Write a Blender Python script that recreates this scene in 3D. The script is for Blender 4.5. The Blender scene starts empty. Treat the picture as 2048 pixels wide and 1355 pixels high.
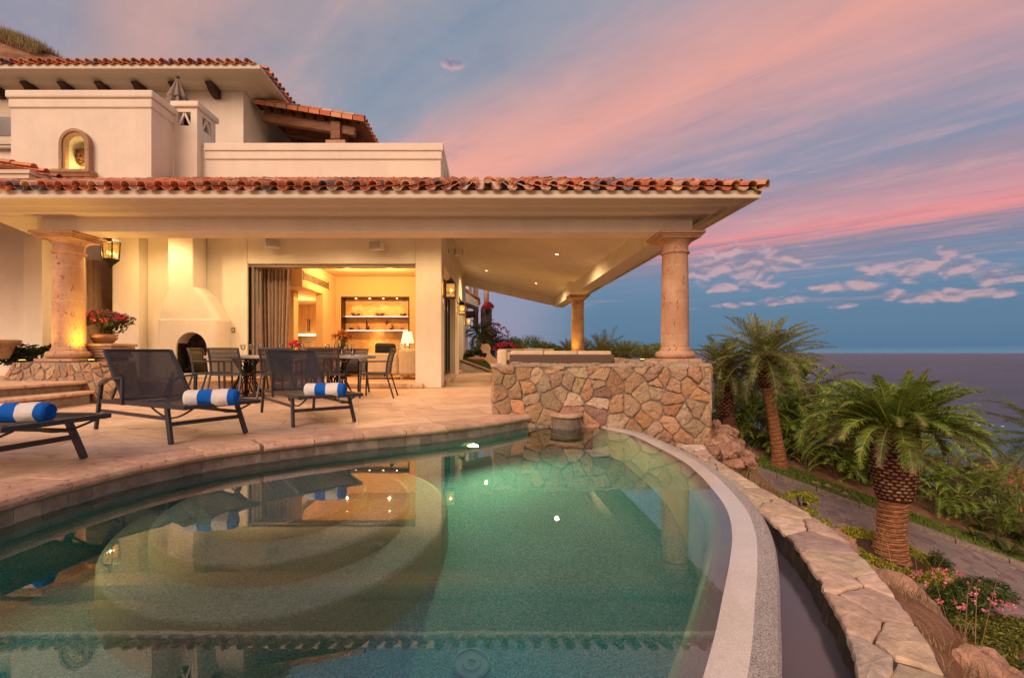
import bpy, bmesh, math, random
from mathutils import Vector, Matrix, noise as mnoise
from math import radians, sin, cos, pi, sqrt, atan2, tan
SC = bpy.context.scene
COL = SC.collection
F, VX, VY, EYE = 950.0, 972.0, 705.0, 0.81      # focal length and horizon of the photograph, eye height above the terrace
# ------------------------------------------------------------------ camera
cam = bpy.data.cameras.new("camera"); co = bpy.data.objects.new("camera", cam); COL.objects.link(co)
co.location = (0, 0, EYE); co.rotation_euler = (radians(90), 0, 0)
cam.sensor_width = 36; cam.lens = F/2048*36
cam.shift_x = (1024-VX)/2048; cam.shift_y = (VY-677.5)/2048
cam.clip_start = .05; cam.clip_end = 200000
SC.camera = co
vs = SC.view_settings; vs.view_transform = 'Standard'; vs.look = 'None'; vs.exposure = 0.0; vs.gamma = 1
SC.render.engine = 'CYCLES'
cy = SC.cycles; cy.use_denoising = True; cy.max_bounces = 8; cy.diffuse_bounces = 3; cy.glossy_bounces = 4
cy.transmission_bounces = 6; cy.transparent_max_bounces = 16; cy.volume_bounces = 0
cy.sample_clamp_indirect = 4; cy.sample_clamp_direct = 0; cy.caustics_reflective = False; cy.caustics_refractive = True
cy.use_light_tree = True
try: cy.denoising_prefilter = 'ACCURATE'
except Exception: pass
# ------------------------------------------------------------------ node expressions
def lin(c):
    return tuple((x/255/12.92 if x/255 <= .04045 else ((x/255+.055)/1.055)**2.4) for x in c[:3]) + (1.0,)
class NT:
    def __init__(s, tree): s.t = tree; s.L = tree.links
    def n(s, typ, ins=None, **props):
        nd = s.t.nodes.new(typ)
        for k, v in props.items(): setattr(nd, k, v)
        for k, v in (ins or {}).items():
            i = nd.inputs[k]
            if isinstance(v, Ex): s.L.new(v.s, i)
            elif hasattr(v, 'is_output'): s.L.new(v, i)
            else: i.default_value = v
        return nd
    def m(s, op, a, b=0.0, c=None, clamp=False):
        nd = s.t.nodes.new('ShaderNodeMath'); nd.operation = op; nd.use_clamp = clamp
        for i, v in enumerate((a, b) if c is None else (a, b, c)):
            if isinstance(v, Ex): s.L.new(v.s, nd.inputs[i])
            else: nd.inputs[i].default_value = v
        return Ex(s, nd.outputs[0])
    def ss(s, x, a, b, lo=0.0, hi=1.0):
        nd = s.n('ShaderNodeMapRange', interpolation_type='SMOOTHSTEP')
        for i, v in enumerate((x, a, b, lo, hi)):
            if isinstance(v, Ex): s.L.new(v.s, nd.inputs[i])
            else: nd.inputs[i].default_value = v
        return Ex(s, nd.outputs[0])
    def mix(s, f, a, b, mode='MIX'):
        nd = s.n('ShaderNodeMix', data_type='RGBA', blend_type=mode)
        for i, v in ((0, f), (6, a), (7, b)):
            if isinstance(v, Ex): s.L.new(v.s, nd.inputs[i])
            elif hasattr(v, 'is_output'): s.L.new(v, nd.inputs[i])
            else: nd.inputs[i].default_value = v if not isinstance(v, tuple) or len(v) == 4 else v+(1.,)
        return Ex(s, nd.outputs[2])
    def ramp(s, f, stops, interp='LINEAR'):
        nd = s.n('ShaderNodeValToRGB'); cr = nd.color_ramp; cr.interpolation = interp
        while len(cr.elements) < len(stops): cr.elements.new(.5)
        for e, (p, c) in zip(cr.elements, stops): e.position = p; e.color = c if len(c) == 4 else tuple(c)+(1.,)
        s.L.new(f.s, nd.inputs[0]); return Ex(s, nd.outputs[0])
    def noise(s, vec, scale, detail=4, rough=.55, dist=0.0):
        ins = {'Scale': scale, 'Detail': detail, 'Roughness': rough, 'Distortion': dist}
        if vec is not None: ins['Vector'] = vec
        nd = s.n('ShaderNodeTexNoise', ins); return Ex(s, nd.outputs[0])
    def vor(s, vec, scale, feature='F1', out='Distance', rnd=1.0):
        nd = s.n('ShaderNodeTexVoronoi', {'Vector': vec, 'Scale': scale, 'Randomness': rnd}, feature=feature)
        return Ex(s, nd.outputs[out])
    def comb(s, x, y, z):
        nd = s.n('ShaderNodeCombineXYZ')
        for i, v in enumerate((x, y, z)):
            if isinstance(v, Ex): s.L.new(v.s, nd.inputs[i])
            else: nd.inputs[i].default_value = v
        return Ex(s, nd.outputs[0])
    def sep(s, v):
        nd = s.n('ShaderNodeSeparateXYZ', {0: v}); return [Ex(s, o) for o in nd.outputs]
    def pos(s):
        nd = s.n('ShaderNodeTexCoord'); return Ex(s, nd.outputs['Object'])
    def gpos(s):
        nd = s.n('ShaderNodeNewGeometry'); return Ex(s, nd.outputs['Position'])
    def scale(s, v, sc):
        nd = s.n('ShaderNodeMapping', {'Vector': v, 'Scale': sc}); return Ex(s, nd.outputs[0])
    def vadd(s, a, b):
        nd = s.n('ShaderNodeVectorMath', {0: a, 1: b}, operation='ADD'); return Ex(s, nd.outputs[0])
    def warp(s, v, scale, amt):
        nd = s.n('ShaderNodeTexNoise', {'Vector': v, 'Scale': scale, 'Detail': 2.0})
        a = s.n('ShaderNodeVectorMath', {0: Ex(s, nd.outputs[1]), 1: (.5, .5, .5)}, operation='SUBTRACT')
        b = s.n('ShaderNodeVectorMath', {0: Ex(s, a.outputs[0])}, operation='SCALE'); b.inputs[3].default_value = amt
        return s.vadd(v, Ex(s, b.outputs[0]))
    def bump(s, h, strength, dist):
        nd = s.n('ShaderNodeBump', {'Height': h, 'Strength': strength, 'Distance': dist}); return Ex(s, nd.outputs[0])
class Ex:
    def __init__(e, nt, s): e.nt = nt; e.s = s
    def __add__(e, o): return e.nt.m('ADD', e, o)
    __radd__ = __add__
    def __sub__(e, o): return e.nt.m('SUBTRACT', e, o)
    def __rsub__(e, o): return e.nt.m('SUBTRACT', o, e)
    def __mul__(e, o): return e.nt.m('MULTIPLY', e, o)
    __rmul__ = __mul__
    def __truediv__(e, o): return e.nt.m('DIVIDE', e, o)
    def __rtruediv__(e, o): return e.nt.m('DIVIDE', o, e)
# ------------------------------------------------------------------ world: dusk sky with lit cirrus and small cumulus
world = bpy.data.worlds.new("World"); SC.world = world; world.use_nodes = True
wt = world.node_tree; wt.nodes.clear(); W = NT(wt)
tc = W.n('ShaderNodeTexCoord')
dx, dy, dz = W.sep(Ex(W, tc.outputs['Generated']))
zc = W.m('MAXIMUM', dz, .012)
el = W.m('ARCTAN2', dz, W.m('SQRT', dx*dx+dy*dy))*57.2958
az = W.m('ARCTAN2', dx, dy)*57.2958
px_, py_ = dx/zc, dy/zc
v_ = px_*.73+py_*.68; u_ = py_*.73-px_*.68
streak = W.noise(W.comb(u_*.16, v_*1.0, 3.0), 1.6, 5, .55)
streak2 = W.noise(W.comb(u_*.5, v_*2.2, 8.0), 2.2, 6, .6, .6)
soft = W.noise(W.comb(az*.02, el*.035, 5.0), 1.3, 3, .5)
ang = W.m('ARCTAN2', zc, dx*.73+dy*.68)*57.2958
ang2 = ang+(streak-.5)*4.5+(streak2-.5)*2.6
S_ = [(0, (90, 128, 160)), (7, (108, 134, 165)), (9.6, (120, 128, 156)), (11.2, (152, 130, 152)), (12.4, (228, 140, 143)), (13.8, (205, 146, 155)),
      (16, (160, 140, 158)), (18.8, (132, 141, 167)), (21.5, (160, 147, 165)), (24.0, (186, 151, 160)), (26.5, (202, 153, 154)),
      (29.5, (226, 160, 150)), (32, (206, 156, 153)), (35.5, (178, 154, 163)), (40, (152, 153, 168)), (47, (138, 150, 168)),
      (56, (158, 153, 164)), (66, (172, 152, 158)), (74, (196, 158, 153)), (80, (180, 152, 152)), (88, (150, 149, 165)), (110, (138, 138, 160))]
skyc = W.ramp(ang2/110.0, [(a/110.0, lin(c)) for a, c in S_[:6]+S_[6:]][:32])
# warmer and stronger where the streaks run down towards the horizon on the left
warm = W.ss(az, 18.0, -8.0)*W.ss(ang2, 24.0, 30.0)*W.ss(ang2, 42.0, 33.0)*W.ss(el, 36.0, 20.0)
skyc = W.mix(warm*.62, skyc, lin((250, 170, 146)))
puff = W.noise(W.comb(u_*.9, v_*1.3, 4.0), 2.6, 7, .62, .5)
skyc = W.mix(W.ss(streak2*.5+puff*.5, .46, .70)*.34, skyc, lin((236, 172, 164)))
skyc = W.mix(W.ss(streak2*.5+puff*.5, .50, .30)*.34, skyc, lin((112, 128, 158)))
# low blue band over the sea
hz = W.ramp(el/16.0, [(0, lin((104, 134, 158))), (.04, lin((74, 116, 150))), (.25, lin((78, 119, 153))), (.55, lin((98, 130, 164))), (1, lin((130, 136, 165)))])
lowm = W.ss(el+(streak-.5)*5.0-W.ss(az, 40., 5.)*1.0, 10.5, 5.0)
skyc = W.mix(lowm*.93, skyc, hz)
mauve = W.ss(az, 14., 2.)*W.ss(el, 15., 8.)*.75
skyc = W.mix(mauve, skyc, W.mix(W.ss(soft, .4, .65), lin((150, 150, 178)), lin((178, 152, 172))))
# thin pink bars low down
bar = W.noise(W.comb(az*.03, el*.55, 2.0), 1.6, 4, .55)
skyc = W.mix(W.ss(bar, .60, .74)*W.ss(el, 2.5, 5.5)*W.ss(el, 14.0, 9.)*.5, skyc, lin((205, 148, 160)))
# cumulus: (azimuth, elevation, half width, half height)
cl = None; cv = W.comb(az*.22, el*.42, 1.0)
cn = W.noise(cv, 2.2, 4.5, .5, .5); cn_up = W.noise(W.comb(az*.22, el*.42-.22, 1.0), 2.2, 4.5, .5, .5)
for (x, y, w, h) in ((1460, 528, 105, 22), (1530, 520, 50, 16), (1800, 543, 70, 15), (1905, 533, 60, 13), (2000, 548, 60, 14), (1690, 574, 80, 8), (1790, 588, 28, 7),
                     (1560, 601, 40, 6), (1475, 610, 38, 4), (1890, 592, 80, 9), (1470, 574, 70, 7), (1890, 505, 34, 10), (905, 128, 20, 6), (1690, 610, 30, 4), (1980, 585, 60, 7)):
    w *= 1.25; h *= 1.7; a0 = math.degrees(atan2(x-VX, F)); e0 = math.degrees(atan2(VY-y, math.hypot(F, x-VX)))
    k = math.degrees(1/F)*cos(radians(a0))**2
    ax = (az-a0)*(1/(w*k)); ex = (el-e0)*(1/(h*math.degrees(1/F)*cos(radians(a0))))
    g = 1.0-(ax*ax+ex*ex)
    cl = g if cl is None else W.m('MAXIMUM', cl, g)
cl = W.m('MAXIMUM', cl, -1.6)
cm = W.ss(cl*.60+(cn-.5)*2.4, -.10, .55)
cshade = W.ss((cn-cn_up)*4.0+cl*.15, -.6, .7)
ccol = W.mix(cshade, lin((126, 122, 150)), lin((214, 168, 172)))
skyc = W.mix(cm*.68, skyc, ccol)
# afterglow in the west, behind the photographer
back = W.ss(dy, -.05, -.8)*W.ss(el, 55., 5.)
skyc = W.mix(back*.8, skyc, (1.35, .72, .42, 1))
skyc = W.mix(W.ss(el, 0.0, -1.0), skyc, (.10, .085, .08, 1))
nish = W.n('ShaderNodeTexSky', sky_type='NISHITA', sun_disc=False, sun_elevation=radians(3), sun_rotation=radians(205))
bgA = W.n('ShaderNodeBackground', {'Color': skyc, 'Strength': 1.0})
bgB = W.n('ShaderNodeBackground', {'Color': Ex(W, nish.outputs[0]), 'Strength': .012})
ad = W.n('ShaderNodeAddShader', {0: bgA.outputs[0], 1: bgB.outputs[0]})
wo = W.n('ShaderNodeOutputWorld', {'Surface': ad.outputs[0]})
world.cycles.sampling_method = 'MANUAL'; world.cycles.sample_map_resolution = 512
# the afterglow acts as one broad, low, warm source
sun = bpy.data.lights.new("sun", 'SUN'); so = bpy.data.objects.new("sun", sun); COL.objects.link(so)
sun.energy = 3.05; sun.color = (1, .69, .50); sun.angle = radians(38)
so.rotation_euler = Vector((.45, .80, -.60)).to_track_quat('-Z', 'Y').to_euler()
# ------------------------------------------------------------------ mesh builder
class MB:
    def __init__(s): s.v = []; s.f = []; s.c = []; s.s = []
    def add(s, vs_, fs, col=None, smooth=False, M=None):
        b = len(s.v)
        s.v += [tuple(M @ Vector(p)) for p in vs_] if M else [tuple(p) for p in vs_]
        for i, f in enumerate(fs):
            s.f.append(tuple(b+k for k in f)); s.c.append(col); s.s.append(smooth)
    def box(s, x0, y0, z0, x1, y1, z1, col=None, M=None):
        x0, x1 = sorted((x0, x1)); y0, y1 = sorted((y0, y1)); z0, z1 = sorted((z0, z1))
        s.add([(x0, y0, z0), (x1, y0, z0), (x1, y1, z0), (x0, y1, z0), (x0, y0, z1), (x1, y0, z1), (x1, y1, z1), (x0, y1, z1)],
              [(0, 3, 2, 1), (4, 5, 6, 7), (0, 1, 5, 4), (1, 2, 6, 5), (2, 3, 7, 6), (3, 0, 4, 7)], col, False, M)
    def bar(s, p, q, w, h, col=None, up=(0, 0, 1), M=None):
        p, q = Vector(p), Vector(q); d = (q-p).normalized(); u = Vector(up)
        if abs(d.dot(u)) > .98: u = Vector((0, 1, 0))
        a = d.cross(u).normalized(); b = a.cross(d).normalized()
        vs_ = [o+a*i*w/2+b*j*h/2 for o in (p, q) for i, j in ((-1, -1), (1, -1), (1, 1), (-1, 1))]
        s.add(vs_, [(0, 1, 2, 3), (7, 6, 5, 4), (0, 4, 5, 1), (1, 5, 6, 2), (2, 6, 7, 3), (3, 7, 4, 0)], col, False, M)
    def tube(s, pts, r, seg=8, col=None, caps=True, M=None, smooth=True):
        pts = [Vector(p) for p in pts]; n = len(pts); rs = r if isinstance(r, (list, tuple)) else [r]*n
        vs_ = []; prev = None
        for i, p in enumerate(pts):
            d = (pts[min(i+1, n-1)]-pts[max(i-1, 0)]).normalized()
            if prev is None:
                a = d.cross(Vector((0, 0, 1)));
                if a.length < .1: a = d.cross(Vector((0, 1, 0)))
                a.normalize()
            else:
                a = (prev-d*prev.dot(d)).normalized()
            prev = a; b = d.cross(a)
            for k in range(seg):
                t = 2*pi*k/seg; vs_.append(p+(a*cos(t)+b*sin(t))*rs[i])
        fs = [(i*seg+k, i*seg+(k+1) % seg, (i+1)*seg+(k+1) % seg, (i+1)*seg+k) for i in range(n-1) for k in range(seg)]
        s.add(vs_, fs, col, smooth, M)
        if caps:
            b = len(s.v)-len(vs_)
            s.f += [tuple(b+k for k in range(seg))[::-1], tuple(b+(n-1)*seg+k for k in range(seg))]; s.c += [col]*2; s.s += [False]*2
    def lathe(s, prof, seg=24, c=(0, 0, 0), col=None, caps=True, M=None, smooth=True, sx=1, sy=1, a0=0):
        vs_ = [(c[0]+r*cos(a0+2*pi*k/seg)*sx, c[1]+r*sin(a0+2*pi*k/seg)*sy, c[2]+z) for r, z in prof for k in range(seg)]
        n = len(prof)
        fs = [(i*seg+k, i*seg+(k+1) % seg, (i+1)*seg+(k+1) % seg, (i+1)*seg+k) for i in range(n-1) for k in range(seg)]
        s.add(vs_, fs, col, smooth, M); b = len(s.v)-len(vs_)
        if caps:
            s.f += [tuple(b+k for k in range(seg))[::-1], tuple(b+(n-1)*seg+k for k in range(seg))]; s.c += [col]*2; s.s += [False]*2
    def prism(s, poly, z0, z1, col=None, M=None):
        n = len(poly)
        ar = sum(poly[i][0]*poly[(i+1) % n][1]-poly[(i+1) % n][0]*poly[i][1] for i in range(n))
        if ar < 0: poly = poly[::-1]
        vs_ = [(x, y, z0) for x, y in poly]+[(x, y, z1) for x, y in poly]
        s.add(vs_, [tuple(range(n))[::-1], tuple(range(n, 2*n))]+[(i, (i+1) % n, n+(i+1) % n, n+i) for i in range(n)], col, False, M)
    def profx(s, prof, x0, x1, col=None, mx0=0, mx1=0, M=None):      # (y,z) profile run along x, ends mitred: x shifts by m*y
        n = len(prof)
        ar = sum(prof[i][0]*prof[(i+1) % n][1]-prof[(i+1) % n][0]*prof[i][1] for i in range(n))
        if ar < 0: prof = prof[::-1]
        vs_ = [(x0+mx0*y, y, z) for y, z in prof]+[(x1+mx1*y, y, z) for y, z in prof]
        s.add(vs_, [tuple(range(n))[::-1], tuple(range(n, 2*n))]+[(i, (i+1) % n, n+(i+1) % n, n+i) for i in range(n)], col, False, M)
    def quad(s, a, b, c, d, col=None): s.add([a, b, c, d], [(0, 1, 2, 3)], col)
def mesh_of(name, mb, mat):
    me = bpy.data.meshes.new(name); me.from_pydata(mb.v, [], mb.f)
    me.polygons.foreach_set('use_smooth', mb.s)
    if any(c is not None for c in mb.c):
        at = me.color_attributes.new('Col', 'FLOAT_COLOR', 'CORNER'); buf = []
        for p, c in zip(me.polygons, mb.c):
            c = c or (1, 1, 1); buf += [c[0], c[1], c[2], 1.0]*p.loop_total
        at.data.foreach_set('color', buf)
    me.materials.append(mat); me.update(); return me
def tag(o, label=None, cat=None, group=None, kind=None):
    if label: o['label'] = label
    if cat: o['category'] = cat
    if group: o['group'] = group
    if kind: o['kind'] = kind
    return o
def obj(name, mb, mat, parent=None, world=False, bevel=0, fix=False):
    o = bpy.data.objects.new(name, mesh_of(name, mb, mat)); COL.objects.link(o)
    if parent is not None:
        o.parent = parent
        if world and parent.parent is None: o.location = tuple(-x for x in parent.location)
    if fix:
        bm = bmesh.new(); bm.from_mesh(o.data); bmesh.ops.recalc_face_normals(bm, faces=bm.faces); bm.to_mesh(o.data); bm.free()
    if bevel:
        m = o.modifiers.new('bevel', 'BEVEL'); m.width = bevel; m.segments = 2; m.limit_method = 'ANGLE'; m.angle_limit = radians(40)
    return o
def struct(name, mb, mat, parent=None, **k):
    o = obj(name, mb, mat, parent, **k)
    if parent is None: o['kind'] = 'structure'
    return o
def thing(name, label, cat, loc=(0, 0, 0), rz=0, group=None):
    o = bpy.data.objects.new(name, None); COL.objects.link(o); o.location = loc; o.rotation_euler = (0, 0, rz)
    o.empty_display_size = .2
    return tag(o, label, cat, group)
def dup(root, loc=None, rz=None, label=None, group=None, scale=None):
    r = root.copy(); COL.objects.link(r)
    if loc is not None: r.location = loc
    if rz is not None: r.rotation_euler = (r.rotation_euler[0], r.rotation_euler[1], rz)
    if scale is not None: r.scale = scale if isinstance(scale, tuple) else (scale,)*3
    if label: r['label'] = label
    if group: r['group'] = group
    for ch in list(root.children):
        c = ch.copy(); COL.objects.link(c); c.parent = r
        for g in ch.children:
            d = g.copy(); COL.objects.link(d); d.parent = c
    return r
def cut(o, mb):                                                     # boolean difference, applied; the cutter is removed
    c = bpy.data.objects.new('cutter', mesh_of('cutter', mb, o.data.materials[0])); COL.objects.link(c)
    c.location = (0, 0, 0)
    if o.parent: c.location = tuple(o.location[i]+o.parent.location[i] for i in range(3))
    m = o.modifiers.new('b', 'BOOLEAN'); m.operation = 'DIFFERENCE'; m.object = c; m.solver = 'EXACT'
    bpy.context.view_layer.update()
    me = bpy.data.meshes.new_from_object(o.evaluated_get(bpy.context.evaluated_depsgraph_get()))
    o.modifiers.clear(); o.data = me; bpy.data.objects.remove(c)
def GP(px, py, z):      # point of the photograph on the level z
    y = F*(EYE-z)/(py-VY); return ((px-VX)/F*y, y, z)
def AP(px, py, y):      # point of the photograph at depth y
    return ((px-VX)/F*y, y, EYE-(py-VY)/F*y)
def lamp(kind, loc, power, color, radius=.03, to=None, size=60, blend=.5, name='lamp_light'):
    l = bpy.data.lights.new(name, kind); o = bpy.data.objects.new(name, l); COL.objects.link(o)
    o.location = loc; l.energy = power; l.color = color; l.shadow_soft_size = radius
    if kind == 'SPOT':
        l.spot_size = radians(size); l.spot_blend = blend
        o.rotation_euler = (Vector(to)-Vector(loc)).to_track_quat('-Z', 'Y').to_euler()
    return o
# ------------------------------------------------------------------ materials
def newmat(name):
    m = bpy.data.materials.new(name); m.use_nodes = True; t = m.node_tree; t.nodes.clear(); return m, NT(t)
def pbsdf(N, col, rough=.7, normal=None, spec=.3, metal=0.0, **extra):
    ins = {'Base Color': col if isinstance(col, Ex) or len(col) == 4 else tuple(col)+(1.,), 'Roughness': rough, 'Metallic': metal, 'Specular IOR Level': spec}
    if normal is not None: ins['Normal'] = normal
    ins.update(extra)
    b = N.n('ShaderNodeBsdfPrincipled', ins); return b
def fin(N, sh): N.n('ShaderNodeOutputMaterial', {'Surface': sh})
def attr(N, name='Col'):
    nd = N.n('ShaderNodeAttribute', attribute_name=name); return Ex(N, nd.outputs['Color'])
def M_plaster(name, col, var=.10, bump=.25):
    m, N = newmat(name); p = N.gpos(); n1 = N.noise(p, 1.1, 5, .6); n2 = N.noise(p, 55, 4, .6); n3 = N.noise(p, 6, 4, .6)
    strk = N.noise(N.scale(p, (3.0, 3.0, .35)), 1.0, 4, .6)
    d = tuple(x*(1-var) for x in col)
    c = N.mix(N.ss(n1*.6+strk*.4, .35, .65), d+(1,), tuple(col)+(1,))
    c = N.mix(N.ss(n3, .3, .7)*.12, c, tuple(x*.8 for x in col)+(1,))
    b = pbsdf(N, c, .85, N.bump(n2*.5+n3*1.2, bump, .01), .15); fin(N, b.outputs[0]); return m
def M_attr(name, rough=.7, var=.35, nscale=30, bump=.3, bd=.004, spec=.2, hue=None, **ex):
    m, N = newmat(name); p = N.gpos(); n = N.noise(p, nscale, 5, .65); c = attr(N)
    c = N.mix(N.ss(n, .3, .72), N.mix(1.0, c, (1-var, 1-var, 1-var, 1), 'MULTIPLY'), c)
    if hue: c = N.mix(N.ss(N.noise(p, nscale*.3, 4, .6), .5, .75)*hue[0], c, hue[1])
    b = pbsdf(N, c, rough, N.bump(n, bump, bd), spec, **ex); fin(N, b.outputs[0]); return m
def M_plain(name, col, rough=.5, metal=0., spec=.4, var=.15, nscale=20, bump=0.1):
    m, N = newmat(name); p = N.gpos(); n = N.noise(p, nscale, 4, .6)
    c = N.mix(N.ss(n, .3, .7), tuple(x*(1-var) for x in col)+(1,), tuple(col)+(1,))
    b = pbsdf(N, c, rough, N.bump(n, bump, .002), spec, metal); fin(N, b.outputs[0]); return m
def M_emit(name, col, st):
    m, N = newmat(name); e = N.n('ShaderNodeEmission', {'Color': tuple(col)+(1,), 'Strength': st}); fin(N, e.outputs[0]); return m
def M_leaf(name, rough=.5, trans=.35, spec=.35):
    m, N = newmat(name); c = attr(N); p = N.gpos(); n = N.noise(p, 3, 3, .6)
    c = N.mix(N.ss(n, .3, .7)*.5, c, N.mix(1.0, c, (.72, .68, .7, 1), 'MULTIPLY'))
    b = pbsdf(N, c, rough, None, spec); t = N.n('ShaderNodeBsdfTranslucent', {'Color': c})
    mx = N.n('ShaderNodeMixShader', {0: trans, 1: b.outputs[0], 2: t.outputs[0]}); fin(N, mx.outputs[0]); return m
m_plaster = M_plaster('cream_plaster', (.80, .73, .61), .11, .6)
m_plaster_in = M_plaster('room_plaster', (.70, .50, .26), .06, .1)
m_trim = M_plaster('painted_moulding', (.66, .59, .48), .05, .1)
def M_cantera(name, c0, c1, pit, scale=1.0):
    m, N = newmat(name); p = N.gpos(); w = N.warp(p, 9, .06)
    big = N.noise(p, 2.3, 5, .6); fine = N.noise(p, 60*scale, 5, .7)
    pits = N.noise(N.scale(w, (1, 1, .55)), 20*scale, 5, .62, .8); pit2 = N.vor(N.scale(w, (1, 1, .5)), 26*scale)
    pm = N.m('MAXIMUM', N.ss(pits, .615, .67), N.ss(pit2, .16, .08)*.9)
    c = N.mix(N.ss(big, .35, .68), c0+(1,), c1+(1,)); c = N.mix(N.ss(fine, .35, .7)*.35, c, (.75, .66, .55, 1), 'MULTIPLY')
    c = N.mix(pm*.85, c, pit+(1,))
    _, _, z = N.sep(p); jt = N.m('PINGPONG', z+.13, .31); c = N.mix(N.ss(jt, .006, .002)*.5, c, (.62, .55, .46, 1))
    b = pbsdf(N, c, .8, N.bump(fine*.25-pm*1.2, .7, .012), .2); fin(N, b.outputs[0]); return m
m_cantera = M_cantera('cantera_stone', (.46, .27, .17), (.58, .38, .25), (.17, .07, .04))
m_cantera_t = M_cantera('cantera_trim', (.38, .24, .15), (.50, .34, .22), (.15, .07, .04), 1.6)
m_tile = M_attr('clay_tile', .7, .28, 26, .35, .006, .25, hue=(.22, (.42, .27, .20, 1)))
def M_rub():
    m, N = newmat('rubble_stone'); p = N.gpos(); w = N.warp(p, 5, .25); c = attr(N); n = N.noise(w, 9, 7, .72, .6); f = N.noise(p, 45, 5, .7); s_ = N.noise(N.scale(N.warp(p, 4, .3), (2.2, 2.2, 9)), 3, 6, .7, 1.0)
    c = N.mix(N.ss(n, .50, .70)*.65, c, (.22, .115, .10, 1)); c = N.mix(N.ss(n, .44, .30)*.55, c, (.72, .57, .40, 1)); c = N.mix(N.ss(s_, .56, .66)*.45, c, (.55, .27, .12, 1)); c = N.mix(N.ss(f, .55, .72)*.55, c, (.16, .10, .085, 1))
    b = pbsdf(N, c, .85, N.bump(n+f*.6+s_*.4, 1.0, .05), .2); fin(N, b.outputs[0]); return m
m_rub = M_rub()
m_mortar = M_plain('mortar', (.30, .25, .21), .95, 0, .1, .35, 40, .8)
m_metal = M_plain('charcoal_metal', (.030, .029, .034), .42, .0, .5, .2, 60, .05)
m_iron = M_plain('black_iron', (.018, .012, .010), .5, .4, .5, .4, 80, .3)
m_white = M_plain('white_plastic', (.62, .60, .56), .5, 0, .4, .05)
m_dark = M_plain('soot_black', (.010, .009, .009), .9, 0, .1, .3)
m_cabinet = None
def M_wood(name, c0, c1, sc=(1, 14, 14), rough=.55):
    m, N = newmat(name); p = N.scale(N.pos(), sc); w = N.warp(p, 1.2, .5)
    n = N.noise(w, 2.4, 6, .62, .8); f = N.noise(w, 9, 4, .6)
    c = N.mix(N.ss(n, .32, .68), c0+(1,), c1+(1,)); c = N.mix(N.ss(f, .5, .75)*.5, c, tuple(x*.4 for x in c0)+(1,))
    b = pbsdf(N, c, rough, N.bump(n+f*.5, .5, .006), .3); fin(N, b.outputs[0]); return m
m_oldwood = M_wood('weathered_timber', (.13, .055, .025), (.30, .12, .045))
m_darkwood = M_wood('dark_timber', (.035, .018, .012), (.08, .035, .02))
m_oak = M_wood('oak_veneer', (.36, .20, .075), (.50, .30, .13), (9, 9, 1), .45)
# travertine terrace: slabs laid in courses, worn, with darker vein streaks
def M_trav():
    m, N = newmat('travertine_paving'); p = N.gpos(); x, y, z = N.sep(p)
    q = N.comb(x*.966+y*.259, y*.966-x*.259, 0.0)
    br = N.n('ShaderNodeTexBrick', {'Vector': q, 'Scale': 1.0, 'Mortar Size': .006, 'Mortar Smooth': .3, 'Bias': -.1, 'Brick Width': 1.05, 'Row Height': .61,
             'Color1': (.60, .39, .27, 1), 'Color2': (.74, .54, .40, 1), 'Mortar': (.38, .25, .18, 1)}, offset=.42, squash=.8, squash_frequency=3)
    c = Ex(N, br.outputs[0]); fac = Ex(N, br.outputs[1])
    vein = N.noise(N.scale(N.warp(p, 1.5, .6), (.8, 3.2, 1)), 3.5, 7, .68, .7); blot = N.noise(p, .8, 5, .6); pit = N.noise(N.scale(p, (1, 2.6, 1)), 38, 5, .7)
    c = N.mix(N.ss(vein, .5, .68)*.7, c, (.36, .17, .105, 1)); c = N.mix(N.ss(vein, .5, .30)*.5, c, (.78, .62, .47, 1))
    c = N.mix(N.ss(blot, .4, .68)*.3, c, (.48, .27, .18, 1)); c = N.mix(N.ss(pit, .64, .72)*.55, c, (.22, .11, .07, 1))
    b = pbsdf(N, c, N.ss(vein, .2, .8, .42, .62), N.bump(vein*.4-fac*1.0-N.ss(pit, .62, .72)*.8, .35, .01), .4); fin(N, b.outputs[0]); return m
m_trav = M_trav()
def M_coping():
    m, N = newmat('coping_stone'); p = N.gpos(); c = attr(N)
    vein = N.noise(N.warp(p, 3, .3), 7, 6, .65); pit = N.noise(N.scale(p, (1, 1, 2.)), 42, 5, .7, .6); fine = N.noise(p, 90, 3, .6)
    c = N.mix(N.ss(vein, .42, .68)*.5, c, (.40, .20, .12, 1)); c = N.mix(N.ss(vein, .5, .3)*.3, c, (.78, .62, .47, 1)); c = N.mix(N.ss(pit, .60, .68)*.65, c, (.20, .09, .05, 1))
    b = pbsdf(N, c, .7, N.bump(fine*.2-N.ss(pit, .58, .7)+vein*.3, .8, .012), .3); fin(N, b.outputs[0]); return m
m_coping = M_coping()
def M_pebble(name, c0, c1, sc=150, rough=.6, coat=0.0):
    m, N = newmat(name); p = N.gpos(); v = N.vor(p, sc, 'F1', 'Color'); r, g, b_ = N.sep(v); big = N.noise(p, 1.5, 4, .6)
    d = N.vor(p, sc)
    c = N.mix(r, c0+(1,), c1+(1,)); c = N.mix(N.ss(g, .85, .95)*.7, c, (.75, .78, .70, 1)); c = N.mix(N.ss(big, .35, .65)*.25, c, (.5, .5, .5, 1), 'MULTIPLY')
    b = pbsdf(N, c, .6, N.bump(d*-1.0, .5, .004), .3); o_ = b.outputs[0]
    if coat:
        fr = N.n('ShaderNodeFresnel', {'IOR': 1.64}); gl = N.n('ShaderNodeBsdfGlossy', {'Roughness': .05}); mx = N.n('ShaderNodeMixShader', {0: fr.outputs[0], 1: o_, 2: gl.outputs[0]}); o_ = mx.outputs[0]
    fin(N, o_); return m
m_pebble = M_pebble('pebble_pool_finish', (.035, .29, .35), (.24, .68, .74))
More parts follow.
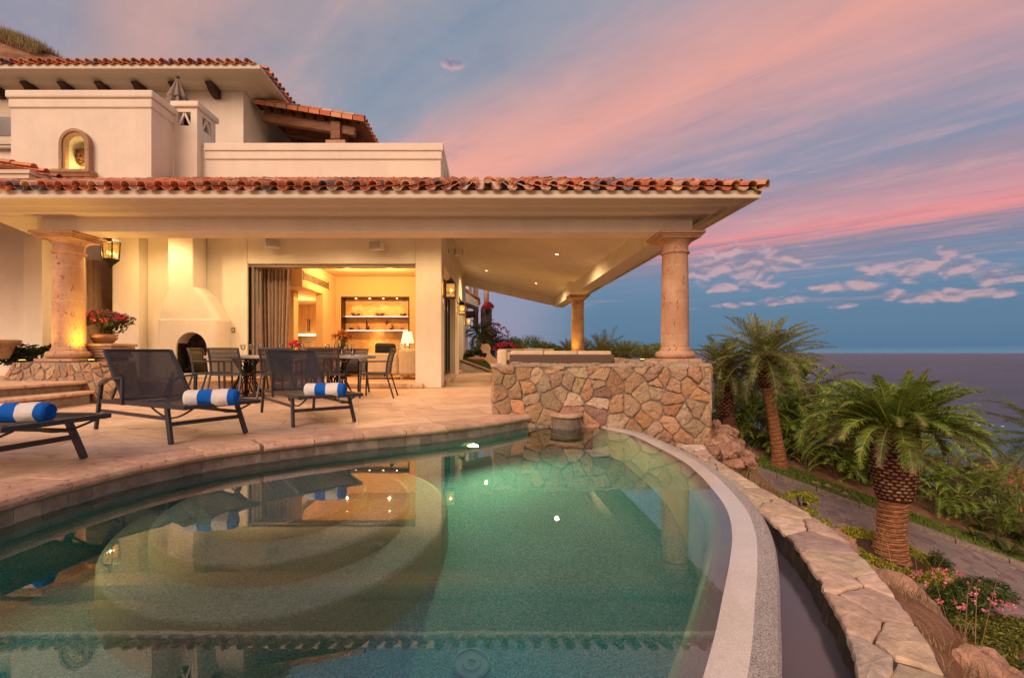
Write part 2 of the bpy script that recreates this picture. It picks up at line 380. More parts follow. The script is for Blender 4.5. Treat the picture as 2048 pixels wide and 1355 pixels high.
m_step = M_pebble('pebble_step_finish', (.24, .38, .30), (.66, .78, .64))
m_rim = M_pebble('pebble_rim', (.74, .66, .57), (.96, .89, .81), 300, .05, .75)
m_rimout = M_pebble('grey_pebble_edge', (.20, .18, .17), (.62, .55, .50), 280)
def M_wtile():
    m, N = newmat('waterline_tile'); p = N.gpos(); a = attr(N); n = N.noise(p, 9, 5, .65)
    c = N.mix(N.ss(n, .35, .65), a, N.mix(1.0, a, (.6, .6, .6, 1), 'MULTIPLY')); b = pbsdf(N, c, .45, N.bump(n, .3, .004), .4); fin(N, b.outputs[0]); return m
m_wtile = M_wtile()
def M_water():
    m, N = newmat('pool_water'); p = N.gpos(); w = N.noise(p, 1.6, 3, .5); f = N.noise(p, 9, 2, .5)
    nb = N.bump(w*.8+f*.2, .022, .02)
    fr = N.n('ShaderNodeFresnel', {'IOR': 1.72, 'Normal': nb})
    gl = N.n('ShaderNodeBsdfGlossy', {'Color': (1, 1, 1, 1), 'Roughness': .012, 'Normal': nb})
    tr = N.n('ShaderNodeBsdfRefraction', {'Color': (.98, 1, .99, 1), 'Roughness': 0.0, 'IOR': 1.333, 'Normal': nb})
    mx = N.n('ShaderNodeMixShader', {0: Ex(N, fr.outputs[0])*1.0, 1: tr.outputs[0], 2: gl.outputs[0]})
    ab = N.n('ShaderNodeVolumeAbsorption', {'Color': (.20, .80, .82, 1), 'Density': .20})
    N.n('ShaderNodeOutputMaterial', {'Surface': mx.outputs[0], 'Volume': ab.outputs[0]}); return m
m_water = M_water()
def M_thinwater():
    m, N = newmat('channel_water'); p = N.gpos(); nb = N.bump(N.noise(p, 60, 3, .6), .06, .01)
    b = pbsdf(N, (.085, .078, .10), .10, nb, .9); fin(N, b.outputs[0]); return m
m_thin = M_thinwater()
def M_sea():
    m, N = newmat('sea_water'); p = N.gpos()
    n = N.noise(N.scale(p, (.02, .12, 1)), 1.0, 8, .68); n2 = N.noise(N.scale(p, (.15, .6, 1)), 1.0, 5, .65)
    _, y, _ = N.sep(p); sh = N.ss(y, 420., 190.); patch = N.noise(N.scale(p, (.0012, .006, 1)), 1.0, 6, .6)
    c = N.mix(sh, (.022, .036, .070, 1), (.03, .17, .21, 1)); c = N.mix(N.ss(patch, .42, .60)*.8, c, (.055, .06, .105, 1))
    b = pbsdf(N, c, .33, N.bump(n*2.2+n2*.6, 1.0, 3.4), .5); fin(N, b.outputs[0]); return m
m_sea = M_sea()
def M_cloth(name, col, sc=300, rough=.9, var=.2):
    m, N = newmat(name); p = N.gpos(); n = N.noise(p, sc, 3, .6); b_ = N.noise(p, 7, 3, .6)
    c = N.mix(N.ss(n*.5+b_*.5, .35, .65), tuple(x*(1-var) for x in col)+(1,), tuple(col)+(1,))
    b = pbsdf(N, c, rough, N.bump(n+b_*.8, .35, .004), .15); fin(N, b.outputs[0]); return m
m_sofa = M_cloth('beige_upholstery', (.60, .48, .33)); m_curtain = M_cloth('taupe_curtain', (.46, .34, .27)); m_cush = M_cloth('sand_cushion', (.66, .52, .36))
m_darkcush = M_cloth('charcoal_cushion', (.03, .035, .04))
def M_towel():
    m, N = newmat('striped_towel'); p = N.gpos(); n = N.noise(p, 420, 3, .7); w = N.noise(p, 22, 3, .6); c = attr(N)
    c = N.mix(N.ss(w, .35, .65)*.25, c, N.mix(1.0, c, (.78, .78, .8, 1), 'MULTIPLY'))
    b = pbsdf(N, c, .95, N.bump(n+w*2.2, .8, .006), .1); fin(N, b.outputs[0]); return m
m_towel = M_towel()
def M_sling(name, col, alpha):
    m, N = newmat(name); p = N.gpos(); n = N.noise(p, 260, 2, .6)
    b = pbsdf(N, tuple(col), .55, N.bump(n, .3, .002), .35); t = N.n('ShaderNodeBsdfTransparent', {})
    mx = N.n('ShaderNodeMixShader', {0: alpha, 1: t.outputs[0], 2: b.outputs[0]}); fin(N, mx.outputs[0]); return m
m_sling = M_sling('sling_mesh', (.026, .025, .031), .93); m_sling2 = M_sling('chair_mesh', (.030, .024, .024), .80)
def M_glass(name, rgb=(.95, .95, .95), ior=1.45, mul=1.0):
    m, N = newmat(name); fr = N.n('ShaderNodeFresnel', {'IOR': ior}); gl = N.n('ShaderNodeBsdfGlossy', {'Roughness': .03})
    tr = N.n('ShaderNodeBsdfTransparent', {'Color': rgb+(1,)}); mx = N.n('ShaderNodeMixShader', {0: Ex(N, fr.outputs[0])*mul, 1: tr.outputs[0], 2: gl.outputs[0]})
    fin(N, mx.outputs[0]); return m
m_glass = M_glass('clear_glass', (.93, .93, .93), 1.45, 1.6); m_pane = M_glass('door_glass', (.8, .8, .78), 1.5)
m_leaf = M_leaf('leaf'); m_flower = M_leaf('petal', .6, .3, .1)
m_bark = M_attr('palm_bark', .9, .5, 40, .8, .015)
m_terra = M_cantera('terracotta', (.42, .22, .12), (.52, .30, .17), (.25, .12, .07), 1.3)
m_stonew = M_attr('smooth_stone', .8, .3, 30, .5, .01)
def M_soil():
    m, N = newmat('hillside_soil'); p = N.gpos(); n = N.noise(p, 1.3, 7, .68); f = N.noise(p, 14, 6, .7); g = N.noise(p, .25, 4, .6)
    c = N.mix(N.ss(n, .35, .65), (.20, .095, .055, 1), (.36, .20, .12, 1)); c = N.mix(N.ss(f, .55, .7)*.5, c, (.46, .32, .21, 1))
    c = N.mix(N.ss(g, .5, .7)*.0, c, (.05, .08, .02, 1))
    b = pbsdf(N, c, .95, N.bump(f+n, .9, .05), .1); fin(N, b.outputs[0]); return m
m_soil = M_soil()
def M_drive():
    m, N = newmat('flagstone_drive'); p = N.gpos(); w = N.warp(p, 2.5, .25)
    e = N.vor(w, 3.6, 'DISTANCE_TO_EDGE'); r, g, b_ = N.sep(N.vor(w, 3.6, 'F1', 'Color')); n = N.noise(p, 12, 6, .65); big = N.noise(p, .5, 3, .6)
    c = N.ramp(r, [(0, (.15, .11, .11, 1)), (.3, (.23, .165, .15, 1)), (.6, (.30, .225, .20, 1)), (.85, (.20, .165, .18, 1)), (1, (.34, .26, .22, 1))])
    c = N.mix(N.ss(n, .35, .7)*.4, c, (.11, .08, .08, 1)); c = N.mix(N.ss(big, .4, .65)*.25, c, (.24, .18, .16, 1)); c = N.mix(N.ss(e, .035, .015)*.8, c, (.36, .28, .24, 1))
    b = pbsdf(N, c, .75, N.bump(N.ss(e, 0., .05)+n*.6, .6, .02), .3); fin(N, b.outputs[0]); return m
m_drive = M_drive()
m_curb = M_plain('curb_stone', (.30, .24, .20), .9, 0, .2, .4, 12, .6)
m_rock = M_attr('granite_rock', .95, .45, 9, 1.0, .05)
# ------------------------------------------------------------------ pool outline (plan view, metres)
WZ = -.165                                                           # water level
COPE = [(-3.3, -1.6), (-3.05, -.4), (-2.86, .8), (-2.76, 1.8), (-2.70, 2.63), (-2.58, 3.34), (-2.28, 3.92), (-1.86, 4.31), (-1.28, 4.74), (-.56, 5.18), (-.08, 5.54), (.26, 5.88), (.56, 6.22)]
RIM = [(1.66, 6.24), (1.93, 5.83), (2.03, 5.13), (2.035, 4.45), (1.97, 3.95), (1.885, 3.54), (1.75, 3.04), (1.575, 2.62), (1.375, 2.25), (1.16, 1.89), (.906, 1.477), (.56, .98), (.0, .30), (-.8, -.45), (-1.9, -1.15), (-3.3, -1.6)]
def smooth_line(P, step=.06):
    out = []; n = len(P)
    for i in range(n-1):
        p0, p1, p2, p3 = (Vector(P[max(i-1, 0)]), Vector(P[i]), Vector(P[i+1]), Vector(P[min(i+2, n-1)]))
        k = max(2, int((p2-p1).length/step))
        for j in range(k):
            t = j/k
            out.append(.5*((2*p1)+(p2-p0)*t+(2*p0-5*p1+4*p2-p3)*t*t+(3*p1-p0-3*p2+p3)*t**3))
    out.append(Vector(P[-1])); return [(p.x, p.y) for p in out]
def offset(L, d):                                                   # to the left of travel for d > 0
    out = []
    for i, p in enumerate(L):
        a = Vector(L[max(i-1, 0)]); b = Vector(L[min(i+1, len(L)-1)]); t = (b-a).normalized()
        out.append((p[0]-t.y*d, p[1]+t.x*d))
    return out
RIM = [(1.66, 6.24), (1.90, 5.72)]+[(x*.965, y*.965) for x, y in RIM[2:]]
cope = smooth_line(COPE); rim = smooth_line(RIM)
def strip(mb, A, B, za, zb, col=None, smooth=False, flip=False):   # A and B are plan lines, za/zb heights
    b = len(mb.v); n = len(A)
    mb.v += [(p[0], p[1], za) for p in A]+[(p[0], p[1], zb) for p in B]
    for i in range(n-1):
        f = (b+i, b+i+1, b+n+i+1, b+n+i); mb.f.append(f[::-1] if flip else f); mb.c.append(col); mb.s.append(smooth)
def res(L, step):                                                   # resample a line by arc length
    ds = [0]
    for i in range(1, len(L)): ds.append(ds[-1]+math.dist(L[i-1], L[i]))
    n = max(1, round(ds[-1]/step)); out = []; j = 0
    for k in range(n+1):
        t = ds[-1]*k/n
        while j < len(ds)-2 and ds[j+1] < t: j += 1
        u = (t-ds[j])/max(ds[j+1]-ds[j], 1e-9); out.append((L[j][0]+(L[j+1][0]-L[j][0])*u, L[j][1]+(L[j+1][1]-L[j][1])*u))
    return out
# terrace: one sheet up to the coping
TB = MB()
c_out = offset(cope, .30)
TB.prism([(p[0], p[1]) for p in c_out]+[(3.0, 6.5), (3.9, 8.4), (3.9, 24.0), (-16, 24.0), (-16, -1.6)], -.35, 0.0)
struct('terrace', TB, m_trav)
# coping stones, a joint between each
RR = random.Random(11)
CB = MB(); ends = res(cope, .47)
pool = thing('swimming_pool', 'curved infinity edge swimming pool with rounded submerged steps', 'pool', (0, 3, WZ))
prof = [(.31, -.075), (.0, -.075), (-.035, -.06), (-.047, -.035), (-.035, -.008), (0, .008), (.31, .008)]   # inward overhang is negative
for i in range(len(ends)-1):
    a, b = Vector(ends[i]), Vector(ends[i+1]); col = RR.uniform(.82, 1.1); col = (.60*col, .385*col*RR.uniform(.95, 1.05), .265*col)
    sub = []
    for k in range(6):                                              # follow the curve inside each stone
        t = (.012+(.976)*k/5); idx = (i+t)/(len(ends)-1)*(len(cope)-1); j = int(idx); u = idx-j
        ds = a.lerp(b, t)
        near = min(cope, key=lambda q: (q[0]-ds.x)**2+(q[1]-ds.y)**2); sub.append((near[0]*.5+ds.x*.5, near[1]*.5+ds.y*.5))
    hj = RR.uniform(-.003, .003); lines = [(offset(sub, d+.0), z+hj) for d, z in prof]
    nb = len(CB.v); m = len(lines); k = 6
    for L, z in lines: CB.v += [(p[0], p[1], z) for p in L]
    for q in range(m):
        q2 = (q+1) % m
        for w in range(k-1):
            CB.f.append((nb+q*k+w, nb+q*k+w+1, nb+q2*k+w+1, nb+q2*k+w)); CB.c.append(col); CB.s.append(False)
    CB.f.append(tuple(nb+q*k for q in range(m))); CB.f.append(tuple(nb+q*k+k-1 for q in range(m))[::-1]); CB.c += [col]*2; CB.s += [False]*2
obj('coping', CB, m_coping, pool, world=True, fix=True, bevel=.006)
JB = MB(); strip(JB, offset(cope, -.02), offset(cope, .305), -.012, -.012); strip(JB, offset(cope, -.02), offset(cope, -.02), -.07, -.012)
obj('coping_joint', JB, m_mortar, pool, world=True)
# waterline tiles below the coping
WB = MB(); tl = res(cope, .155)
for i in range(len(tl)-1):
    for (z0, z1) in ((-.158, -.078), (-.31, -.162)):
        k = RR.uniform(.7, 1.15); col = (.34*k, .27*k, .22*k)
        a, b = Vector(tl[i]), Vector(tl[i+1]); d = (b-a)*.012; a = a+d; b = b-d
        WB.add([(a.x, a.y, z0), (b.x, b.y, z0), (b.x, b.y, z1), (a.x, a.y, z1)], [(0, 1, 2, 3)], col)
obj('waterline_tile', WB, m_wtile, pool, world=True)
BB = MB(); FL = -1.45
c_in = offset(cope, .004)
strip(BB, c_in, c_in, -1.5, -.05); r_in = offset(rim, -.30)
# rim runs from the stone wall round to behind; inside lies to its right
inner = [(p[0], p[1]) for p in r_in]
poly = [(p[0], p[1]) for p in offset(cope, .02)][::4]+[(.62, 6.3), (1.7, 6.3)]+[(p[0], p[1]) for p in rim][::4]
BB.add([(x, y, FL) for x, y in poly], [tuple(range(len(poly)))])
obj('basin', BB, m_pebble, pool, world=True)
RB = MB()
def ro(d): return offset(rim, -d)
strip(RB, ro(.0), ro(.0), -.60, -.215)
RO = MB(); strip(RO, ro(.0), ro(.02), -.170, -.155, smooth=True); strip(RO, ro(.02), ro(.075), -.155, -.161, smooth=True)
strip(RO, ro(-.01), ro(0), -.19, -.170, smooth=True); strip(RO, ro(-.012), ro(-.01), -1.2, -.19)
obj('rim_edge', RO, m_rimout, pool, world=True)
RI = MB(); gr = [(.075, -.161), (.13, -.1615), (.17, -.163), (.20, -.1665), (.24, -.173), (.265, -.188), (.285, -.22), (.30, -.28), (.315, -.38), (.325, -.6), (.33, FL-.02)]
for (a, za), (c, zb) in zip(gr, gr[1:]): strip(RI, ro(a), ro(c), za, zb, smooth=True, flip=True)
obj('infinity_rim', RI, m_rim, pool, world=True)
# steps: three rounded treads, each a disc with a soft nose
SC_ = [(-1.85, 4.05)]
for k, (r, zt) in enumerate(((1.29, -.95), (.96, -.68), (.62, -.42))):
    s = MB(); cx, cyy = ((-1.43, 3.63), (-1.45, 3.60), (-1.47, 3.55))[k]
    pr = [(r+.02, (FL, -.97, -.70)[k]-.05), (r+.012, zt-.045), (r+.004, zt-.015), (r-.012, zt-.003), (r-.035, zt), (.01, zt+.003)]
    s.lathe(pr, 96, (cx, cyy, 0), caps=False, sx=(.87, .89, .88)[k]); obj('pool_step', s, m_step, pool, world=True)
# fittings
d = MB(); dc = (-.077, 2.52, 0); d.lathe([(.10, .0), (.10, .014), (.088, .02), (.086, .012), (.05, .012), (.048, .02), (.02, .02), (.018, .008), (.0, .008)], 32, (dc[0], dc[1], FL+.002), caps=False, smooth=False)
obj('drain_cover', d, M_plain('drain_white', (.34, .62, .66), .6), pool, world=True)
rf = MB(); rc = Vector((-2.60, 3.20, -.33)); tn = Vector((1, -.18, 0)).normalized(); sd = Vector((.18, 1, 0)).normalized(); up = Vector((0, 0, 1))
def ring(mb, c, n, u, r0, r1, th, seg=24, col=None):
    vs_ = []; w = n.cross(u).normalized()
    for (r, t) in ((r0, 0), (r0, th), (r1, th), (r1, 0)):
        for k in range(seg):
            a = 2*pi*k/seg; vs_.append(c+(u*cos(a)+w*sin(a))*r+n*t)
    mb.add(vs_, [(q*seg+k, q*seg+(k+1) % seg, (q+1)*seg+(k+1) % seg, (q+1)*seg+k) for q in range(3) for k in range(seg)], col, True)
ring(rf, rc, tn, up, .012, .055, .012); obj('return_fitting', rf, m_white, pool, world=True)
def pool_light(c, n, power, name='pool_lamp'):
    c, n = Vector(c), Vector(n).normalized()
    b = MB(); ring(b, c, n, up, .065, .08, .02); o = obj('light_ring', b, m_metal, pool, world=True)
    e = MB(); w = n.cross(up).normalized(); e.add([c+n*.02+(up*cos(2*pi*k/20)+w*sin(2*pi*k/20))*.064 for k in range(20)], [tuple(range(20))])
    obj('light_lens', e, M_emit('pool_lens', (1, .85, .25), 6.0), o)
    lamp('SPOT', c+n*.06, power, (1, .80, .34), .05, c+n*2+Vector((0, 0, -.35)), 165, .6, 'pool_lamp_light')
pool_light((-.18, 5.42, -.52), (.62, -.78, 0), 88)
pool_light((-2.74, 2.45, -.55), (1, .1, -.1), 7)
# the water itself: a closed body with tinted depth
WA = MB(); wp = [(p[0], p[1]) for p in offset(cope, .02)][::3]+[(.62, 6.30), (1.66, 6.30)]+[(p[0], p[1]) for p in ro(.065)][::3][1:-2]
WA.prism(wp, FL-.06, WZ)
o = obj('pool_water', WA, m_water, fix=True); o['kind'] = 'structure'
# ------------------------------------------------------------------ real rubble: every stone a raised polygon
def clip(poly, p, q):                                               # keep the side nearer p
    mx, my = (p[0]+q[0])/2, (p[1]+q[1])/2; nx, ny = q[0]-p[0], q[1]-p[1]; out = []
    for i in range(len(poly)):
        a, b = poly[i], poly[(i+1) % len(poly)]
        da = (a[0]-mx)*nx+(a[1]-my)*ny; db = (b[0]-mx)*nx+(b[1]-my)*ny
        if da <= 0: out.append(a)
        if (da < 0) != (db < 0) and da != db:
            t = da/(da-db); out.append((a[0]+(b[0]-a[0])*t, a[1]+(b[1]-a[1])*t))
    return out
STONE = [((.52, .36, .24), 6), ((.56, .42, .29), 5), ((.48, .32, .21), 4), ((.60, .49, .36), 2), ((.43, .31, .24), 2), ((.35, .24, .20), 1), ((.58, .36, .21), 2), ((.50, .40, .30), 3), ((.66, .56, .43), 1)]
STONE = [((min(1, c[0]*1.16), c[1]*1.05, c[2]*.93), w) for c, w in STONE]
def pick(R_, pal):
    t = R_.uniform(0, sum(w for _, w in pal))
    for c, w in pal:
        t -= w
        if t <= 0: break
    k = R_.uniform(.8, 1.15); return tuple(x*k*R_.uniform(.94, 1.06) for x in c)
def stones(mb, w, h, size, mapf, seed, gap=.012, raise_=.03, pal=STONE, asp=1.0, jit=.012, bord=0.0, small=.35, rnd=.008, tilt=.28, wob=.020):
    R_ = random.Random(seed); pts = []; tries = 0; n = int(w*h/(size*size)*1.2)+2
    while len(pts) < n and tries < n*40:
        tries += 1; p = (R_.uniform(0, w), R_.uniform(0, h)); md = size*(.42 if R_.random() < small else .85)
        if all(((p[0]-q[0])/asp)**2+(p[1]-q[1])**2 > (.5*(md+q[2]))**2 for q in pts): pts.append((p[0], p[1], md))
    for i, p in enumerate(pts):
        poly = [(-bord, -bord), (w+bord, -bord), (w+bord, h+bord), (-bord, h+bord)]
        for j, q in sorted(enumerate(pts), key=lambda t: (t[1][0]-p[0])**2+(t[1][1]-p[1])**2)[1:22]:
            poly = clip(poly, p, q)
            if len(poly) < 3: break
        if len(poly) < 3: continue
        cx = sum(a[0] for a in poly)/len(poly); cyy = sum(a[1] for a in poly)/len(poly)
        out = []
        for k in range(len(poly)):
            a, b = poly[k], poly[(k+1) % len(poly)]; L = math.dist(a, b); m = max(1, int(L/.045))
            for t in range(m):
                u = t/m; x = a[0]+(b[0]-a[0])*u; y = a[1]+(b[1]-a[1])*u
                dx_, dy_ = cx-x, cyy-y; l = max(math.hypot(dx_, dy_), .001); g = gap*R_.uniform(.5, 1.5)+(rnd if t == 0 else 0)
                g = min(g, l*.45); x += dx_/l*g+R_.uniform(-jit, jit)*.5; y += dy_/l*g+R_.uniform(-jit, jit)*.5
                out.append((x, y))
        if len(out) < 3: continue
        H = raise_*R_.uniform(.45, 1.3); tx, ty = R_.uniform(-tilt, tilt), R_.uniform(-tilt, tilt); col = pick(R_, pal); N_ = len(out)
        rings = []
        for s_, hh in ((1.0, -.01), (.985, H*.45), (.90, H*.80), (.62, H*.97), (.3, H)):
            rings.append([mapf(cx+(x-cx)*s_, cyy+(y-cyy)*s_, hh+(0 if hh < 0 else (tx*(x-cx)+ty*(y-cyy))*s_*.35+wob*mnoise.noise(Vector((x*11, y*11, seed+i*.37))))) for x, y in out])
        vs_ = [v for r_ in rings for v in r_]+[mapf(cx, cyy, H)]
        fs = [(r_*N_+k, r_*N_+(k+1) % N_, (r_+1)*N_+(k+1) % N_, (r_+1)*N_+k) for r_ in range(4) for k in range(N_)]+[(4*N_+k, 4*N_+(k+1) % N_, 5*N_) for k in range(N_)]
        mb.add(vs_, fs, col, False)
# right hand terrace wall
YW = 6.24
wall_r = thing('rubble_wall', 'long rubble stone wall carrying the big column above the pool', 'stone wall', (1.5, YW+.3, -1.4))
b = MB(); plan = [(.11, YW), (2.93, YW), (3.79, 8.1), (3.79, 23.6), (2.85, 23.6), (2.85, 9.2), (2.2, YW+.46), (.11, YW+.46)]
b.prism(plan, -1.5, .635); obj('wall_core', b, m_mortar, wall_r, world=True)
b = MB(); stones(b, 2.84, 2.1, .215, lambda u, v, h: (.10+u, YW-h, -1.46+v), 5, .004, .040, asp=.72, small=.5, jit=.02)
stones(b, 0.46, 2.1, .24, lambda u, v, h: (.11-h, YW+.46-u, -1.46+v), 6, .006, .034)
rw = (Vector((3.79, 8.1))-Vector((2.93, YW))); LW = rw.length; rw.normalize(); rn = Vector((rw.y, -rw.x))
stones(b, LW, 2.1, .27, lambda u, v, h: (2.93+rw.x*u+rn.x*h, YW+rw.y*u+rn.y*h, -1.46+v), 7, .006, .034)
stones(b, 14.5, 1.1, .36, lambda u, v, h: (2.85-h, 9.2+u, -.46+v), 8, .012, .03)
obj('stone_face', b, m_rub, wall_r, world=True)
b = MB(); TOP = [((.56, .43, .30), 3), ((.62, .50, .37), 2), ((.48, .34, .25), 2)]
def top_map(u, v, h): return (.06+u, YW-.035+v, .635+h)
stones(b, 2.90, .52, .30, top_map, 9, .008, .028, TOP, jit=.008, small=.1)
stones(b, .84, 14.6, .42, lambda u, v, h: (2.92+u, 8.4+v, .635+h), 10, .008, .028, TOP, jit=.008, small=.1)
def tm2(u, v, h): return (2.25+u+v*.56, YW+.5+v, .635+h)
stones(b, .72, 1.7, .34, tm2, 12, .008, .028, TOP, jit=.008, small=.1)
obj('wall_cap', b, m_rub, wall_r, world=True)
# scupper shelf in front of the wall
sp = thing('water_scupper', 'low curved stone ledge at the foot of the rubble wall beside the water', 'ledge', (1.05, YW-.1, -.3))
b = MB(); arc = [(.86+.36*k/8, YW-.03-.20*sin(pi*(.12+.76*k/8))) for k in range(9)]
b.prism([(.86, YW-.03)]+arc+[(1.22, YW-.03)], -.5, -.02); obj('ledge_body', b, m_stonew if False else M_plain('grey_ledge', (.26, .20, .16), .85, 0, .2, .4, 12, .8), sp, world=True)
b = MB(); arc2 = [(.83+.42*k/8, YW-.03-.245*sin(pi*(.10+.80*k/8))) for k in range(9)]
b.prism([(.83, YW-.033)]+arc2+[(1.25, YW-.033)], -.018, .03, col=(.56, .36, .23)); obj('ledge_cap', b, m_coping, sp, world=True, bevel=.012)
# catch channel and its flagstone topped wall
CI = [(2.40, 6.0), (2.36, 5.2), (2.24, 4.5), (2.12, 3.95), (2.02, 3.52), (1.95, 3.13), (1.845, 2.76), (1.745, 2.50), (1.665, 2.33), (1.59, 2.15), (1.52, 2.0), (1.44, 1.85), (1.32, 1.68), (1.14, 1.40), (.85, .95), (.35, .25), (-.5, -.6)]
CO = [(2.75, 6.0), (2.52, 5.2), (2.42, 4.5), (2.36, 3.98), (2.335, 3.55), (2.28, 3.12), (2.18, 2.80), (2.09, 2.55), (2.0, 2.35), (1.915, 2.17), (1.83, 2.0), (1.74, 1.84), (1.66, 1.71), (1.48, 1.42), (1.22, .9), (.75, .05), (-.2, -.95)]
ZT = -.35
chan = thing('catch_basin', 'curved catch channel below the infinity edge with a flagstone topped wall', 'channel', (2.0, 3.0, -1.2))
ci = smooth_line(CI, .08); cou = smooth_line(CO, .08)
ci = res(ci, .08); cou2 = res(cou, .08); n_ = min(len(ci), len(cou2)); cou = res(cou, math.fsum(math.dist(cou2[i], cou2[i+1]) for i in range(len(cou2)-1))/(len(ci)-1)); cou = cou[:len(ci)]; ci = ci[:len(cou)]
RJ = random.Random(3)
b = MB(); inr = [(p[0]+RJ.uniform(-.012, .012), p[1]) for p in ci]; inr2 = [(p[0]-.03+RJ.uniform(-.03, .03), p[1]) for p in ci]
strip(b, inr2, inr, -.75, ZT-.015); strip(b, inr, cou, ZT-.015, ZT-.015); strip(b, cou, offset(cou, .25), ZT-.015, -1.4)
obj('wall_core', b, M_plain('wet_mortar', (.085, .066, .052), .6, 0, .4, .5, 14, 1.0), chan, world=True)
cl_len = sum(math.dist(ci[i], ci[i+1]) for i in range(len(ci)-1))
def cmap(u, v, h):
    t = min(max(u/cl_len, 0), .9999)*(len(ci)-1); j = int(t); f = t-j
    a = Vector(ci[j]).lerp(Vector(ci[j+1]), f); c = Vector(cou[j]).lerp(Vector(cou[j+1]), f); w = max((c-a).length, .01); s_ = v/.42
    ov = (mnoise.noise(Vector((u*7, 0, 4)))*.02-.012)*(1-s_)
    p = a.lerp(c, s_); return (p.x+ov, p.y, ZT+h-.015)
b = MB(); FLG = [((.72, .55, .38), 4), ((.68, .50, .36), 3), ((.76, .61, .45), 2), ((.66, .44, .32), 1), ((.60, .46, .36), 1)]
stones(b, cl_len, .42, .30, cmap, 21, .004, .022, FLG, asp=1.5, jit=.012, small=.3, rnd=.004, tilt=.02, wob=.006)
obj('flagstone', b, M_attr('flagstone', .85, .35, 16, .9, .016, .2, hue=(.45, (.50, .33, .24, 1))), chan, world=True)
b = MB(); cw = [(p[0]+.05, p[1]) for p in rim[:-10]]; b.prism([(p[0]+.02, p[1]) for p in ci][::2]+[(p[0]-.0, p[1]) for p in offset(rim, .0)][::-1][8::3], -.9, -.50)
o = obj('channel_water', b, m_thin, fix=True); o['kind'] = 'structure'
# ------------------------------------------------------------------ ground
GX, GY = -.22, .21
def gplane(x, y): return -3.9+GX*(x-9.5)+GY*(y-11)
def GG(px, py):                                                     # point of the photograph on the road plane
    kx, kz = (px-VX)/F, -(py-VY)/F; y = (-3.9-GX*9.5*1-GY*11+0-0-EYE+0)
    y = (-3.9-GX*9.5-GY*11-EYE)/(kz-GX*kx-GY); return Vector((kx*y, y, EYE+kz*y))
cA, cB = GG(1480, 930), GG(2048, 1138); cd = Vector((cB.x-cA.x, cB.y-cA.y)).normalized(); cn = Vector((-cd.y, cd.x))
if cn.y < 0: cn = -cn
def sdist(x, y): return (Vector((x, y))-Vector((cA.x, cA.y))).dot(cn)
def xo(y):
    T_ = [(-3, -2.0), (.05, .75), (.9, 1.22), (1.42, 1.48), (1.84, 1.74), (2.35, 2.0), (2.8, 2.18), (3.5, 2.33), (4.5, 2.42), (6.0, 2.85), (6.3, 3.0), (8.2, 4.0), (23, 4.0), (26, 3.0)]
    if y <= T_[0][0]: return T_[0][1]
    for (a, b_), (c, d_) in zip(T_, T_[1:]):
        if y <= c: return b_+(d_-b_)*(y-a)/(c-a)
    return T_[-1][1]
def sstep(x, a, b_):
    t = min(max((x-a)/(b_-a), 0), 1); return t*t*(3-2*t)
def hgt(x, y, rough=True):
    g = gplane(x, y); s = sdist(x, y); n = mnoise.noise(Vector((x*.5, y*.5, 1)))*.35+mnoise.noise(Vector((x*1.9, y*1.9, 5)))*.14+mnoise.noise(Vector((x*6, y*6, 5)))*.05
    d = x-xo(y)
    if y < 23.5 and d < -.25: return -2.2
    if y >= 23.5 and x < 4.0: return -.35+min(0, -(y-26)*.02)+n*.2
    r = -.52-.95*max(d, 0)+n*min(1, max(d, 0)*1.6+.1) if y < 23.5 else -.35-.8*max(x-4, 0)+n
    far = g-max(0, s-6.5)*.42
    if s > 6.5: far += mnoise.noise(Vector((x*.06, y*.06, 9)))*1.2*min(1, (s-6.5)/8)
    far = max(far, -52)
    h = max(r, far) if s < 5 else max(r-.2*(s-5), far)
    if -3.8 < s < 3 and r < g+.05: h = g
    return h
def axis(a, b_, n, p=1.0): return [a+(b_-a)*(i/n)**p for i in range(n+1)]
xs = axis(-60, -16, 6)[:-1]+axis(-16, -2, 6)[:-1]+axis(-2, 16, 130)[:-1]+axis(16, 40, 40)[:-1]+axis(40, 400, 40, 1.6)
ys = axis(-30, -2, 6)[:-1]+axis(-2, 26, 170)[:-1]+axis(26, 60, 30)[:-1]+axis(60, 500, 40, 1.6)
b = MB(); nx_ = len(xs)
for y in ys:
    for x in xs: b.v.append((x, y, hgt(x, y)))
for j in range(len(ys)-1):
    for i in range(nx_-1):
        b.f.append((j*nx_+i, j*nx_+i+1, (j+1)*nx_+i+1, (j+1)*nx_+i)); b.c.append(None); b.s.append(True)
struct('ground', b, m_soil)
b = MB(); b.add([(-90000, -3000, -45), (90000, -3000, -45), (90000, 90000, -45), (-90000, 90000, -45)], [(0, 1, 2, 3)]); struct('sea', b, m_sea)
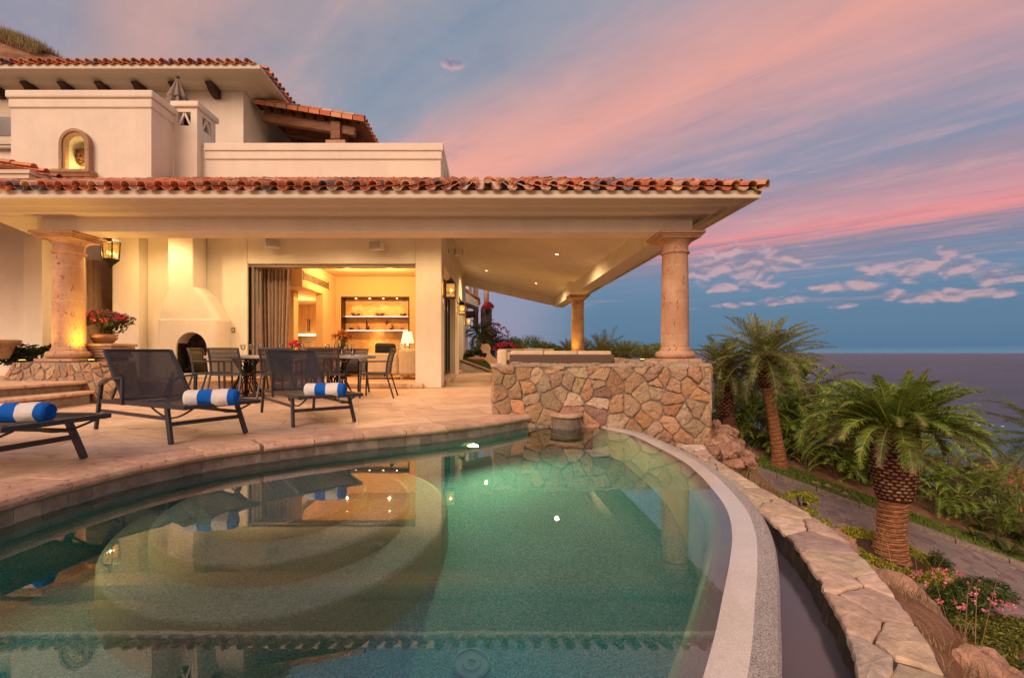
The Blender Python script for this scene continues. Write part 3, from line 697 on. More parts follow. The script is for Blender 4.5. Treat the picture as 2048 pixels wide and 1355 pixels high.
# road, kerb, grass verge as sheets following the slope
def road_pt(t, s, dz=0.0):
    p = Vector((cA.x, cA.y))+cd*t+cn*s; return (p.x, p.y, gplane(p.x, p.y)+dz)
def sheet(mb, t0, t1, s0f, s1f, dz, n=60, col=None):
    for i in range(n):
        ta, tb = t0+(t1-t0)*i/n, t0+(t1-t0)*(i+1)/n
        mb.quad(road_pt(ta, s0f(ta), dz), road_pt(tb, s0f(tb), dz), road_pt(tb, s1f(tb), dz), road_pt(ta, s1f(ta), dz), col)
b = MB(); sheet(b, -14, 22, lambda t: -3.75, lambda t: -.02, .03); struct('driveway', b, m_drive)
b = MB()
for i in range(36):
    t0, t1 = -14+i, -13.015+i
    P = [road_pt(t0, 0, 0), road_pt(t1, 0, 0), road_pt(t1, .2, 0), road_pt(t0, .2, 0)]
    b.add([(x, y, z-.1) for x, y, z in P]+[(x, y, z+.13) for x, y, z in P], [(0, 1, 2, 3), (7, 6, 5, 4), (0, 4, 5, 1), (1, 5, 6, 2), (2, 6, 7, 3), (3, 7, 4, 0)])
struct('kerb', b, m_curb, fix=True, bevel=.012)
def gw(t): return 1.65+.22*sin(t*.7+1)+.1*sin(t*2.1)
b = MB(); sheet(b, -14, 22, lambda t: .2, gw, .05); struct('verge_soil', b, M_plain('verge_earth', (.045, .06, .018), .95, 0, .1, .4, 9, .8))
RG = random.Random(5); b = MB()
for i in range(26000):
    t = RG.uniform(-4, 12); s = RG.uniform(.21, gw(t)+.03*RG.random()); p = Vector(road_pt(t, s, .05)); a = RG.uniform(0, 2*pi); h = RG.uniform(.03, .075); w = .009
    l = Vector((RG.uniform(-.03, .03), RG.uniform(-.03, .03), h)); k = RG.uniform(.7, 1.3); col = (.21*k*RG.uniform(.8, 1.4), .33*k, .05*k)
    u = Vector((cos(a)*w, sin(a)*w, 0)); b.add([p-u, p+u, p+l], [(0, 1, 2)], col)
tag(obj('grass', b, m_leaf), 'strip of short green lawn running beyond the driveway kerb', 'grass', kind='stuff')
# ------------------------------------------------------------------ the villa
villa = thing('villa', 'two storey cream stucco villa with clay tile roofs and covered terrace', 'house', (-5, 11, 0))
TCOL = [((.72, .25, .11), 6), ((.78, .34, .17), 5), ((.62, .18, .08), 4), ((.80, .50, .32), 3), ((.26, .19, .18), 2), ((.20, .16, .18), 1), ((.48, .18, .10), 2)]
def tiles(mb, o, ux, us, nn, cols, rows, sp=.258, rl=.36, keep=None, seed=1, pans=True, pal=TCOL, seg=6, rfac=1.0):
    R_ = random.Random(seed); o, ux, us, nn = Vector(o), Vector(ux).normalized(), Vector(us).normalized(), Vector(nn).normalized()
    for j in range(rows):
        for i in range(cols):
            for kind in ((0, 1) if pans else (0,)):
                cx = (i+(.5 if kind else 0))*sp; cs = j*rl
                if keep and not keep(cx, cs+rl*.4): continue
                col = pick(R_, pal); L = rl*1.16; lift = .010+R_.uniform(-.003, .004); dxx = R_.uniform(-.006, .006); yaw = R_.uniform(-.012, .012); st = R_.uniform(-.012, .012)
                vs_ = []
                for e, (sl, rr, zz) in enumerate(((0, 1.0, lift), (L, .84, 0))):
                    for off in (0, .013):
                        for k in range(seg+1):
                            a = pi*k/seg
                            r1 = (.082-off)*rr*rfac*sp/.258
                            x = cos(a)*r1; z = sin(a)*(r1*.92)
                            if kind: z = -z*.8+.012+(off*0); z = z+.018
                            else: z = z+.052
                            vs_.append(o+ux*(cx+x+dxx+yaw*sl)+us*(cs+sl+st)+nn*(z+zz))
                s1 = seg+1; fs = []
                for k in range(seg):
                    fs += [(k, k+1, 2*s1+k+1, 2*s1+k), (s1+k, 3*s1+k, 3*s1+k+1, s1+k+1), (k, s1+k, s1+k+1, k+1)]
                fs += [(0, 2*s1, 3*s1, s1), (seg, s1+seg, 3*s1+seg, 2*s1+seg)]
                mb.add(vs_, fs, col, False)
YE, XE, ZE = 7.54, 4.31, 3.26                                         # lower roof: eave line, right eave, fascia foot
SL = .387; zt0 = 3.405
# roof boards under the tiles (hipped at the right hand corner)
XT = XE+.06
b = MB(); y1 = 10.86; dxh = y1-YE
b.add([(-14, YE, zt0), (XT, YE, zt0), (XT-dxh, y1, zt0+SL*dxh), (-14, y1, zt0+SL*dxh)], [(0, 1, 2, 3)])
xr = -1.0; dr = XT-xr; yb = 22.6
b.add([(XT, YE, zt0), (XT, yb, zt0), (xr, yb, zt0+SL*dr), (xr, YE+dr, zt0+SL*dr)], [(0, 1, 2, 3)])
b.add([(XT-dxh, y1, zt0+SL*dxh), (xr, YE+dr, zt0+SL*dr), (xr, 10.86, zt0+SL*dxh)], [(0, 1, 2)])
b.add([(XT, yb, zt0), (xr, yb, zt0+SL*dr), (xr, yb, zt0+SL*dr-.9), (XT, yb, zt0-.12)], [(0, 1, 2, 3)])
roof = obj('roof', b, m_trim, villa, world=True)
b = MB(); un = Vector((0, -SL, 1)).normalized(); us = Vector((0, 1, SL))
sl_ = math.hypot(1, SL)
tiles(b, (-13.9, YE-.09, zt0-.035), (1, 0, 0), us, un, 71, 10, keep=lambda cx, cs: -13.9+cx < XT+.0-(cs/sl_-.12), seed=4)
un2 = Vector((SL, 0, 1)).normalized()
tiles(b, (XT+.09, YE+.1, zt0-.035), (0, 1, 0), (-1, 0, SL), un2, 58, 16, keep=lambda cx, cs: YE+.1+cx > YE+.03+cs/sl_, seed=5, seg=4)
obj('roof_tile', b, m_tile, roof)
b = MB(); R_ = random.Random(9); hp = Vector((XT+.05, YE-.06, zt0+.005)); hd = Vector((-1, 1, SL)); hl = hd.length; hd.normalize(); side = Vector((1, 1, 0)).normalized(); nup = side.cross(hd)*-1
if nup.z < 0: nup = -nup
for k in range(13):                                                   # ridge caps up the hip
    col = pick(R_, TCOL); p0 = hp+hd*(k*.40); vs_ = []
    for sl2, rr, zz in ((0, .105, .035), (.46, .085, .012)):
        for off in (0, .014):
            for q in range(9):
                a = pi*q/8; vs_.append(p0+hd*sl2+side*cos(a)*(rr-off)+nup*(sin(a)*(rr-off)*.95+zz-.01))
    fs = []
    for q in range(8): fs += [(q, q+1, 18+q+1, 18+q), (9+q, 27+q, 28+q, 10+q), (q, 9+q, 10+q, q+1), (18+q, 19+q, 28+q, 27+q)]
    b.add(vs_, fs, col)
obj('ridge_tile', b, m_tile, roof)
# moulded eave: fascia and stepped cornice, front run and right hand run mitred together
def cornice(mb, prof, x0, xc, yb_, yc):
    n = len(prof)                                                    # prof: (distance inwards from the outer face, z)
    pts = [[(x0, yc+d, z) for d, z in prof], [(xc-d, yc+d, z) for d, z in prof], [(xc-d, yb_, z) for d, z in prof]]
    vs_ = [p for l in pts for p in l]; fs = []
    for s_ in range(2):
        for i in range(n):
            j = (i+1) % n; fs.append((s_*n+i, s_*n+j, (s_+1)*n+j, (s_+1)*n+i))
    fs += [tuple(range(n))[::-1], tuple(range(2*n, 3*n))]
    mb.add(vs_, fs)
b = MB()
CP = [(0, 3.385), (0, 3.318), (-.03, 3.308), (-.035, 3.28), (-.03, 3.255), (.0, 3.248), (.012, 3.248), (.014, 3.285), (.04, 3.288), (.09, 3.28), (.15, 3.262), (.20, 3.235), (.235, 3.21), (.275, 3.205), (.277, 3.25), (.31, 3.255), (.37, 3.235), (.42, 3.20), (.45, 3.165), (.50, 3.155), (.505, 3.19), (.53, 3.20), (.60, 3.195), (.68, 3.19), (.78, 3.19), (.78, 3.385)]
cornice(b, CP, -14, XE, 22.55, YE); obj('cornice', b, m_trim, villa, world=True, fix=True)
# beams carried by the columns
b = MB(); YB0, YB1 = 8.32, 8.77; XB1, XB0 = 3.62, 3.17
b.box(-7.79, YB0, 2.925, XB1, YB1, 3.36); b.box(XB0, YB1+.003, 2.925, XB1, 22.0, 3.36)
obj('beam', b, m_plaster, villa, world=True, bevel=.006)
b = MB(); b.add([(-1.06, 22.003, 3.98), (3.62, 22.003, 2.925), (3.62, 22.003, 3.5), (-1.06, 22.003, 4.60), (-1.06, 22.4, 3.98), (3.62, 22.4, 2.925), (3.62, 22.4, 3.5), (-1.06, 22.4, 4.60)],
             [(0, 1, 2, 3), (5, 4, 7, 6), (0, 4, 5, 1), (3, 2, 6, 7)]); obj('end_beam', b, m_plaster, villa, world=True)
# hipped plaster ceiling
b = MB(); cz = 3.35; cs_ = .235; yf = YB1
def cc(x, y): return cz+cs_*max(0, min(XB0-x, y-yf))
L_ = XB0+1.02
b.add([(-9.3, yf, cz), (XB0, yf, cz), (XB0-2.2, yf+2.2, cz+cs_*2.2), (-9.3, yf+2.2, cz+cs_*2.2)], [(0, 1, 2, 3)])
b.add([(XB0, yf, cz), (XB0, 22.0, cz), (-1.02, 22.0, cz+cs_*L_), (-1.02, yf+L_, cz+cs_*L_), (-1.02, yf+2.2, cz+cs_*2.2), (XB0-2.2, yf+2.2, cz+cs_*2.2)], [(0, 1, 2, 3, 5), (3, 4, 5)])
b.add([(-9.3, yf, cz), (-9.3, yf+2.2, cz+cs_*2.2), (-9.3, yf+2.2, cz-.3)], [(0, 1, 2)])
obj('ceiling', b, m_plaster, villa, world=True)
# columns
def column(x, y, z0, z1, seg=40):
    t = obj('column', colshaft(x, y, z0, z1, seg), m_cantera, villa, world=True)
    b = MB(); zc_ = z1-.0
    b.lathe([(.27, z0+.045), (.315, z0+.06), (.335, z0+.095), (.335, z0+.13), (.315, z0+.165), (.27, z0+.178), (.255, z0+.19), (.265, z0+.205), (.25, z0+.22), (.237, z0+.25)], seg, (x, y, 0), caps=False)
    b.box(x-.33, y-.33, z0+.0, x+.33, y+.33, z0+.045); obj('column_base', b, m_cantera, t)
    b = MB()
    b.lathe([(.222, z1-.36), (.245, z1-.35), (.255, z1-.335), (.245, z1-.318), (.222, z1-.31), (.222, z1-.22), (.24, z1-.185), (.30, z1-.125), (.33, z1-.11)], seg, (x, y, 0), caps=False)
    for h, a, c in ((.33, z1-.115, z1-.085), (.355, z1-.083, z1-.055), (.385, z1-.053, z1-.003)): b.box(x-h, y-h, a, x+h, y+h, c)
    obj('column_capital', b, m_cantera, t, bevel=.008)
    return t
def colshaft(x, y, z0, z1, seg):
    b = MB(); n = 14; pr = []
    for k in range(n+1):
        u = k/n; pr.append((.238-.02*u+.004*sin(u*pi), z0+.22+(z1-.32-z0-.22)*u))
    b.lathe(pr, seg, (x, y, 0), caps=False); return b
column(3.40, 8.55, .663, 2.925); column(-7.50, 8.55, .663, 2.925); column(3.40, 17.6, .663, 2.925)
b = MB()
# front wall at y 10.9 with the wide opening, its right face and the pier left of the fireplace
YF = 10.9; OX0, OX1, OZ = -5.48, -1.62, 2.85; XR = -1.02
b.box(-7.77, YF, 0, OX0, YF+.38, 4.15); b.box(OX1, YF, 0, XR, YF+.72, 4.15); b.box(OX0, YF, OZ, OX1, YF+.38, 4.15)
b.box(-8.36, YF-.28, 0, -7.773, YF+.3, 4.12); obj('wall', b, m_plaster, villa, world=True, bevel=.02)
# right hand side wall with two door recesses
b = MB(); T = -.42
for a, c in ((15.7, 17.9), (20.3, 22.2)): b.box(XR-.40, a, 0, XR, c, 4.6)
b.box(XR-.40, YF+.724, 2.95, XR, 15.697, 4.6); b.box(XR-.40, 17.903, 2.95, XR, 20.297, 4.6); b.box(XR-.4, 22.203, 0, XR, 24, 4.9)
obj('wall', b, m_plaster, villa, world=True)
for (a, c) in ((11.62, 15.70), (17.9, 20.3)):
    b = MB(); g = MB()
    for k in range(4 if c-a > 3 else 3):
        n_ = (4 if c-a > 3 else 3); y0 = a+(c-a)*k/n_+.004; y2 = a+(c-a)*(k+1)/n_-.004
        for (p, q) in (((y0+.03, .16), (y0+.03, 2.9)), ((y2-.03, .16), (y2-.03, 2.9)), ((y0, .19), (y2, .19)), ((y0, 2.87), (y2, 2.87))): b.bar((XR-.2, p[0], p[1]), (XR-.2, q[0], q[1]), .06, .06)
        g.box(XR-.205, y0+.06, .22, XR-.198, y2-.06, 2.84)
    o = obj('side_door', b, m_metal, villa, world=True); obj('door_glass', g, m_pane, o)
    b = MB(); b.box(XR-.42, a+.003, .003, XR+.05, c-.003, .125); obj('door_sill', b, m_trav, villa, world=True, bevel=.01)
# left part: recessed doorway with a dressed stone jamb, outer wall
b = MB(); b.box(-9.6, 9.85, -.02, -9.2, 12.6, 4.1); b.box(-9.2, 12.3, 0, -8.2, 12.6, 4.15); b.box(-16, 10.0, 0, -9.603, 10.4, 4.4)
obj('wall', b, m_plaster, villa, world=True, bevel=.012)
b = MB(); b.box(-9.198, 10.95, .3, -9.08, 11.62, 2.95); b.box(-9.198, 11.02, .3, -9.04, 11.55, 2.97); b.box(-8.90, 12.14, .3, -8.3, 12.298, 2.9); b.box(-8.84, 12.10, .3, -8.4, 12.138, 2.9)
obj('door_surround', b, m_cantera_t, villa, world=True, bevel=.015)
b = MB(); b.box(-8.8, 12.06, .3, -8.2, 12.098, 2.7); obj('door', b, m_oldwood, villa, world=True)
# raised landing, steps, low planter wall
b = MB(); b.prism([(-6.70, 5.7), (-6.62, 7.25), (-6.55, 7.9), (-7.0, 9.7), (-9.2, 12.3), (-13, 12.3), (-13, 5.2), (-7.2, 5.2)], .003, .30)
b.prism([(-6.28, 5.9), (-6.26, 6.6), (-6.30, 7.55), (-6.55, 7.8), (-6.6, 7.25), (-6.68, 5.7)], .003, .15)
obj('entrance_step', b, M_attr('step_riser', .9, .2, 14, .5, .01) if False else M_plain('step_riser', (.30, .24, .20), .9, 0, .2, .35, 14, .6), villa, world=True)
b = MB(); ed = lambda P, d: [(x+d, y) for x, y in P]
P1 = [(-6.72, 5.6), (-6.68, 6.5), (-6.61, 7.25), (-6.54, 7.9)]; P2 = [(-6.29, 5.8), (-6.26, 6.6), (-6.29, 7.3), (-6.33, 7.62)]
b.prism(ed(P1, .05)+[(-7.0, 9.7), (-9.2, 12.2), (-13, 12.2), (-13, 5.2), (-7.2, 5.2)], .303, .35); b.prism(ed(P2, .05)+ed(P1, -.02)[::-1], .153, .20)
obj('step_tread', b, m_coping if False else M_trav(), villa, world=True, bevel=.014)
b = MB(); b.box(-13, 9.3, .35, -8.1, 9.55, .69); b.box(-13.1, 9.55, .35, -9.6, 9.9, .62); obj('planter_wall', b, m_plaster, villa, world=True, bevel=.02)
# plinth (hearth) along the wall and room sill
b = MB(); b.box(-7.77, 9.15, .003, -4.9, YF, .27); obj('hearth', b, m_cantera_t, villa, world=True, bevel=.02)
b = MB(); b.box(OX0+.05, YF-.12, .003, OX1+.18, YF+.6, .115); obj('opening_sill', b, m_trav, villa, world=True, bevel=.02)
# fireplace with rounded adobe hood
FX = -6.66; b = MB()
def fp(x0, x1, d, z): # superelliptic plan against the wall
    P = []; n = 18
    for k in range(n+1):
        a = pi*k/n; ca, sa = cos(a), sin(a)
        P.append(((x0+x1)/2+(x1-x0)/2*math.copysign(abs(ca)**.24, ca), YF-.002-d*abs(sa)**.28, z))
    return P
lv = [fp(-7.24, -5.86, .52, .272), fp(-7.24, -5.86, .52, 1.52), fp(-7.225, -5.875, .51, 1.56), fp(-7.06, -6.15, .515, 2.06), fp(-6.99, -6.33, .52, 2.24)]
n = len(lv[0]); vs_ = [p for l in lv for p in l]
b.add(vs_, [(i*n+k, i*n+k+1, (i+1)*n+k+1, (i+1)*n+k) for i in range(len(lv)-1) for k in range(n-1)]+[tuple(range(n))[::-1], tuple(range((len(lv)-1)*n, len(lv)*n))]+[tuple([i*n for i in range(len(lv))]+[(i+1)*n-1 for i in range(len(lv))][::-1])])
fire = obj('fireplace', b, m_plaster, villa, world=True, fix=True)
ax0, ax1 = -6.78, -6.10; acx = (ax0+ax1)/2-.0
ar = [(ax0, .36), (ax1, .36), (ax1, .90)]+[(acx+(ax1-ax0)/2*cos(pi*k/14), .90+(.36)*sin(pi*k/14)) for k in range(1, 14)]+[(ax0, .90)]
b = MB(); n = len(ar); b.add([(x, 9.9, z) for x, z in ar]+[(x, 10.80, z) for x, z in ar], [tuple(range(n)), tuple(range(n, 2*n))[::-1]]+[(i, (i+1) % n, n+(i+1) % n, n+i) for i in range(n)])
bm = None; cut(fire, b)
fb = MB()
for (p, q) in (((ax0+.012, 10.43), (ax0+.012, 10.78)), ((ax1-.012, 10.43), (ax1-.012, 10.78))): fb.box(p[0]-.01, p[1], .37, p[0]+.01, q[1], 1.24)
fb.box(ax0, 10.76, .37, ax1, 10.785, 1.26); fb.box(ax0, 10.42, .362, ax1, 10.78, .375); obj('firebox', fb, M_plain('sooted_brick', (.05, .035, .03), .95, 0, .1, .7, 9, .8), fire)
fb = MB(); R_ = random.Random(2)
for k in range(4): a = R_.uniform(-.4, .4); fb.tube([(ax0+.12+.06*k, 10.50+.05*k, .42+.05*(k % 2)), (ax1-.14, 10.56+.05*k+a*.1, .45+.05*(k % 2))], .045, 8)
obj('log', fb, m_dark, fire)
b = MB(); b.box(-6.96, YF-.52, 2.2, -6.40, YF-.004, 4.1); obj('flue', b, m_plaster, fire, bevel=.03)
# upper masses: tile roof runs up against them
def cap_band(mb, x0, y0, x1, y1, zt, ov=.07, h1=.16, h2=.20):         # coping course and the band under it
    mb.box(x0-ov, y0-ov, zt-h1, x1+ov, y1+ov, zt); mb.box(x0-.035, y0-.035, zt-h1-h2, x1+.035, y1+.035, zt-h1-.004)
b = MB(); b.box(-10.02, 10.02, 3.9, -7.06, 10.72, 6.28); blk = obj('chimney_block', b, m_plaster, villa, world=True)
b2 = MB(); cap_band(b2, -10.02, 10.02, -7.06, 10.72, 6.32); obj('coping_band', b2, m_plaster, blk, bevel=.03)
# lit wall niche with carved head
nx, nz0, nz1 = -8.60, 4.61, 5.17; hw = .20
ar = [(nx-hw, nz0), (nx+hw, nz0)]+[(nx+hw*cos(pi*k/14), nz1+.20*sin(pi*k/14)) for k in range(0, 15)]
b = MB(); n = len(ar); b.add([(x, 9.8, z) for x, z in ar]+[(x, 10.32, z) for x, z in ar], [tuple(range(n)), tuple(range(n, 2*n))[::-1]]+[(i, (i+1) % n, n+(i+1) % n, n+i) for i in range(n)])
cut(blk, b)
b = MB(); 
def archframe(mb, cx, z0, zs, r0, r1, h, y0, y1):
    I = [(cx-r0, z0)]+[(cx-r0*cos(pi*k/16), zs+h*sin(pi*k/16)) for k in range(17)]+[(cx+r0, z0)]
    O = [(cx-r1, z0)]+[(cx-r1*cos(pi*k/16), zs+(h+r1-r0)*sin(pi*k/16)) for k in range(17)]+[(cx+r1, z0)]
    n = len(I); vs_ = [(x, y0, z) for x, z in I]+[(x, y0, z) for x, z in O]+[(x, y1, z) for x, z in I]+[(x, y1, z) for x, z in O]
    fs = []
    for i in range(n-1): fs += [(i, i+1, n+i+1, n+i), (n+i, n+i+1, 3*n+i+1, 3*n+i), (2*n+i, 2*n+i+1, i+1, i), (3*n+i, 3*n+i+1, 2*n+i+1, 2*n+i)]
    mb.add(vs_, fs)
archframe(b, nx, nz0, nz1, hw, hw+.115, .20, 9.93, 10.03); archframe(b, nx, nz0, nz1, hw+.055, hw+.118, .255, 9.90, 9.932)
nich = obj('wall_niche', b, m_cantera_t, villa, world=True, bevel=.008)
b = MB(); b.profx([(9.80, 4.605), (9.80, 4.55), (9.84, 4.51), (9.86, 4.47), (9.93, 4.43), (9.97, 4.38), (10.03, 4.38), (10.03, 4.605)], nx-.40, nx+.40); obj('niche_sill', b, m_cantera_t, nich, bevel=.008)
lamp('POINT', (nx+.13, 10.10, nz0+.05), 7, (1, .72, .22), .05, name='niche_light')
b = MB()                                                              # carved lion head
hc = Vector((nx-.09, 10.22, 5.02)); R_ = random.Random(4)
def ball(mb, c, rx, ry, rz_, seg=16, rings=10, col=None, nz=0):
    vs_ = []; 
    for i in range(rings+1):
        for k in range(seg):
            t = pi*i/rings; a = 2*pi*k/seg; q = 1+nz*mnoise.noise(Vector((sin(t)*cos(a)*3+c[0]*9, sin(t)*sin(a)*3, cos(t)*3+c[2]*7)))
            vs_.append((c[0]+rx*q*sin(t)*cos(a), c[1]+ry*q*sin(t)*sin(a), c[2]+rz_*q*cos(t)))
    mb.add(vs_, [(i*seg+k, i*seg+(k+1) % seg, (i+1)*seg+(k+1) % seg, (i+1)*seg+k) for i in range(rings) for k in range(seg)], col, True)
ball(b, hc, .125, .07, .16, nz=.25)
for k in range(22):
    a = 2*pi*k/22; ball(b, hc+Vector((cos(a)*.115, .01, sin(a)*.145-.01)), .035, .045, .05, 8, 6, nz=.3)
ball(b, hc+Vector((0, -.06, -.03)), .045, .05, .05); ball(b, hc+Vector((0, -.07, .03)), .022, .045, .05)
for s_ in (-1, 1): ball(b, hc+Vector((s_*.045, -.055, .05)), .022, .02, .016); ball(b, hc+Vector((s_*.035, -.07, -.06)), .03, .035, .028); ball(b, hc+Vector((s_*.09, -.02, .13)), .03, .02, .035)
ball(b, hc+Vector((0, -.055, -.11)), .035, .03, .03)
for k in range(9): b.tube([hc+Vector(((k-4)*.022, -.03, -.10)), hc+Vector(((k-4)*.018, -.02, -.21+abs(k-4)*.015))], [.014, .006], 6)
tag(obj('lion_mask', b, M_plain('ochre_stone', (.22, .11, .045), .8, 0, .2, .5, 30, .8)), 'carved stone lion head mask inside the lit arched niche', 'sculpture')
# square vent stack beside it
b = MB(); b.box(-7.057, 10.72, 3.9, -6.52, 11.45, 6.33); st = obj('chimney_stack', b, m_plaster, villa, world=True)
b2 = MB(); b2.box(-7.10, 10.66, 6.335, -6.46, 11.52, 6.47); obj('stack_cap', b2, m_plaster, st, bevel=.03)
cb = MB(); cb.box(-6.955, 10.4, 5.93, -6.665, 10.95, 6.24); cut(st, cb); cb = MB(); cb.box(-6.75, 10.93, 5.93, -6.3, 11.27, 6.24); cut(st, cb)
b2 = MB()
for Q in ((((-6.94, 10.74, 5.94)), (-6.81, 10.74, 6.23), (-6.68, 10.74, 5.94)), ((-6.54, 10.95, 5.94), (-6.54, 11.10, 6.23), (-6.54, 11.25, 5.94))):
    b2 = MB(); b2.bar(Q[0], Q[1], .035, .04); b2.bar(Q[2], Q[1], .035, .041); obj('vent_brace', b2, m_plaster, st)
b2 = MB(); b2.box(-6.95, 10.94, 5.94, -6.76, 10.955, 6.23); b2.box(-6.752, 10.96, 5.94, -6.738, 11.26, 6.23); obj('vent_screen', b2, m_dark, st)
# roof terrace parapet
b = MB(); b.box(-6.52, 10.90, 4.16, XR-.02, 11.15, 5.55); b.box(XR-.29, 11.153, 4.16, XR-.02, 19, 5.55); par = obj('parapet', b, m_plaster, villa, world=True)
b2 = MB(); b2.box(-6.45, 10.84, 5.42, XR+.045, 11.21, 5.60); b2.box(XR-.35, 11.213, 5.42, XR+.045, 19.05, 5.60); b2.box(-6.45, 10.865, 5.235, XR+.012, 11.18, 5.416); b2.box(XR-.32, 11.184, 5.235, XR+.012, 19, 5.416); obj('coping_band', b2, m_plaster, par, bevel=.022)
# small tiled eave at far left
b = MB(); b.box(-12, 8.75, 4.02, -8.42, 9.6, 4.10); b.box(-12, 8.72, 4.104, -8.38, 9.65, 4.17); ro_ = obj('side_roof', b, m_trim, villa, world=True)
b = MB(); tiles(b, (-8.36, 8.78, 4.17), (0, 1, 0), (-1, 0, .16), (.16, 0, 1), 4, 8, sp=.258, rl=.38, seed=8); obj('roof_tile', b, m_tile, ro_)
# upper storey
b = MB(); b.box(-17, 14, 3.5, -7.15, 19, 8.62); b.box(-7.147, 15.45, 4.5, -4.2, 19, 7.4); up_ = obj('upper_wall', b, m_plaster, villa, world=True)
b2 = MB(); UX, UY = -6.25, 13.12
CP2 = [(0, 8.76), (0, 8.70), (-.02, 8.69), (-.02, 8.64), (.02, 8.62), (.06, 8.60), (.14, 8.585), (.17, 8.62), (.22, 8.635), (.34, 8.60), (.42, 8.56), (.46, 8.54), (.56, 8.535), (.57, 8.56), (.70, 8.545), (.78, 8.51), (.84, 8.505), (.90, 8.505), (.90, 8.76)]
cornice(b2, CP2, -17, UX, 18.5, UY); obj('cornice', b2, m_trim, up_, fix=True)
b2 = MB(); b2.add([(-17, UY, 8.77), (UX, UY, 8.77), (UX-3, UY+3, 9.7), (-17, UY+3, 9.7), (UX, 18.5, 8.77), (UX-3, 18.5, 9.7)], [(0, 1, 2, 3), (1, 4, 5, 2)]); ur = obj('upper_roof', b2, m_trim, villa, world=True)
b2 = MB(); tiles(b2, (-16.9, UY-.06, 8.76), (1, 0, 0), (0, 1, .31), (0, -.31, 1), 41, 4, keep=lambda cx, cs: -16.9+cx < UX-cs*.95+.12, seed=12)
tiles(b2, (UX+.06, UY+.1, 8.76), (0, 1, 0), (-1, 0, .31), (.31, 0, 1), 21, 4, keep=lambda cx, cs: UY+cx > UY+cs*.95, seed=13); obj('roof_tile', b2, m_tile, ur)
for k in range(7):                                                    # carved timber corbels
    x = (60+73*(k-1)-VX)/F*13.72; b = MB(); pr = [(13.50, 8.53), (13.50, 8.48), (13.58, 8.44), (13.66, 8.36), (13.76, 8.30), (13.88, 8.27), (13.99, 8.26), (13.99, 8.53)]
    b.profx(pr, x-.10, x+.10); obj('corbel', b, m_darkwood, villa, world=True, bevel=.012)
b = MB(); b.box(-14.6, 13.90, 7.02, -13.75, 13.995, 7.85); win = obj('window', b, m_trim, villa, world=True, bevel=.01)
b = MB(); b.box(-14.5, 13.885, 7.14, -13.85, 13.898, 7.70); obj('pane', b, M_plain('dusk_pane', (.12, .12, .12), .15, 0, .8), win)
b = MB(); b.box(-14.8, 13.80, 6.86, -13.72, 13.897, 7.0); b.box(-14.75, 13.84, 6.78, -13.76, 13.995, 6.855); obj('window_sill', b, m_trim, win, bevel=.01)
# timber pergola with a tiled lean-to roof on the roof terrace
pg = thing('pergola', 'timber framed tiled lean-to roof on the upper terrace', 'pergola', (-5.3, 15.8, 5.2))
yg0, yg1 = 14.45, 18.4
def gz(x): return 8.44+(x+6.95)*(7.92-8.44)/(3.2)
b = MB()
b.add([(-7.0, yg0, gz(-7.0)), (-3.75, yg0, gz(-3.75)), (-3.75, yg1, gz(-3.75)), (-7.0, yg1, gz(-7.0)), (-7.0, yg0, gz(-7.0)-.035), (-3.75, yg0, gz(-3.75)-.035), (-3.75, yg1, gz(-3.75)-.035), (-7.0, yg1, gz(-7.0)-.035)],
      [(0, 1, 2, 3), (7, 6, 5, 4), (0, 4, 5, 1), (1, 5, 6, 2)]); 
obj('roof_board', b, m_oldwood, pg, world=True)
b = MB(); tiles(b, (-3.70, yg0+.06, gz(-3.75)+.0), (0, 1, 0), (-1, 0, .1625), (.1625, 0, 1), 15, 10, sp=.258, rl=.335, seed=15)
R_ = random.Random(77)
for k in range(10):                                                   # barrel tiles closing the verge
    x1 = -3.70-k*.335; c_ = pick(R_, TCOL[:4]); 
    b.add([(x1, yg0-.05, gz(x1)-.10), (x1-.36, yg0-.05, gz(x1-.36)-.10), (x1-.36, yg0-.05, gz(x1-.36)+.03), (x1, yg0-.05, gz(x1)+.045), (x1, yg0+.12, gz(x1)+.13), (x1-.36, yg0+.12, gz(x1-.36)+.115)], [(0, 1, 2, 3), (3, 2, 5, 4)], c_)
obj('roof_tile', b, m_tile, pg, world=True)
for k in range(10): x1 = -3.95-k*.335; b = MB(); b.box(x1-.03, yg0+.0, gz(x1)-.12, x1+.03, yg0+.30, gz(x1)-.037); obj('rafter_end', b, m_darkwood, pg, world=True)
for j, (yy, xr0) in enumerate(((14.75, -6.9), (15.6, -6.55), (16.5, -6.5), (17.4, -6.5))):
    b = MB(); b.bar((xr0, yy, gz(xr0)-.33), (-4.05, yy, gz(-4.05)-.33), .20, .27); obj('rafter', b, m_oldwood, pg, world=True, bevel=.02)
b = MB(); b.bar((-4.62, 14.55, 7.63), (-4.62, 18.4, 7.63), .30, .55); obj('post_beam', b, m_oldwood, pg, world=True, bevel=.02)
b = MB(); b.lathe([(.20, 5.2), (.19, 7.05), (.22, 7.08), (.30, 7.2)], 24, (-4.62, 14.85, 0), caps=False); b.box(-4.92, 14.55, 7.2, -4.32, 15.15, 7.33); obj('stone_post', b, m_cantera, pg, world=True, bevel=.01)
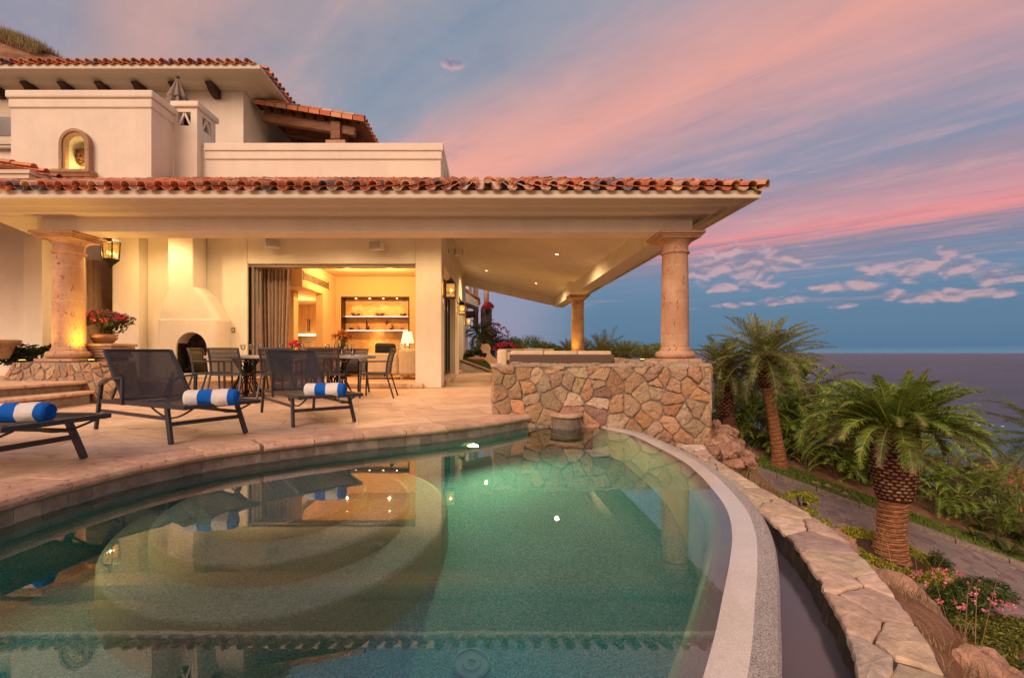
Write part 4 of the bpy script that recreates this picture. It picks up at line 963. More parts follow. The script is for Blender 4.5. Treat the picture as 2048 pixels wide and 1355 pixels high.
# closed parasol behind the chimney block
um = thing('parasol', 'closed taupe parasol standing on the roof terrace', 'parasol', (-7.92, 12.2, 5.2))
b = MB(); b.tube([(0, 0, 0), (0, 0, 2.62)], .02, 8); obj('pole', b, m_metal, um)
b = MB(); ball(b, Vector((0, 0, 2.67)), .045, .045, .05, 12, 8); obj('finial', b, m_metal, um)
def folds(mb, zs, rs, lobes, seg=96, amp=.25, ph=0):
    vs_ = []
    for z, r in zip(zs, rs):
        for k in range(seg):
            a = 2*pi*k/seg; q = r*(1+amp*cos(lobes*a+ph+z*.6)); vs_.append((q*cos(a), q*sin(a), z))
    n = len(zs); mb.add(vs_, [(i*seg+k, i*seg+(k+1) % seg, (i+1)*seg+(k+1) % seg, (i+1)*seg+k) for i in range(n-1) for k in range(seg)], None, True)
mcan = M_cloth('parasol_canvas', (.30, .24, .19)); b = MB(); folds(b, [1.3, 1.7, 2.0, 2.2, 2.35, 2.62], [.27, .25, .20, .15, .12, .02], 8, amp=.28); obj('canopy', b, mcan, um)
b = MB(); folds(b, [2.12, 2.2, 2.45, 2.63], [.20, .19, .09, .03], 8, amp=.2, ph=.4); obj('canopy_vent', b, mcan, um)
# ------------------------------------------------------------------ the room behind the opening
b = MB(); RZ = 3.13; FZ = .118
b.box(-9.0, 15.0, 0, -4.6, 15.2, RZ) if False else None
b.box(-4.58, 14.9, 0, XR-.41, 15.1, RZ)                               # back wall of the living room (shelves stand proud of it)
b.box(-4.78, 13.35, 0, -4.583, 14.9, 2.46); b.box(-4.78, 11.85, 2.46, -4.583, 14.9, RZ); b.box(-7.0, 11.85, 2.565, -4.783, 12.0, RZ)
b.box(-5.34, 12.5, 0, -5.06, 12.8, 2.457); b.box(-8.4, 17.0, 0, -4.2, 17.2, RZ); b.box(-7.2, YF+.4, 0, -7.0, 17.0, RZ); b.box(-4.78, 15.103, 0, -4.583, 17, RZ)
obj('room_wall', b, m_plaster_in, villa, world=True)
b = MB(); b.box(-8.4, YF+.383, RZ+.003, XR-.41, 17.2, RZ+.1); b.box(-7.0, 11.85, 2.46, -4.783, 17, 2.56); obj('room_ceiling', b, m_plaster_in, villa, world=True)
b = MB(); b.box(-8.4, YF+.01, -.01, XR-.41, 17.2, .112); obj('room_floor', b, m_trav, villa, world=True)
b = MB()
for k in range(4): b.box(-4.582, 11.95, 2.66+.045*k, -4.568, 13.75, 2.69+.045*k)
b.box(-4.58, 11.88, 2.63, -4.572, 11.93, 2.87); b.box(-4.58, 13.77, 2.63, -4.572, 13.82, 2.87); obj('air_vent', b, m_darkwood, villa, world=True)
# built-in lit shelves
m_sglow = M_emit('spot_glow', (1, .8, .5), 12)
sx0, sx1, sz0, sz1, sy = -4.40, -2.36, .12, 2.50, 14.5
b = MB(); b.box(sx0, 14.86, sz0, sx1, 14.895, sz1); m_onyx = M_wood('onyx_back', (.62, .36, .13), (.80, .55, .26), (2, 2, 2), .35)
shf = obj('shelf_back', b, m_onyx, villa, world=True)
b = MB(); b.box(sx0-.19, sy, 0, sx0-.02, 14.897, RZ); b.box(sx1+.02, sy, 0, sx1+1.0, 14.897, RZ); b.box(sx0-.0199, sy, sz1+.02, sx1+.0199, 14.897, RZ); obj('room_wall', b, m_plaster_in, villa, world=True)
b = MB()
for (a, c) in (((sx0-.02, sy-.02, sz0), (sx0+.012, 14.86, sz1+.02)), ((sx1-.012, sy-.02, sz0), (sx1+.02, 14.86, sz1+.02)), ((sx0+.013, sy-.02, sz1-.012), (sx1-.013, 14.86, sz1+.02))): b.box(*a, *c)
obj('shelf_frame', b, m_darkwood, villa, world=True)
for z in (1.48, 1.905):
    b = MB(); b.box(sx0+.014, sy+.03, z, sx1-.014, 14.858, z+.022); s_ = obj('shelf', b, m_glass if False else m_oak, villa, world=True)
    b = MB(); b.box(sx0+.1, sy+.018, z-.002, sx1-.02, sy+.028, z+.02); obj('shelf_strip_light', b, M_emit('strip_glow', (1, .72, .62), 2.2), s_)
for k in range(4):
    b = MB(); b.lathe([(.028, 0), (.028, .006)], 12, (sx0+.4+.42*k, 14.62, sz1-.03)); obj('shelf_downlight', b, m_sglow, villa, world=True); lamp('SPOT', (sx0+.4+.42*k, 14.64, sz1-.05), 12, (1, .60, .22), .02, (sx0+.4+.42*k, 14.72, 1.5), 110, .7, 'shelf_light')
for z in (1.46, 1.0): lamp('POINT', ((sx0+sx1)/2, 14.65, z), 5, (1, .55, .2), .12, name='shelf_light')
# kitchen wall
b = MB(); kx0, kx1 = -6.55, -5.62
kit = thing('kitchen_cupboard', 'tall oak kitchen cupboards with four plain doors', 'cupboard', (-6.1, 16.6, .118))
b.box(kx0-.28, 16.2, .95-.83, kx1+.9, 16.8, .95); obj('counter', b, m_oak, kit, world=True); b = MB(); b.box(kx0, 16.35, 1.44, kx1+.9, 16.98, 3.02); obj('carcass', b, m_oak, kit, world=True)
for x0_ in (kx0, (kx0+kx1)/2, kx1):
    for z0, z1 in ((1.46, 2.50), (2.52, 3.0)):
        b = MB(); b.box(x0_+.008, 16.32, z0, x0_+.457, 16.348, z1); o = obj('cupboard_door', b, m_oak, kit, world=True, bevel=.004)
        b = MB(); b.box(x0_+(.43 if x0_ == kx0 else .02), 16.29, z0+.06, x0_+(.445 if x0_ == kx0 else .035), 16.318, min(z0+.5, z1-.06)); obj('handle', b, m_iron, o)
b = MB(); b.box(kx0-.9, 15.0, .95, kx0-.02, 16.34, 2.46); obj('tall_unit', b, m_oak, kit, world=True)
b = MB(); b.box(kx0+.05, 16.3, 1.40, kx1+.9, 16.34, 1.435); obj('worktop_light', b, M_emit('worktop_glow', (1, .85, .6), 6), kit, world=True)
b = MB(); b.box(kx0-.02, 16.9, .955, kx1+.9, 16.98, 1.43); obj('splashback', b, m_onyx, kit, world=True)
lamp('POINT', (-6.0, 16.0, 1.3), 8, (1, .75, .45), .1, name='worktop_lamp')
# sliding door stack and track
b = MB()
for k in range(3):
    x = OX0+.05+.055*k; b.box(x, YF+.10+.07*k, .12, x+.05, YF+.16+.07*k, OZ-.05)
b.box(OX0+.003, YF+.08, OZ-.06, OX1-.003, YF+.30, OZ-.002); o = obj('sliding_door', b, M_plain('door_aluminium', (.30, .25, .22), .4, .3, .5), villa, world=True)
b = MB(); b.box(OX0+.012, YF+.05, .12, OX0+.045, YF+.3, OZ-.065); obj('door_edge', b, m_dark, o)
cu = thing('curtain', 'floor length taupe curtain drawn to the left of the opening', 'curtain', (-5.12, 11.5, .12))
b = MB(); n = 90
vs_ = []
for zz in range(6):
    for k in range(n+1):
        u = k/n; z = zz/5*2.72; sp_ = .36-.04*cos(zz/5*3); vs_.append((-sp_+2*sp_*u, .055*sin(u*pi*17+.3*sin(zz))+.02*sin(u*31), z))
b.add(vs_, [(i*(n+1)+k, i*(n+1)+k+1, (i+1)*(n+1)+k+1, (i+1)*(n+1)+k) for i in range(5) for k in range(n)], None, True); obj('drape', b, m_curtain, cu)
b = MB(); b.tube([(-.42, .02, 2.74), (.42, .02, 2.74)], .012, 8); obj('rail', b, m_metal, cu)
# wall switches beside the opening, faint panel
for x, col in ((457, m_white), (467, M_plain('bronze_plate', (.32, .20, .10), .4, .5))):
    b = MB(); p = AP(x, 660, YF); b.box(p[0]-.042, YF-.012, p[2]-.06, p[0]+.042, YF-.001, p[2]+.06); so_ = obj('wall_switch', b, col, villa, world=True, bevel=.004)
    b = MB(); b.box(p[0]-.015, YF-.018, p[2]-.03, p[0]+.015, YF-.0125, p[2]+.03); obj('rocker', b, m_white, so_)
# downlights in the terrace ceiling
def downlight(x, y, z, nrm, power, sz=.05, par=villa, emis=None):
    n_ = Vector(nrm).normalized(); t = n_.cross(Vector((0, 1, 0))).normalized(); w = n_.cross(t); c = Vector((x, y, z))-n_*0+n_*.004
    b = MB(); ring(b, c, n_, t, sz, sz+.018, .008); o = obj('downlight', b, m_white, par, world=True)
    b = MB(); b.add([c+n_*.004+(t*cos(2*pi*k/16)+w*sin(2*pi*k/16))*sz for k in range(16)], [tuple(range(16))]); obj('lens', b, emis or m_spot, o)
    lamp('SPOT', c+n_*.04, power, (1, .66, .32), .05, c+n_*.04+Vector((0, 0, -2)), 160, .6, 'downlight_lamp')
m_spot = M_emit('spot_lens', (1, .78, .42), 6)
nR = Vector((-cs_, 0, -1)); nF = Vector((0, cs_, -1))
for (px, py) in ((1114, 508), (973, 541), (1072, 566)):
    # intersect the sight line with the right slope of the ceiling
    kx, kz = (px-VX)/F, (VY-py)/F; y = (cz+cs_*XB0-EYE)/(kz+cs_*kx); downlight(kx*y, y, EYE+kz*y, nR, 250)
for (x, y) in ((-7.0, 9.55), (-5.2, 9.55), (-3.2, 9.55), (-1.3, 9.55)): downlight(x, y, cc(x, y), nF, 135)
for (x, y, pw) in ((-2.6, 12.8, 120), (-3.74, 12.8, 120), (-5.6, 14.6, 0), (-5.9, 13.8, 0)):
    z = RZ if x > -4.5 else 2.455
    b = MB(); b.lathe([(.032, 0), (.032, .006)], 16, (x, y, z-.008)); obj('downlight', b, m_spot, villa, world=True)
    lamp('POINT', (x, y, z-.35), pw if pw else 50, (1, .50, .17), .02, name='room_lamp')
# ------------------------------------------------------------------ left pedestal (battered rubble)
pd = thing('rubble_pedestal', 'squat rubble stone pedestal under the left column beside the steps', 'pedestal', (-7.2, 8.4, 0))
b = MB(); Tp = [(-7.90, 7.93), (-6.62, 7.93), (-6.45, 8.25), (-6.85, 9.25), (-8.6, 9.25)]; Bp = [(-7.95, 7.62), (-6.20, 7.62), (-6.02, 8.05), (-6.75, 9.3), (-8.7, 9.3)]
b.add([(x, y, 0.002) for x, y in Bp]+[(x, y, .645) for x, y in Tp], [(0, 1, 2, 3, 4)[::-1], (5, 6, 7, 8, 9)]+[(i, (i+1) % 5, 5+(i+1) % 5, 5+i) for i in range(5)]); obj('pedestal_core', b, m_mortar, pd, world=True)
b = MB()
def face_map(P0, P1, Q0, Q1, L, H):
    P0, P1, Q0, Q1 = map(Vector, (P0, P1, Q0, Q1)); n_ = (P1-P0).cross(Q0-P0).normalized()
    def f(u, v, h):
        a = P0.lerp(P1, u/L); c = Q0.lerp(Q1, u/L); return tuple(a.lerp(c, v/H)+n_*h)
    return f
for i in range(3):
    P0, P1 = (*Bp[i], .0), (*Bp[(i+1) % 5], .0); Q0, Q1 = (*Tp[i], .645), (*Tp[(i+1) % 5], .645); L = math.dist(P0, P1)
    stones(b, L, .66, .165, face_map(P0, P1, Q0, Q1, L, .66), 30+i, .011, .025, STONE, small=.5)
obj('stone_face', b, m_rub, pd, world=True)
# ------------------------------------------------------------------ loungers and towels
def make_lounger(label):
    t = thing('sun_lounger', label, 'sun lounger', group='sun loungers along the pool')
    W2 = .325; b = MB()
    for s in (-1, 1):
        b.bar((-1.55, s*W2, .30), (-.95, s*W2, .315), .035, .045); b.bar((-.955, s*W2, .315), (.22, s*W2, .335), .035, .045)
        b.bar((-1.52, s*W2, .20), (-.06, s*W2, .215), .022, .032)
    b.bar((.22, -W2-.03, .335), (.22, W2+.03, .335), .04, .035); b.bar((-.985, -W2, .30), (-.985, W2, .30), .03, .03); b.bar((-1.52, -W2, .30), (-1.52, W2, .30), .03, .03)
    obj('side_rail', b, m_metal, t, bevel=.005)
    for s in (-1, 1):
        b = MB(); b.bar((-.13, s*(W2-.005), .31), (.0, s*(W2+.02), .0), .03, .055, up=(1, 0, 0)); obj('leg', b, m_metal, t, bevel=.005)
        b = MB(); b.bar((-1.49, s*(W2+.01), .47), (-1.60, s*(W2+.02), .0), .03, .05, up=(1, 0, 0)); obj('leg', b, m_metal, t, bevel=.005)
        b = MB(); b.bar((-.98, s*(W2+.022), .29), (-.965, s*(W2+.022), .56), .022, .05, up=(1, 0, 0)); b.bar((-.95, s*(W2+.02), .565), (-1.30, s*(W2+.02), .535), .035, .022); b.bar((-1.30, s*(W2+.02), .535), (-1.505, s*(W2+.015), .46), .035, .022)
        obj('armrest', b, m_metal, t, bevel=.004)
        b = MB(); pts = [(.20-.82*k/12, s*(W2-.06), .315-.105*sin(pi*k/12)) for k in range(13)]; b.tube(pts, .009, 6); obj('bow', b, m_metal, t)
    b = MB(); b.bar((-.055, -W2, .17), (-.055, W2, .17), .028, .035); obj('cross_bar', b, m_metal, t)
    b = MB(); n = 16
    for i in range(n):
        x0, x1 = -1.0+1.2*i/n, -1.0+1.2*(i+1)/n; f = lambda x, y: .330-.020*sin(pi*(x+1)/1.22)*(1-(y/.3)**2)
        for j in range(6):
            y0, y1 = -.305+.61*j/6, -.305+.61*(j+1)/6; b.add([(x0, y0, f(x0, y0)), (x1, y0, f(x1, y0)), (x1, y1, f(x1, y1)), (x0, y1, f(x0, y1))], [(0, 1, 2, 3)], None, True)
    obj('sling_seat', b, m_sling, t)
    r = obj('backrest', MB_back(W2), m_metal, t, bevel=.004)
    b = MB(); n = 12
    def g(u, y): c = 1-(y/.3)**2; return (-1.0-.46*u-.035*sin(pi*u)*c, y, .335+.50*u-.035*sin(pi*u)*c)
    for i in range(n):
        for j in range(6):
            y0, y1 = -.305+.61*j/6, -.305+.61*(j+1)/6; u0, u1 = i/n, (i+1)/n; b.add([g(u0, y0), g(u1, y0), g(u1, y1), g(u0, y1)], [(0, 1, 2, 3)], None, True)
    obj('sling', b, m_sling, r)
    b = MB()
    for s in (-1, 1): b.bar((-1.25, s*.25, .58), (-1.48, s*.25, .30), .018, .022)
    obj('prop', b, m_metal, t); return t
def MB_back(W2):
    b = MB()
    for s in (-1, 1): b.bar((-1.0, s*(W2-.008), .335), (-1.46, s*(W2-.008), .835), .03, .035, up=(0, 1, 0))
    b.bar((-1.46, -W2+.01, .835), (-1.46, W2-.01, .835), .028, .028); return b
a2 = atan2(-.84, 1.35); l2 = make_lounger('charcoal sling lounger in the middle, its back standing in front of the fireplace'); l2.location = (-2.60, 4.49, .001); l2.rotation_euler = (0, 0, a2)
dup(l2, (-1.82, 5.37, .001), atan2(-.80, .59), 'charcoal sling lounger farthest right, in front of the dining table')
dup(l2, (-3.14, 3.30, .001), atan2(-.18, .98), 'charcoal sling lounger nearest the camera, cut by the left edge')
def towel(x, y, z, rz, label, first=None, L=.42, rad=.078):
    if first: return dup(first, (x, y, z+rad), rz, label)
    b = MB(); seg = 28; sections = []
    xs_ = [-L/2, -L/2+.004, -L/2+.016]; st = [-L/2+.016+(L-.032)*k/24 for k in range(1, 24)]; xs_ += st+[L/2-.016, L/2-.004, L/2]
    def cw(x): u = (x+L/2)/L; return (.78, .76, .73) if (u < .27 or .53 < u < .83) else (.012, .135, .60)
    for i, xx in enumerate(xs_):
        q = .80 if i in (0, len(xs_)-1) else (.93 if i in (1, len(xs_)-2) else 1)
        row = []
        for k in range(seg):
            a = 2*pi*k/seg; lay = .006*((a/(2*pi)*1.0) % 1.0); r = (rad+lay+.009*mnoise.noise(Vector((xx*9, cos(a)*1.6, sin(a)*1.6))))*q
            row.append((xx, cos(a)*r*1.04, max(sin(a)*r*.96, -rad*.93)))
        sections.append(row)
    base = len(b.v); b.v += [p for r_ in sections for p in r_]
    # split rings at the colour changes: colours per face
    for i in range(len(sections)-1):
        xm = (xs_[i]+xs_[i+1])/2; c = cw(xm)
        for k in range(seg): b.f.append((base+i*seg+k, base+i*seg+(k+1) % seg, base+(i+1)*seg+(k+1) % seg, base+(i+1)*seg+k)); b.c.append(c); b.s.append(True)
    for s, idx in ((-1, 0), (1, len(sections)-1)):                    # rolled spiral at each end
        c = cw(s*L/2); turns = 4; m = 60; pts = []
        for q in range(m+1):
            u = q/m; a = 2*pi*turns*u; r = rad*.86*(1-u*.93); pts.append((s*(L/2+.001), cos(a)*r*1.03, sin(a)*r*.95))
        b.add([(s*(L/2-.004), 0, 0)]+sections[idx], [(0, 1+k, 1+(k+1) % seg) for k in range(seg)], tuple(x*.62 for x in c))
        b.tube(pts, .0062, 5, c, False)
    o = obj('rolled_towel', b, m_towel); o.location = (x, y, z+rad); o.rotation_euler = (0, 0, rz); tag(o, label, 'towel', 'rolled pool towels'); return o
tw = towel(-2.50, 4.33, .322, radians(14), 'rolled blue and white striped towel on the middle lounger')
towel(-1.77, 5.24, .322, radians(4), 'rolled blue and white striped towel on the lounger farthest right', tw)
towel(-3.20, 3.26, .322, radians(8), 'rolled blue and white striped towel on the lounger cut by the left edge', tw).scale = (.88, .88, .88)
# ------------------------------------------------------------------ dining set
def make_chair(label):
    t = thing('dining_chair', label, 'chair', group='dark chairs round the dining table'); b = MB()
    b.bar((-.25, .24, .425), (.25, .24, .425), .03, .03); b.bar((-.25, -.2, .43), (.25, -.2, .43), .03, .03)
    for s in (-1, 1): b.bar((s*.255, .24, .43), (s*.255, -.2, .43), .028, .035)
    obj('seat_frame', b, m_metal, t, bevel=.004)
    b = MB()
    for i in range(6):
        for j in range(5):
            f = lambda x, y: (x, y, .437-.018*(1-(x/.25)**2)); x0, x1 = -.245+.49*i/6, -.245+.49*(i+1)/6; y0, y1 = -.2+.44*j/5, -.2+.44*(j+1)/5
            b.add([f(x0, y0), f(x1, y0), f(x1, y1), f(x0, y1)], [(0, 1, 2, 3)], None, True)
    obj('seat', b, m_sling2, t)
    for s in (-1, 1):
        b = MB(); b.bar((s*.27, .26, 0), (s*.27, .235, .64), .032, .026); obj('leg', b, m_metal, t, bevel=.004)
        b = MB(); b.bar((s*.275, -.335, 0), (s*.265, -.20, .44), .032, .026); obj('leg', b, m_metal, t, bevel=.004)
        b = MB(); b.bar((s*.272, .255, .645), (s*.272, -.235, .655), .042, .02); obj('armrest', b, m_metal, t, bevel=.005)
    b = MB(); pr = [(-.20, .44), (-.215, .60), (-.25, .75), (-.30, .885)]
    for s in (-1, 1):
        for (p, q) in zip(pr, pr[1:]): b.bar((s*.255, p[0], p[1]), (s*.255, q[0], q[1]+.003), .028, .034, up=(0, 1, 0))
    b.bar((-.255, -.30, .88), (.255, -.30, .88), .03, .03); b.bar((-.25, -.275, .80), (.25, -.275, .80), .012, .02); r = obj('back_frame', b, m_metal, t, bevel=.004)
    b = MB()
    for (p, q) in zip(pr, pr[1:]): b.add([(-.242, p[0]-.006, p[1]), (.242, p[0]-.006, p[1]), (.242, q[0]-.006, q[1]), (-.242, q[0]-.006, q[1])], [(0, 1, 2, 3)])
    obj('backrest', b, m_sling2, r); return t
ch = make_chair('dark dining chair on the near side of the table, leftmost of the near row'); ch.location = (-4.47, 8.36, .001)
for (x, y, r, lb) in ((-3.60, 8.36, 0, 'dark dining chair on the near side of the table, behind the right lounger backrest'), (-2.80, 8.38, .06, 'dark dining chair on the near side of the table, rightmost of the near row'),
                      (-5.08, 8.80, -pi/2+.1, 'dark dining chair at the left end of the table before the fireplace'), (-1.99, 8.70, pi/2+.05, 'dark dining chair seen side on at the right end of the table'),
                      (-4.25, 9.55, pi, 'dark dining chair on the far side of the table, leftmost of the far row'), (-3.45, 9.55, pi, 'dark dining chair on the far side of the table, middle of the far row'), (-2.72, 9.50, pi-.1, 'dark dining chair on the far side of the table beneath the orange lilies')):
    dup(ch, (x, y, .001), r, lb)
tb = thing('dining_table', 'long oval stone topped dining table with black lattice pedestals', 'table', (-3.62, 8.85, .001))
b = MB(); N_ = 64; P = [(1.55*math.copysign(abs(cos(2*pi*k/N_))**.55, cos(2*pi*k/N_)), .55*math.copysign(abs(sin(2*pi*k/N_))**.75, sin(2*pi*k/N_))) for k in range(N_)]
b.prism(P, .705, .757); obj('table_top', b, M_plain('pale_table_stone', (.46, .42, .37), .35, 0, .5, .25, 14, .1), tb, bevel=.008)
for s in (-1, 1):
    b = MB(); cx = s*.85
    for z, r in ((.02, .30), (.46, .10), (.69, .24)):
        b.tube([(cx+r*cos(2*pi*k/32), r*sin(2*pi*k/32), z) for k in range(33)], .013, 6, caps=False)
    for k in range(10):
        a = 2*pi*k/10
        for d_ in (.9, -.9): b.tube([(cx+.29*cos(a), .29*sin(a), .03), (cx+.10*cos(a+d_), .10*sin(a+d_), .46), (cx+.23*cos(a+d_*1.5), .23*sin(a+d_*1.5), .69)], .010, 5)
    b.tube([(cx, 0, .01), (cx, 0, .70)], .03, 10); obj('pedestal', b, m_iron, tb)
TZ = .759
def wineglass(lb, first=None, loc=None):
    if first: return dup(first, loc, None, lb)
    b = MB(); b.lathe([(.035, 0), (.034, .003), (.006, .008), (.004, .09), (.012, .10), (.036, .125), (.042, .155), (.038, .20), (.036, .202), (.034, .20), (.039, .155), (.033, .127), (.004, .105)], 20, caps=False)
    o = obj('wine_glass', b, m_glass); o.location = loc; return tag(o, lb, 'wine glass', 'glasses on the dining table')
GL = 'clear wine glass on the dining table '
g0 = wineglass(GL+'at its far left end', None, (-5.0+.55, 8.7, TZ))
for x, y, lb in ((502, 8.62, 'right of the far left one'), (521, 8.9, 'before the curtain'), (561, 8.9, 'left of the pink flowers'), (604, 8.7, 'touching the pink flowers'), (655, 8.9, 'left of the orange lilies'), (673, 8.65, 'before the lilies vase'), (699, 8.66, 'nearest the right end')):
    wineglass(GL+lb, g0, ((x-VX)/F*y, y, TZ))
b = MB(); b.lathe([(.034, 0), (.036, .12), (.033, .121), (.031, .006), (0, .006)], 20, caps=False); tm = obj('tumbler', b, m_glass); tm.location = ((684-VX)/F*8.45, 8.45, TZ); tag(tm, 'straight clear tumbler below the orange lilies', 'tumbler', 'glasses on the dining table')
dup(tm, ((706-VX)/F*8.5, 8.5, TZ), None, 'straight clear tumbler nearest the right end of the table'); dup(tm, ((613-VX)/F*8.75, 8.75, TZ), None, 'straight clear tumbler right of the pink flowers'); dup(tm, ((531-VX)/F*8.7, 8.7, TZ), None, 'straight clear tumbler before the curtain')
b = MB(); b.lathe([(.13, 0), (.14, .012), (.0, .012)], 32, caps=False); pl = obj('plate', b, m_white); pl.location = (-2.35, 8.62, TZ); tag(pl, 'white plate at the right end of the dining table', 'plate', 'plates on the dining table')
for x, y, l_ in ((-4.45, 8.62, 'before the leftmost near chair'), (-3.6, 8.55, 'before the middle near chair'), (-2.85, 8.5, 'before the rightmost near chair')): dup(pl, (x, y, TZ), None, 'white plate '+l_)
def petals(mb, c, n, r, rnd, cols, ln=.05, w=.018, flat=.3):
    c = Vector(c)
    for i in range(n):
        d = Vector((rnd.gauss(0, 1), rnd.gauss(0, 1), rnd.gauss(.3, 1))).normalized(); p = c+d*r*rnd.uniform(.3, 1); u = d.cross(Vector((rnd.gauss(0, 1), rnd.gauss(0, 1), rnd.gauss(0, 1)))).normalized(); L = ln*rnd.uniform(.7, 1.2); ww = w*rnd.uniform(.8, 1.2); k = rnd.uniform(.75, 1.2); cc_ = tuple(x*k for x in rnd.choice(cols)); d2 = (d+Vector((0, 0, flat))).normalized()
        mb.add([p, p+u*ww+d2*L*.55, p+d2*L, p-u*ww+d2*L*.55], [(0, 1, 2, 3)], cc_)
RF = random.Random(31)
def bouquet(name, lb, x, y, vh, vr, fr, fz, fcols, gcols, vmat, n=60, ln=.06):
    t = thing(name, lb, 'flower vase', (x, y, TZ), group='flower vases on the dining table')
    b = MB(); b.lathe([(vr*.8, 0), (vr, vh*.4), (vr*.85, vh), (vr*.8, vh), (vr*.7, .01), (0, .01)], 20, caps=False); obj('vase', b, vmat, t)
    b = MB(); 
    for k in range(9): a = 2*pi*k/9; b.tube([(0, 0, .02), (cos(a)*fr*.3, sin(a)*fr*.3, vh), (cos(a)*fr*.6, sin(a)*fr*.6, fz)], .003, 4, (.05, .12, .03))
    petals(b, (0, 0, fz-.03), 50, fr*.8, RF, gcols, .06, .014); obj('foliage', b, m_leaf, t)
    b = MB()
    for k in range(11):
        d = Vector((RF.gauss(0, 1), RF.gauss(0, 1), abs(RF.gauss(.5, .7)))).normalized()*fr*RF.uniform(.6, 1); petals(b, Vector((0, 0, fz))+d, n//8, .015, RF, fcols, ln, .014)
    obj('blossom', b, m_flower, t); return t
bouquet('flower_vase', 'glass vase of orange and rust lilies on the table', (683-VX)/F*8.85, 8.85, .17, .05, .17, .30, [(.55, .12, .02), (.42, .07, .02), (.60, .25, .05)], [(.04, .08, .02), (.12, .03, .03)], m_glass, 90, .09)
bouquet('flower_vase', 'low bowl of bright pink and red flowers on the table', (590-VX)/F*8.8, 8.8, .09, .07, .13, .15, [(.75, .02, .06), (.80, .04, .16), (.62, .01, .02)], [(.06, .10, .02), (.25, .30, .08)], m_glass, 90, .06)
# ------------------------------------------------------------------ room furniture
so2 = thing('sofa', 'beige upholstered sofa inside the living room', 'sofa', (-2.2, 12.9, .118))
def rbox(x0, y0, z0, x1, y1, z1, name, mat, par, bv=.05):
    b = MB(); b.box(x0, y0, z0, x1, y1, z1); o = obj(name, b, mat, par, bevel=bv); o.modifiers[0].segments = 4; o.data.polygons.foreach_set('use_smooth', [True]*len(o.data.polygons)); return o
rbox(-1.15, -.45, .12, -.10, .45, .50, 'seat_base', m_sofa, so2); rbox(-1.15, -.47, .13, -1.0+.88, -.30, .68, 'backrest', m_sofa, so2); rbox(-.10, -.5, .10, .62, .42, .80, 'armrest', m_sofa, so2, .10)
for x, y in ((-.05, -.42), (.5, -.42), (-1.1, -.42), (.5, .35)): b = MB(); b.box(x, y, 0, x+.07, y+.07, .11); obj('leg', b, m_oak, so2)
o = rbox(-.28, -.09, -.20, .28, .09, .20, 'cushion', m_darkcush, None, .08); o.location = (-2.72, 12.85, .87); o.rotation_euler = (.25, .05, 0); tag(o, 'dark grey cushion leaning on the beige sofa', 'cushion')
st_ = thing('side_table', 'round side table beside the sofa under the lamp', 'side table', (-2.27, 13.75, .118)); b = MB(); b.lathe([(.26, .66), (.26, .70)], 28); obj('table_top', b, m_oak, st_); b = MB(); b.lathe([(.16, 0), (.03, .03), (.025, .66)], 16); obj('stem', b, m_oak, st_)
lp = thing('table_lamp', 'table lamp with pale green lit shade behind the sofa', 'table lamp', (-2.27, 13.75, .82)); b = MB(); b.lathe([(.07, 0), (.07, .02), (.03, .04), (.055, .09), (.03, .13), (.055, .18), (.03, .23), (.012, .26), (.012, .36)], 20); obj('lamp_base', b, m_white, lp)
m_sh, N = newmat('lit_lampshade'); e = N.n('ShaderNodeEmission', {'Color': (.80, 1.0, .62, 1), 'Strength': .85}); d_ = N.n('ShaderNodeBsdfDiffuse', {'Color': (.6, .7, .5, 1)}); a_ = N.n('ShaderNodeAddShader', {0: e.outputs[0], 1: d_.outputs[0]}); fin(N, a_.outputs[0])
b = MB(); b.lathe([(.19, .28), (.125, .60)], 28, caps=False); obj('lamp_shade', b, m_sh, lp); lamp('POINT', (-2.27, 13.75, 1.22), 14, (1, .8, .5), .06, name='table_lamp_light')
kt = thing('console', 'low dark console beneath the lit shelves', 'console', (-3.5, 14.1, .118)); b = MB(); b.box(-.7, -.2, .05, .6, .2, .62); obj('body', b, m_darkwood, kt, bevel=.01)
for x in (-.6, .5): b = MB(); b.box(x, -.15, 0, x+.06, .15, .048); obj('leg', b, m_metal, kt)
bt = thing('breakfast_bar', 'oak topped breakfast bar left of the shelves', 'counter', (-4.95, 13.6, .118)); b = MB(); b.box(-.9, -.3, .80, .9, .3, .86); obj('counter_top', b, m_oak, bt, bevel=.006); b = MB(); b.box(-.8, -.2, 0, .8, .2, .797); obj('body', b, m_plaster_in, bt)
m_brass = M_plain('aged_brass', (.30, .22, .10), .35, .8, .5)
b = MB(); b.lathe([(.05, 0), (.11, .03), (.15, .10), (.145, .10), (.10, .035), (0, .012)], 24, caps=False); bw = obj('bowl', b, m_brass); bw.location = (-4.02, 14.68, 1.928); tag(bw, 'brass bowl at the left end of the top shelf', 'bowl', 'bowls on the top shelf')
dup(bw, (-3.28, 14.68, 1.928), 0, 'brass bowl in the middle of the top shelf', scale=1.05); dup(bw, (-2.56, 14.68, 1.928), 0, 'small brass bowl at the right end of the top shelf', scale=(.7, .7, .9))
m_fig = M_plain('dark_bronze', (.10, .035, .02), .5, .3, .5); R_ = random.Random(6)
def figure(name, lb, cat, x, pts, r):
    b = MB(); b.tube([(p[0], 0, p[1]) for p in pts], r, 10); b.box(-.05, -.035, 0, .05, .035, .018); o = obj(name, b, m_fig); o.location = (x, 14.68, 1.503); tag(o, lb, cat)
figure('figurine', 'dark round bellied bronze figurine on the lower shelf', 'figurine', -3.66, [(0, .015), (.01, .06), (0, .11), (-.03, .15), (-.01, .19)], [.04, .06, .045, .02, .012])
figure('figurine', 'dark leaning bronze figurine with raised arm on the lower shelf', 'figurine', -2.92, [(-.04, .01), (0, .05), (.05, .10), (.0, .15), (.04, .20)], [.045, .04, .03, .022, .01])
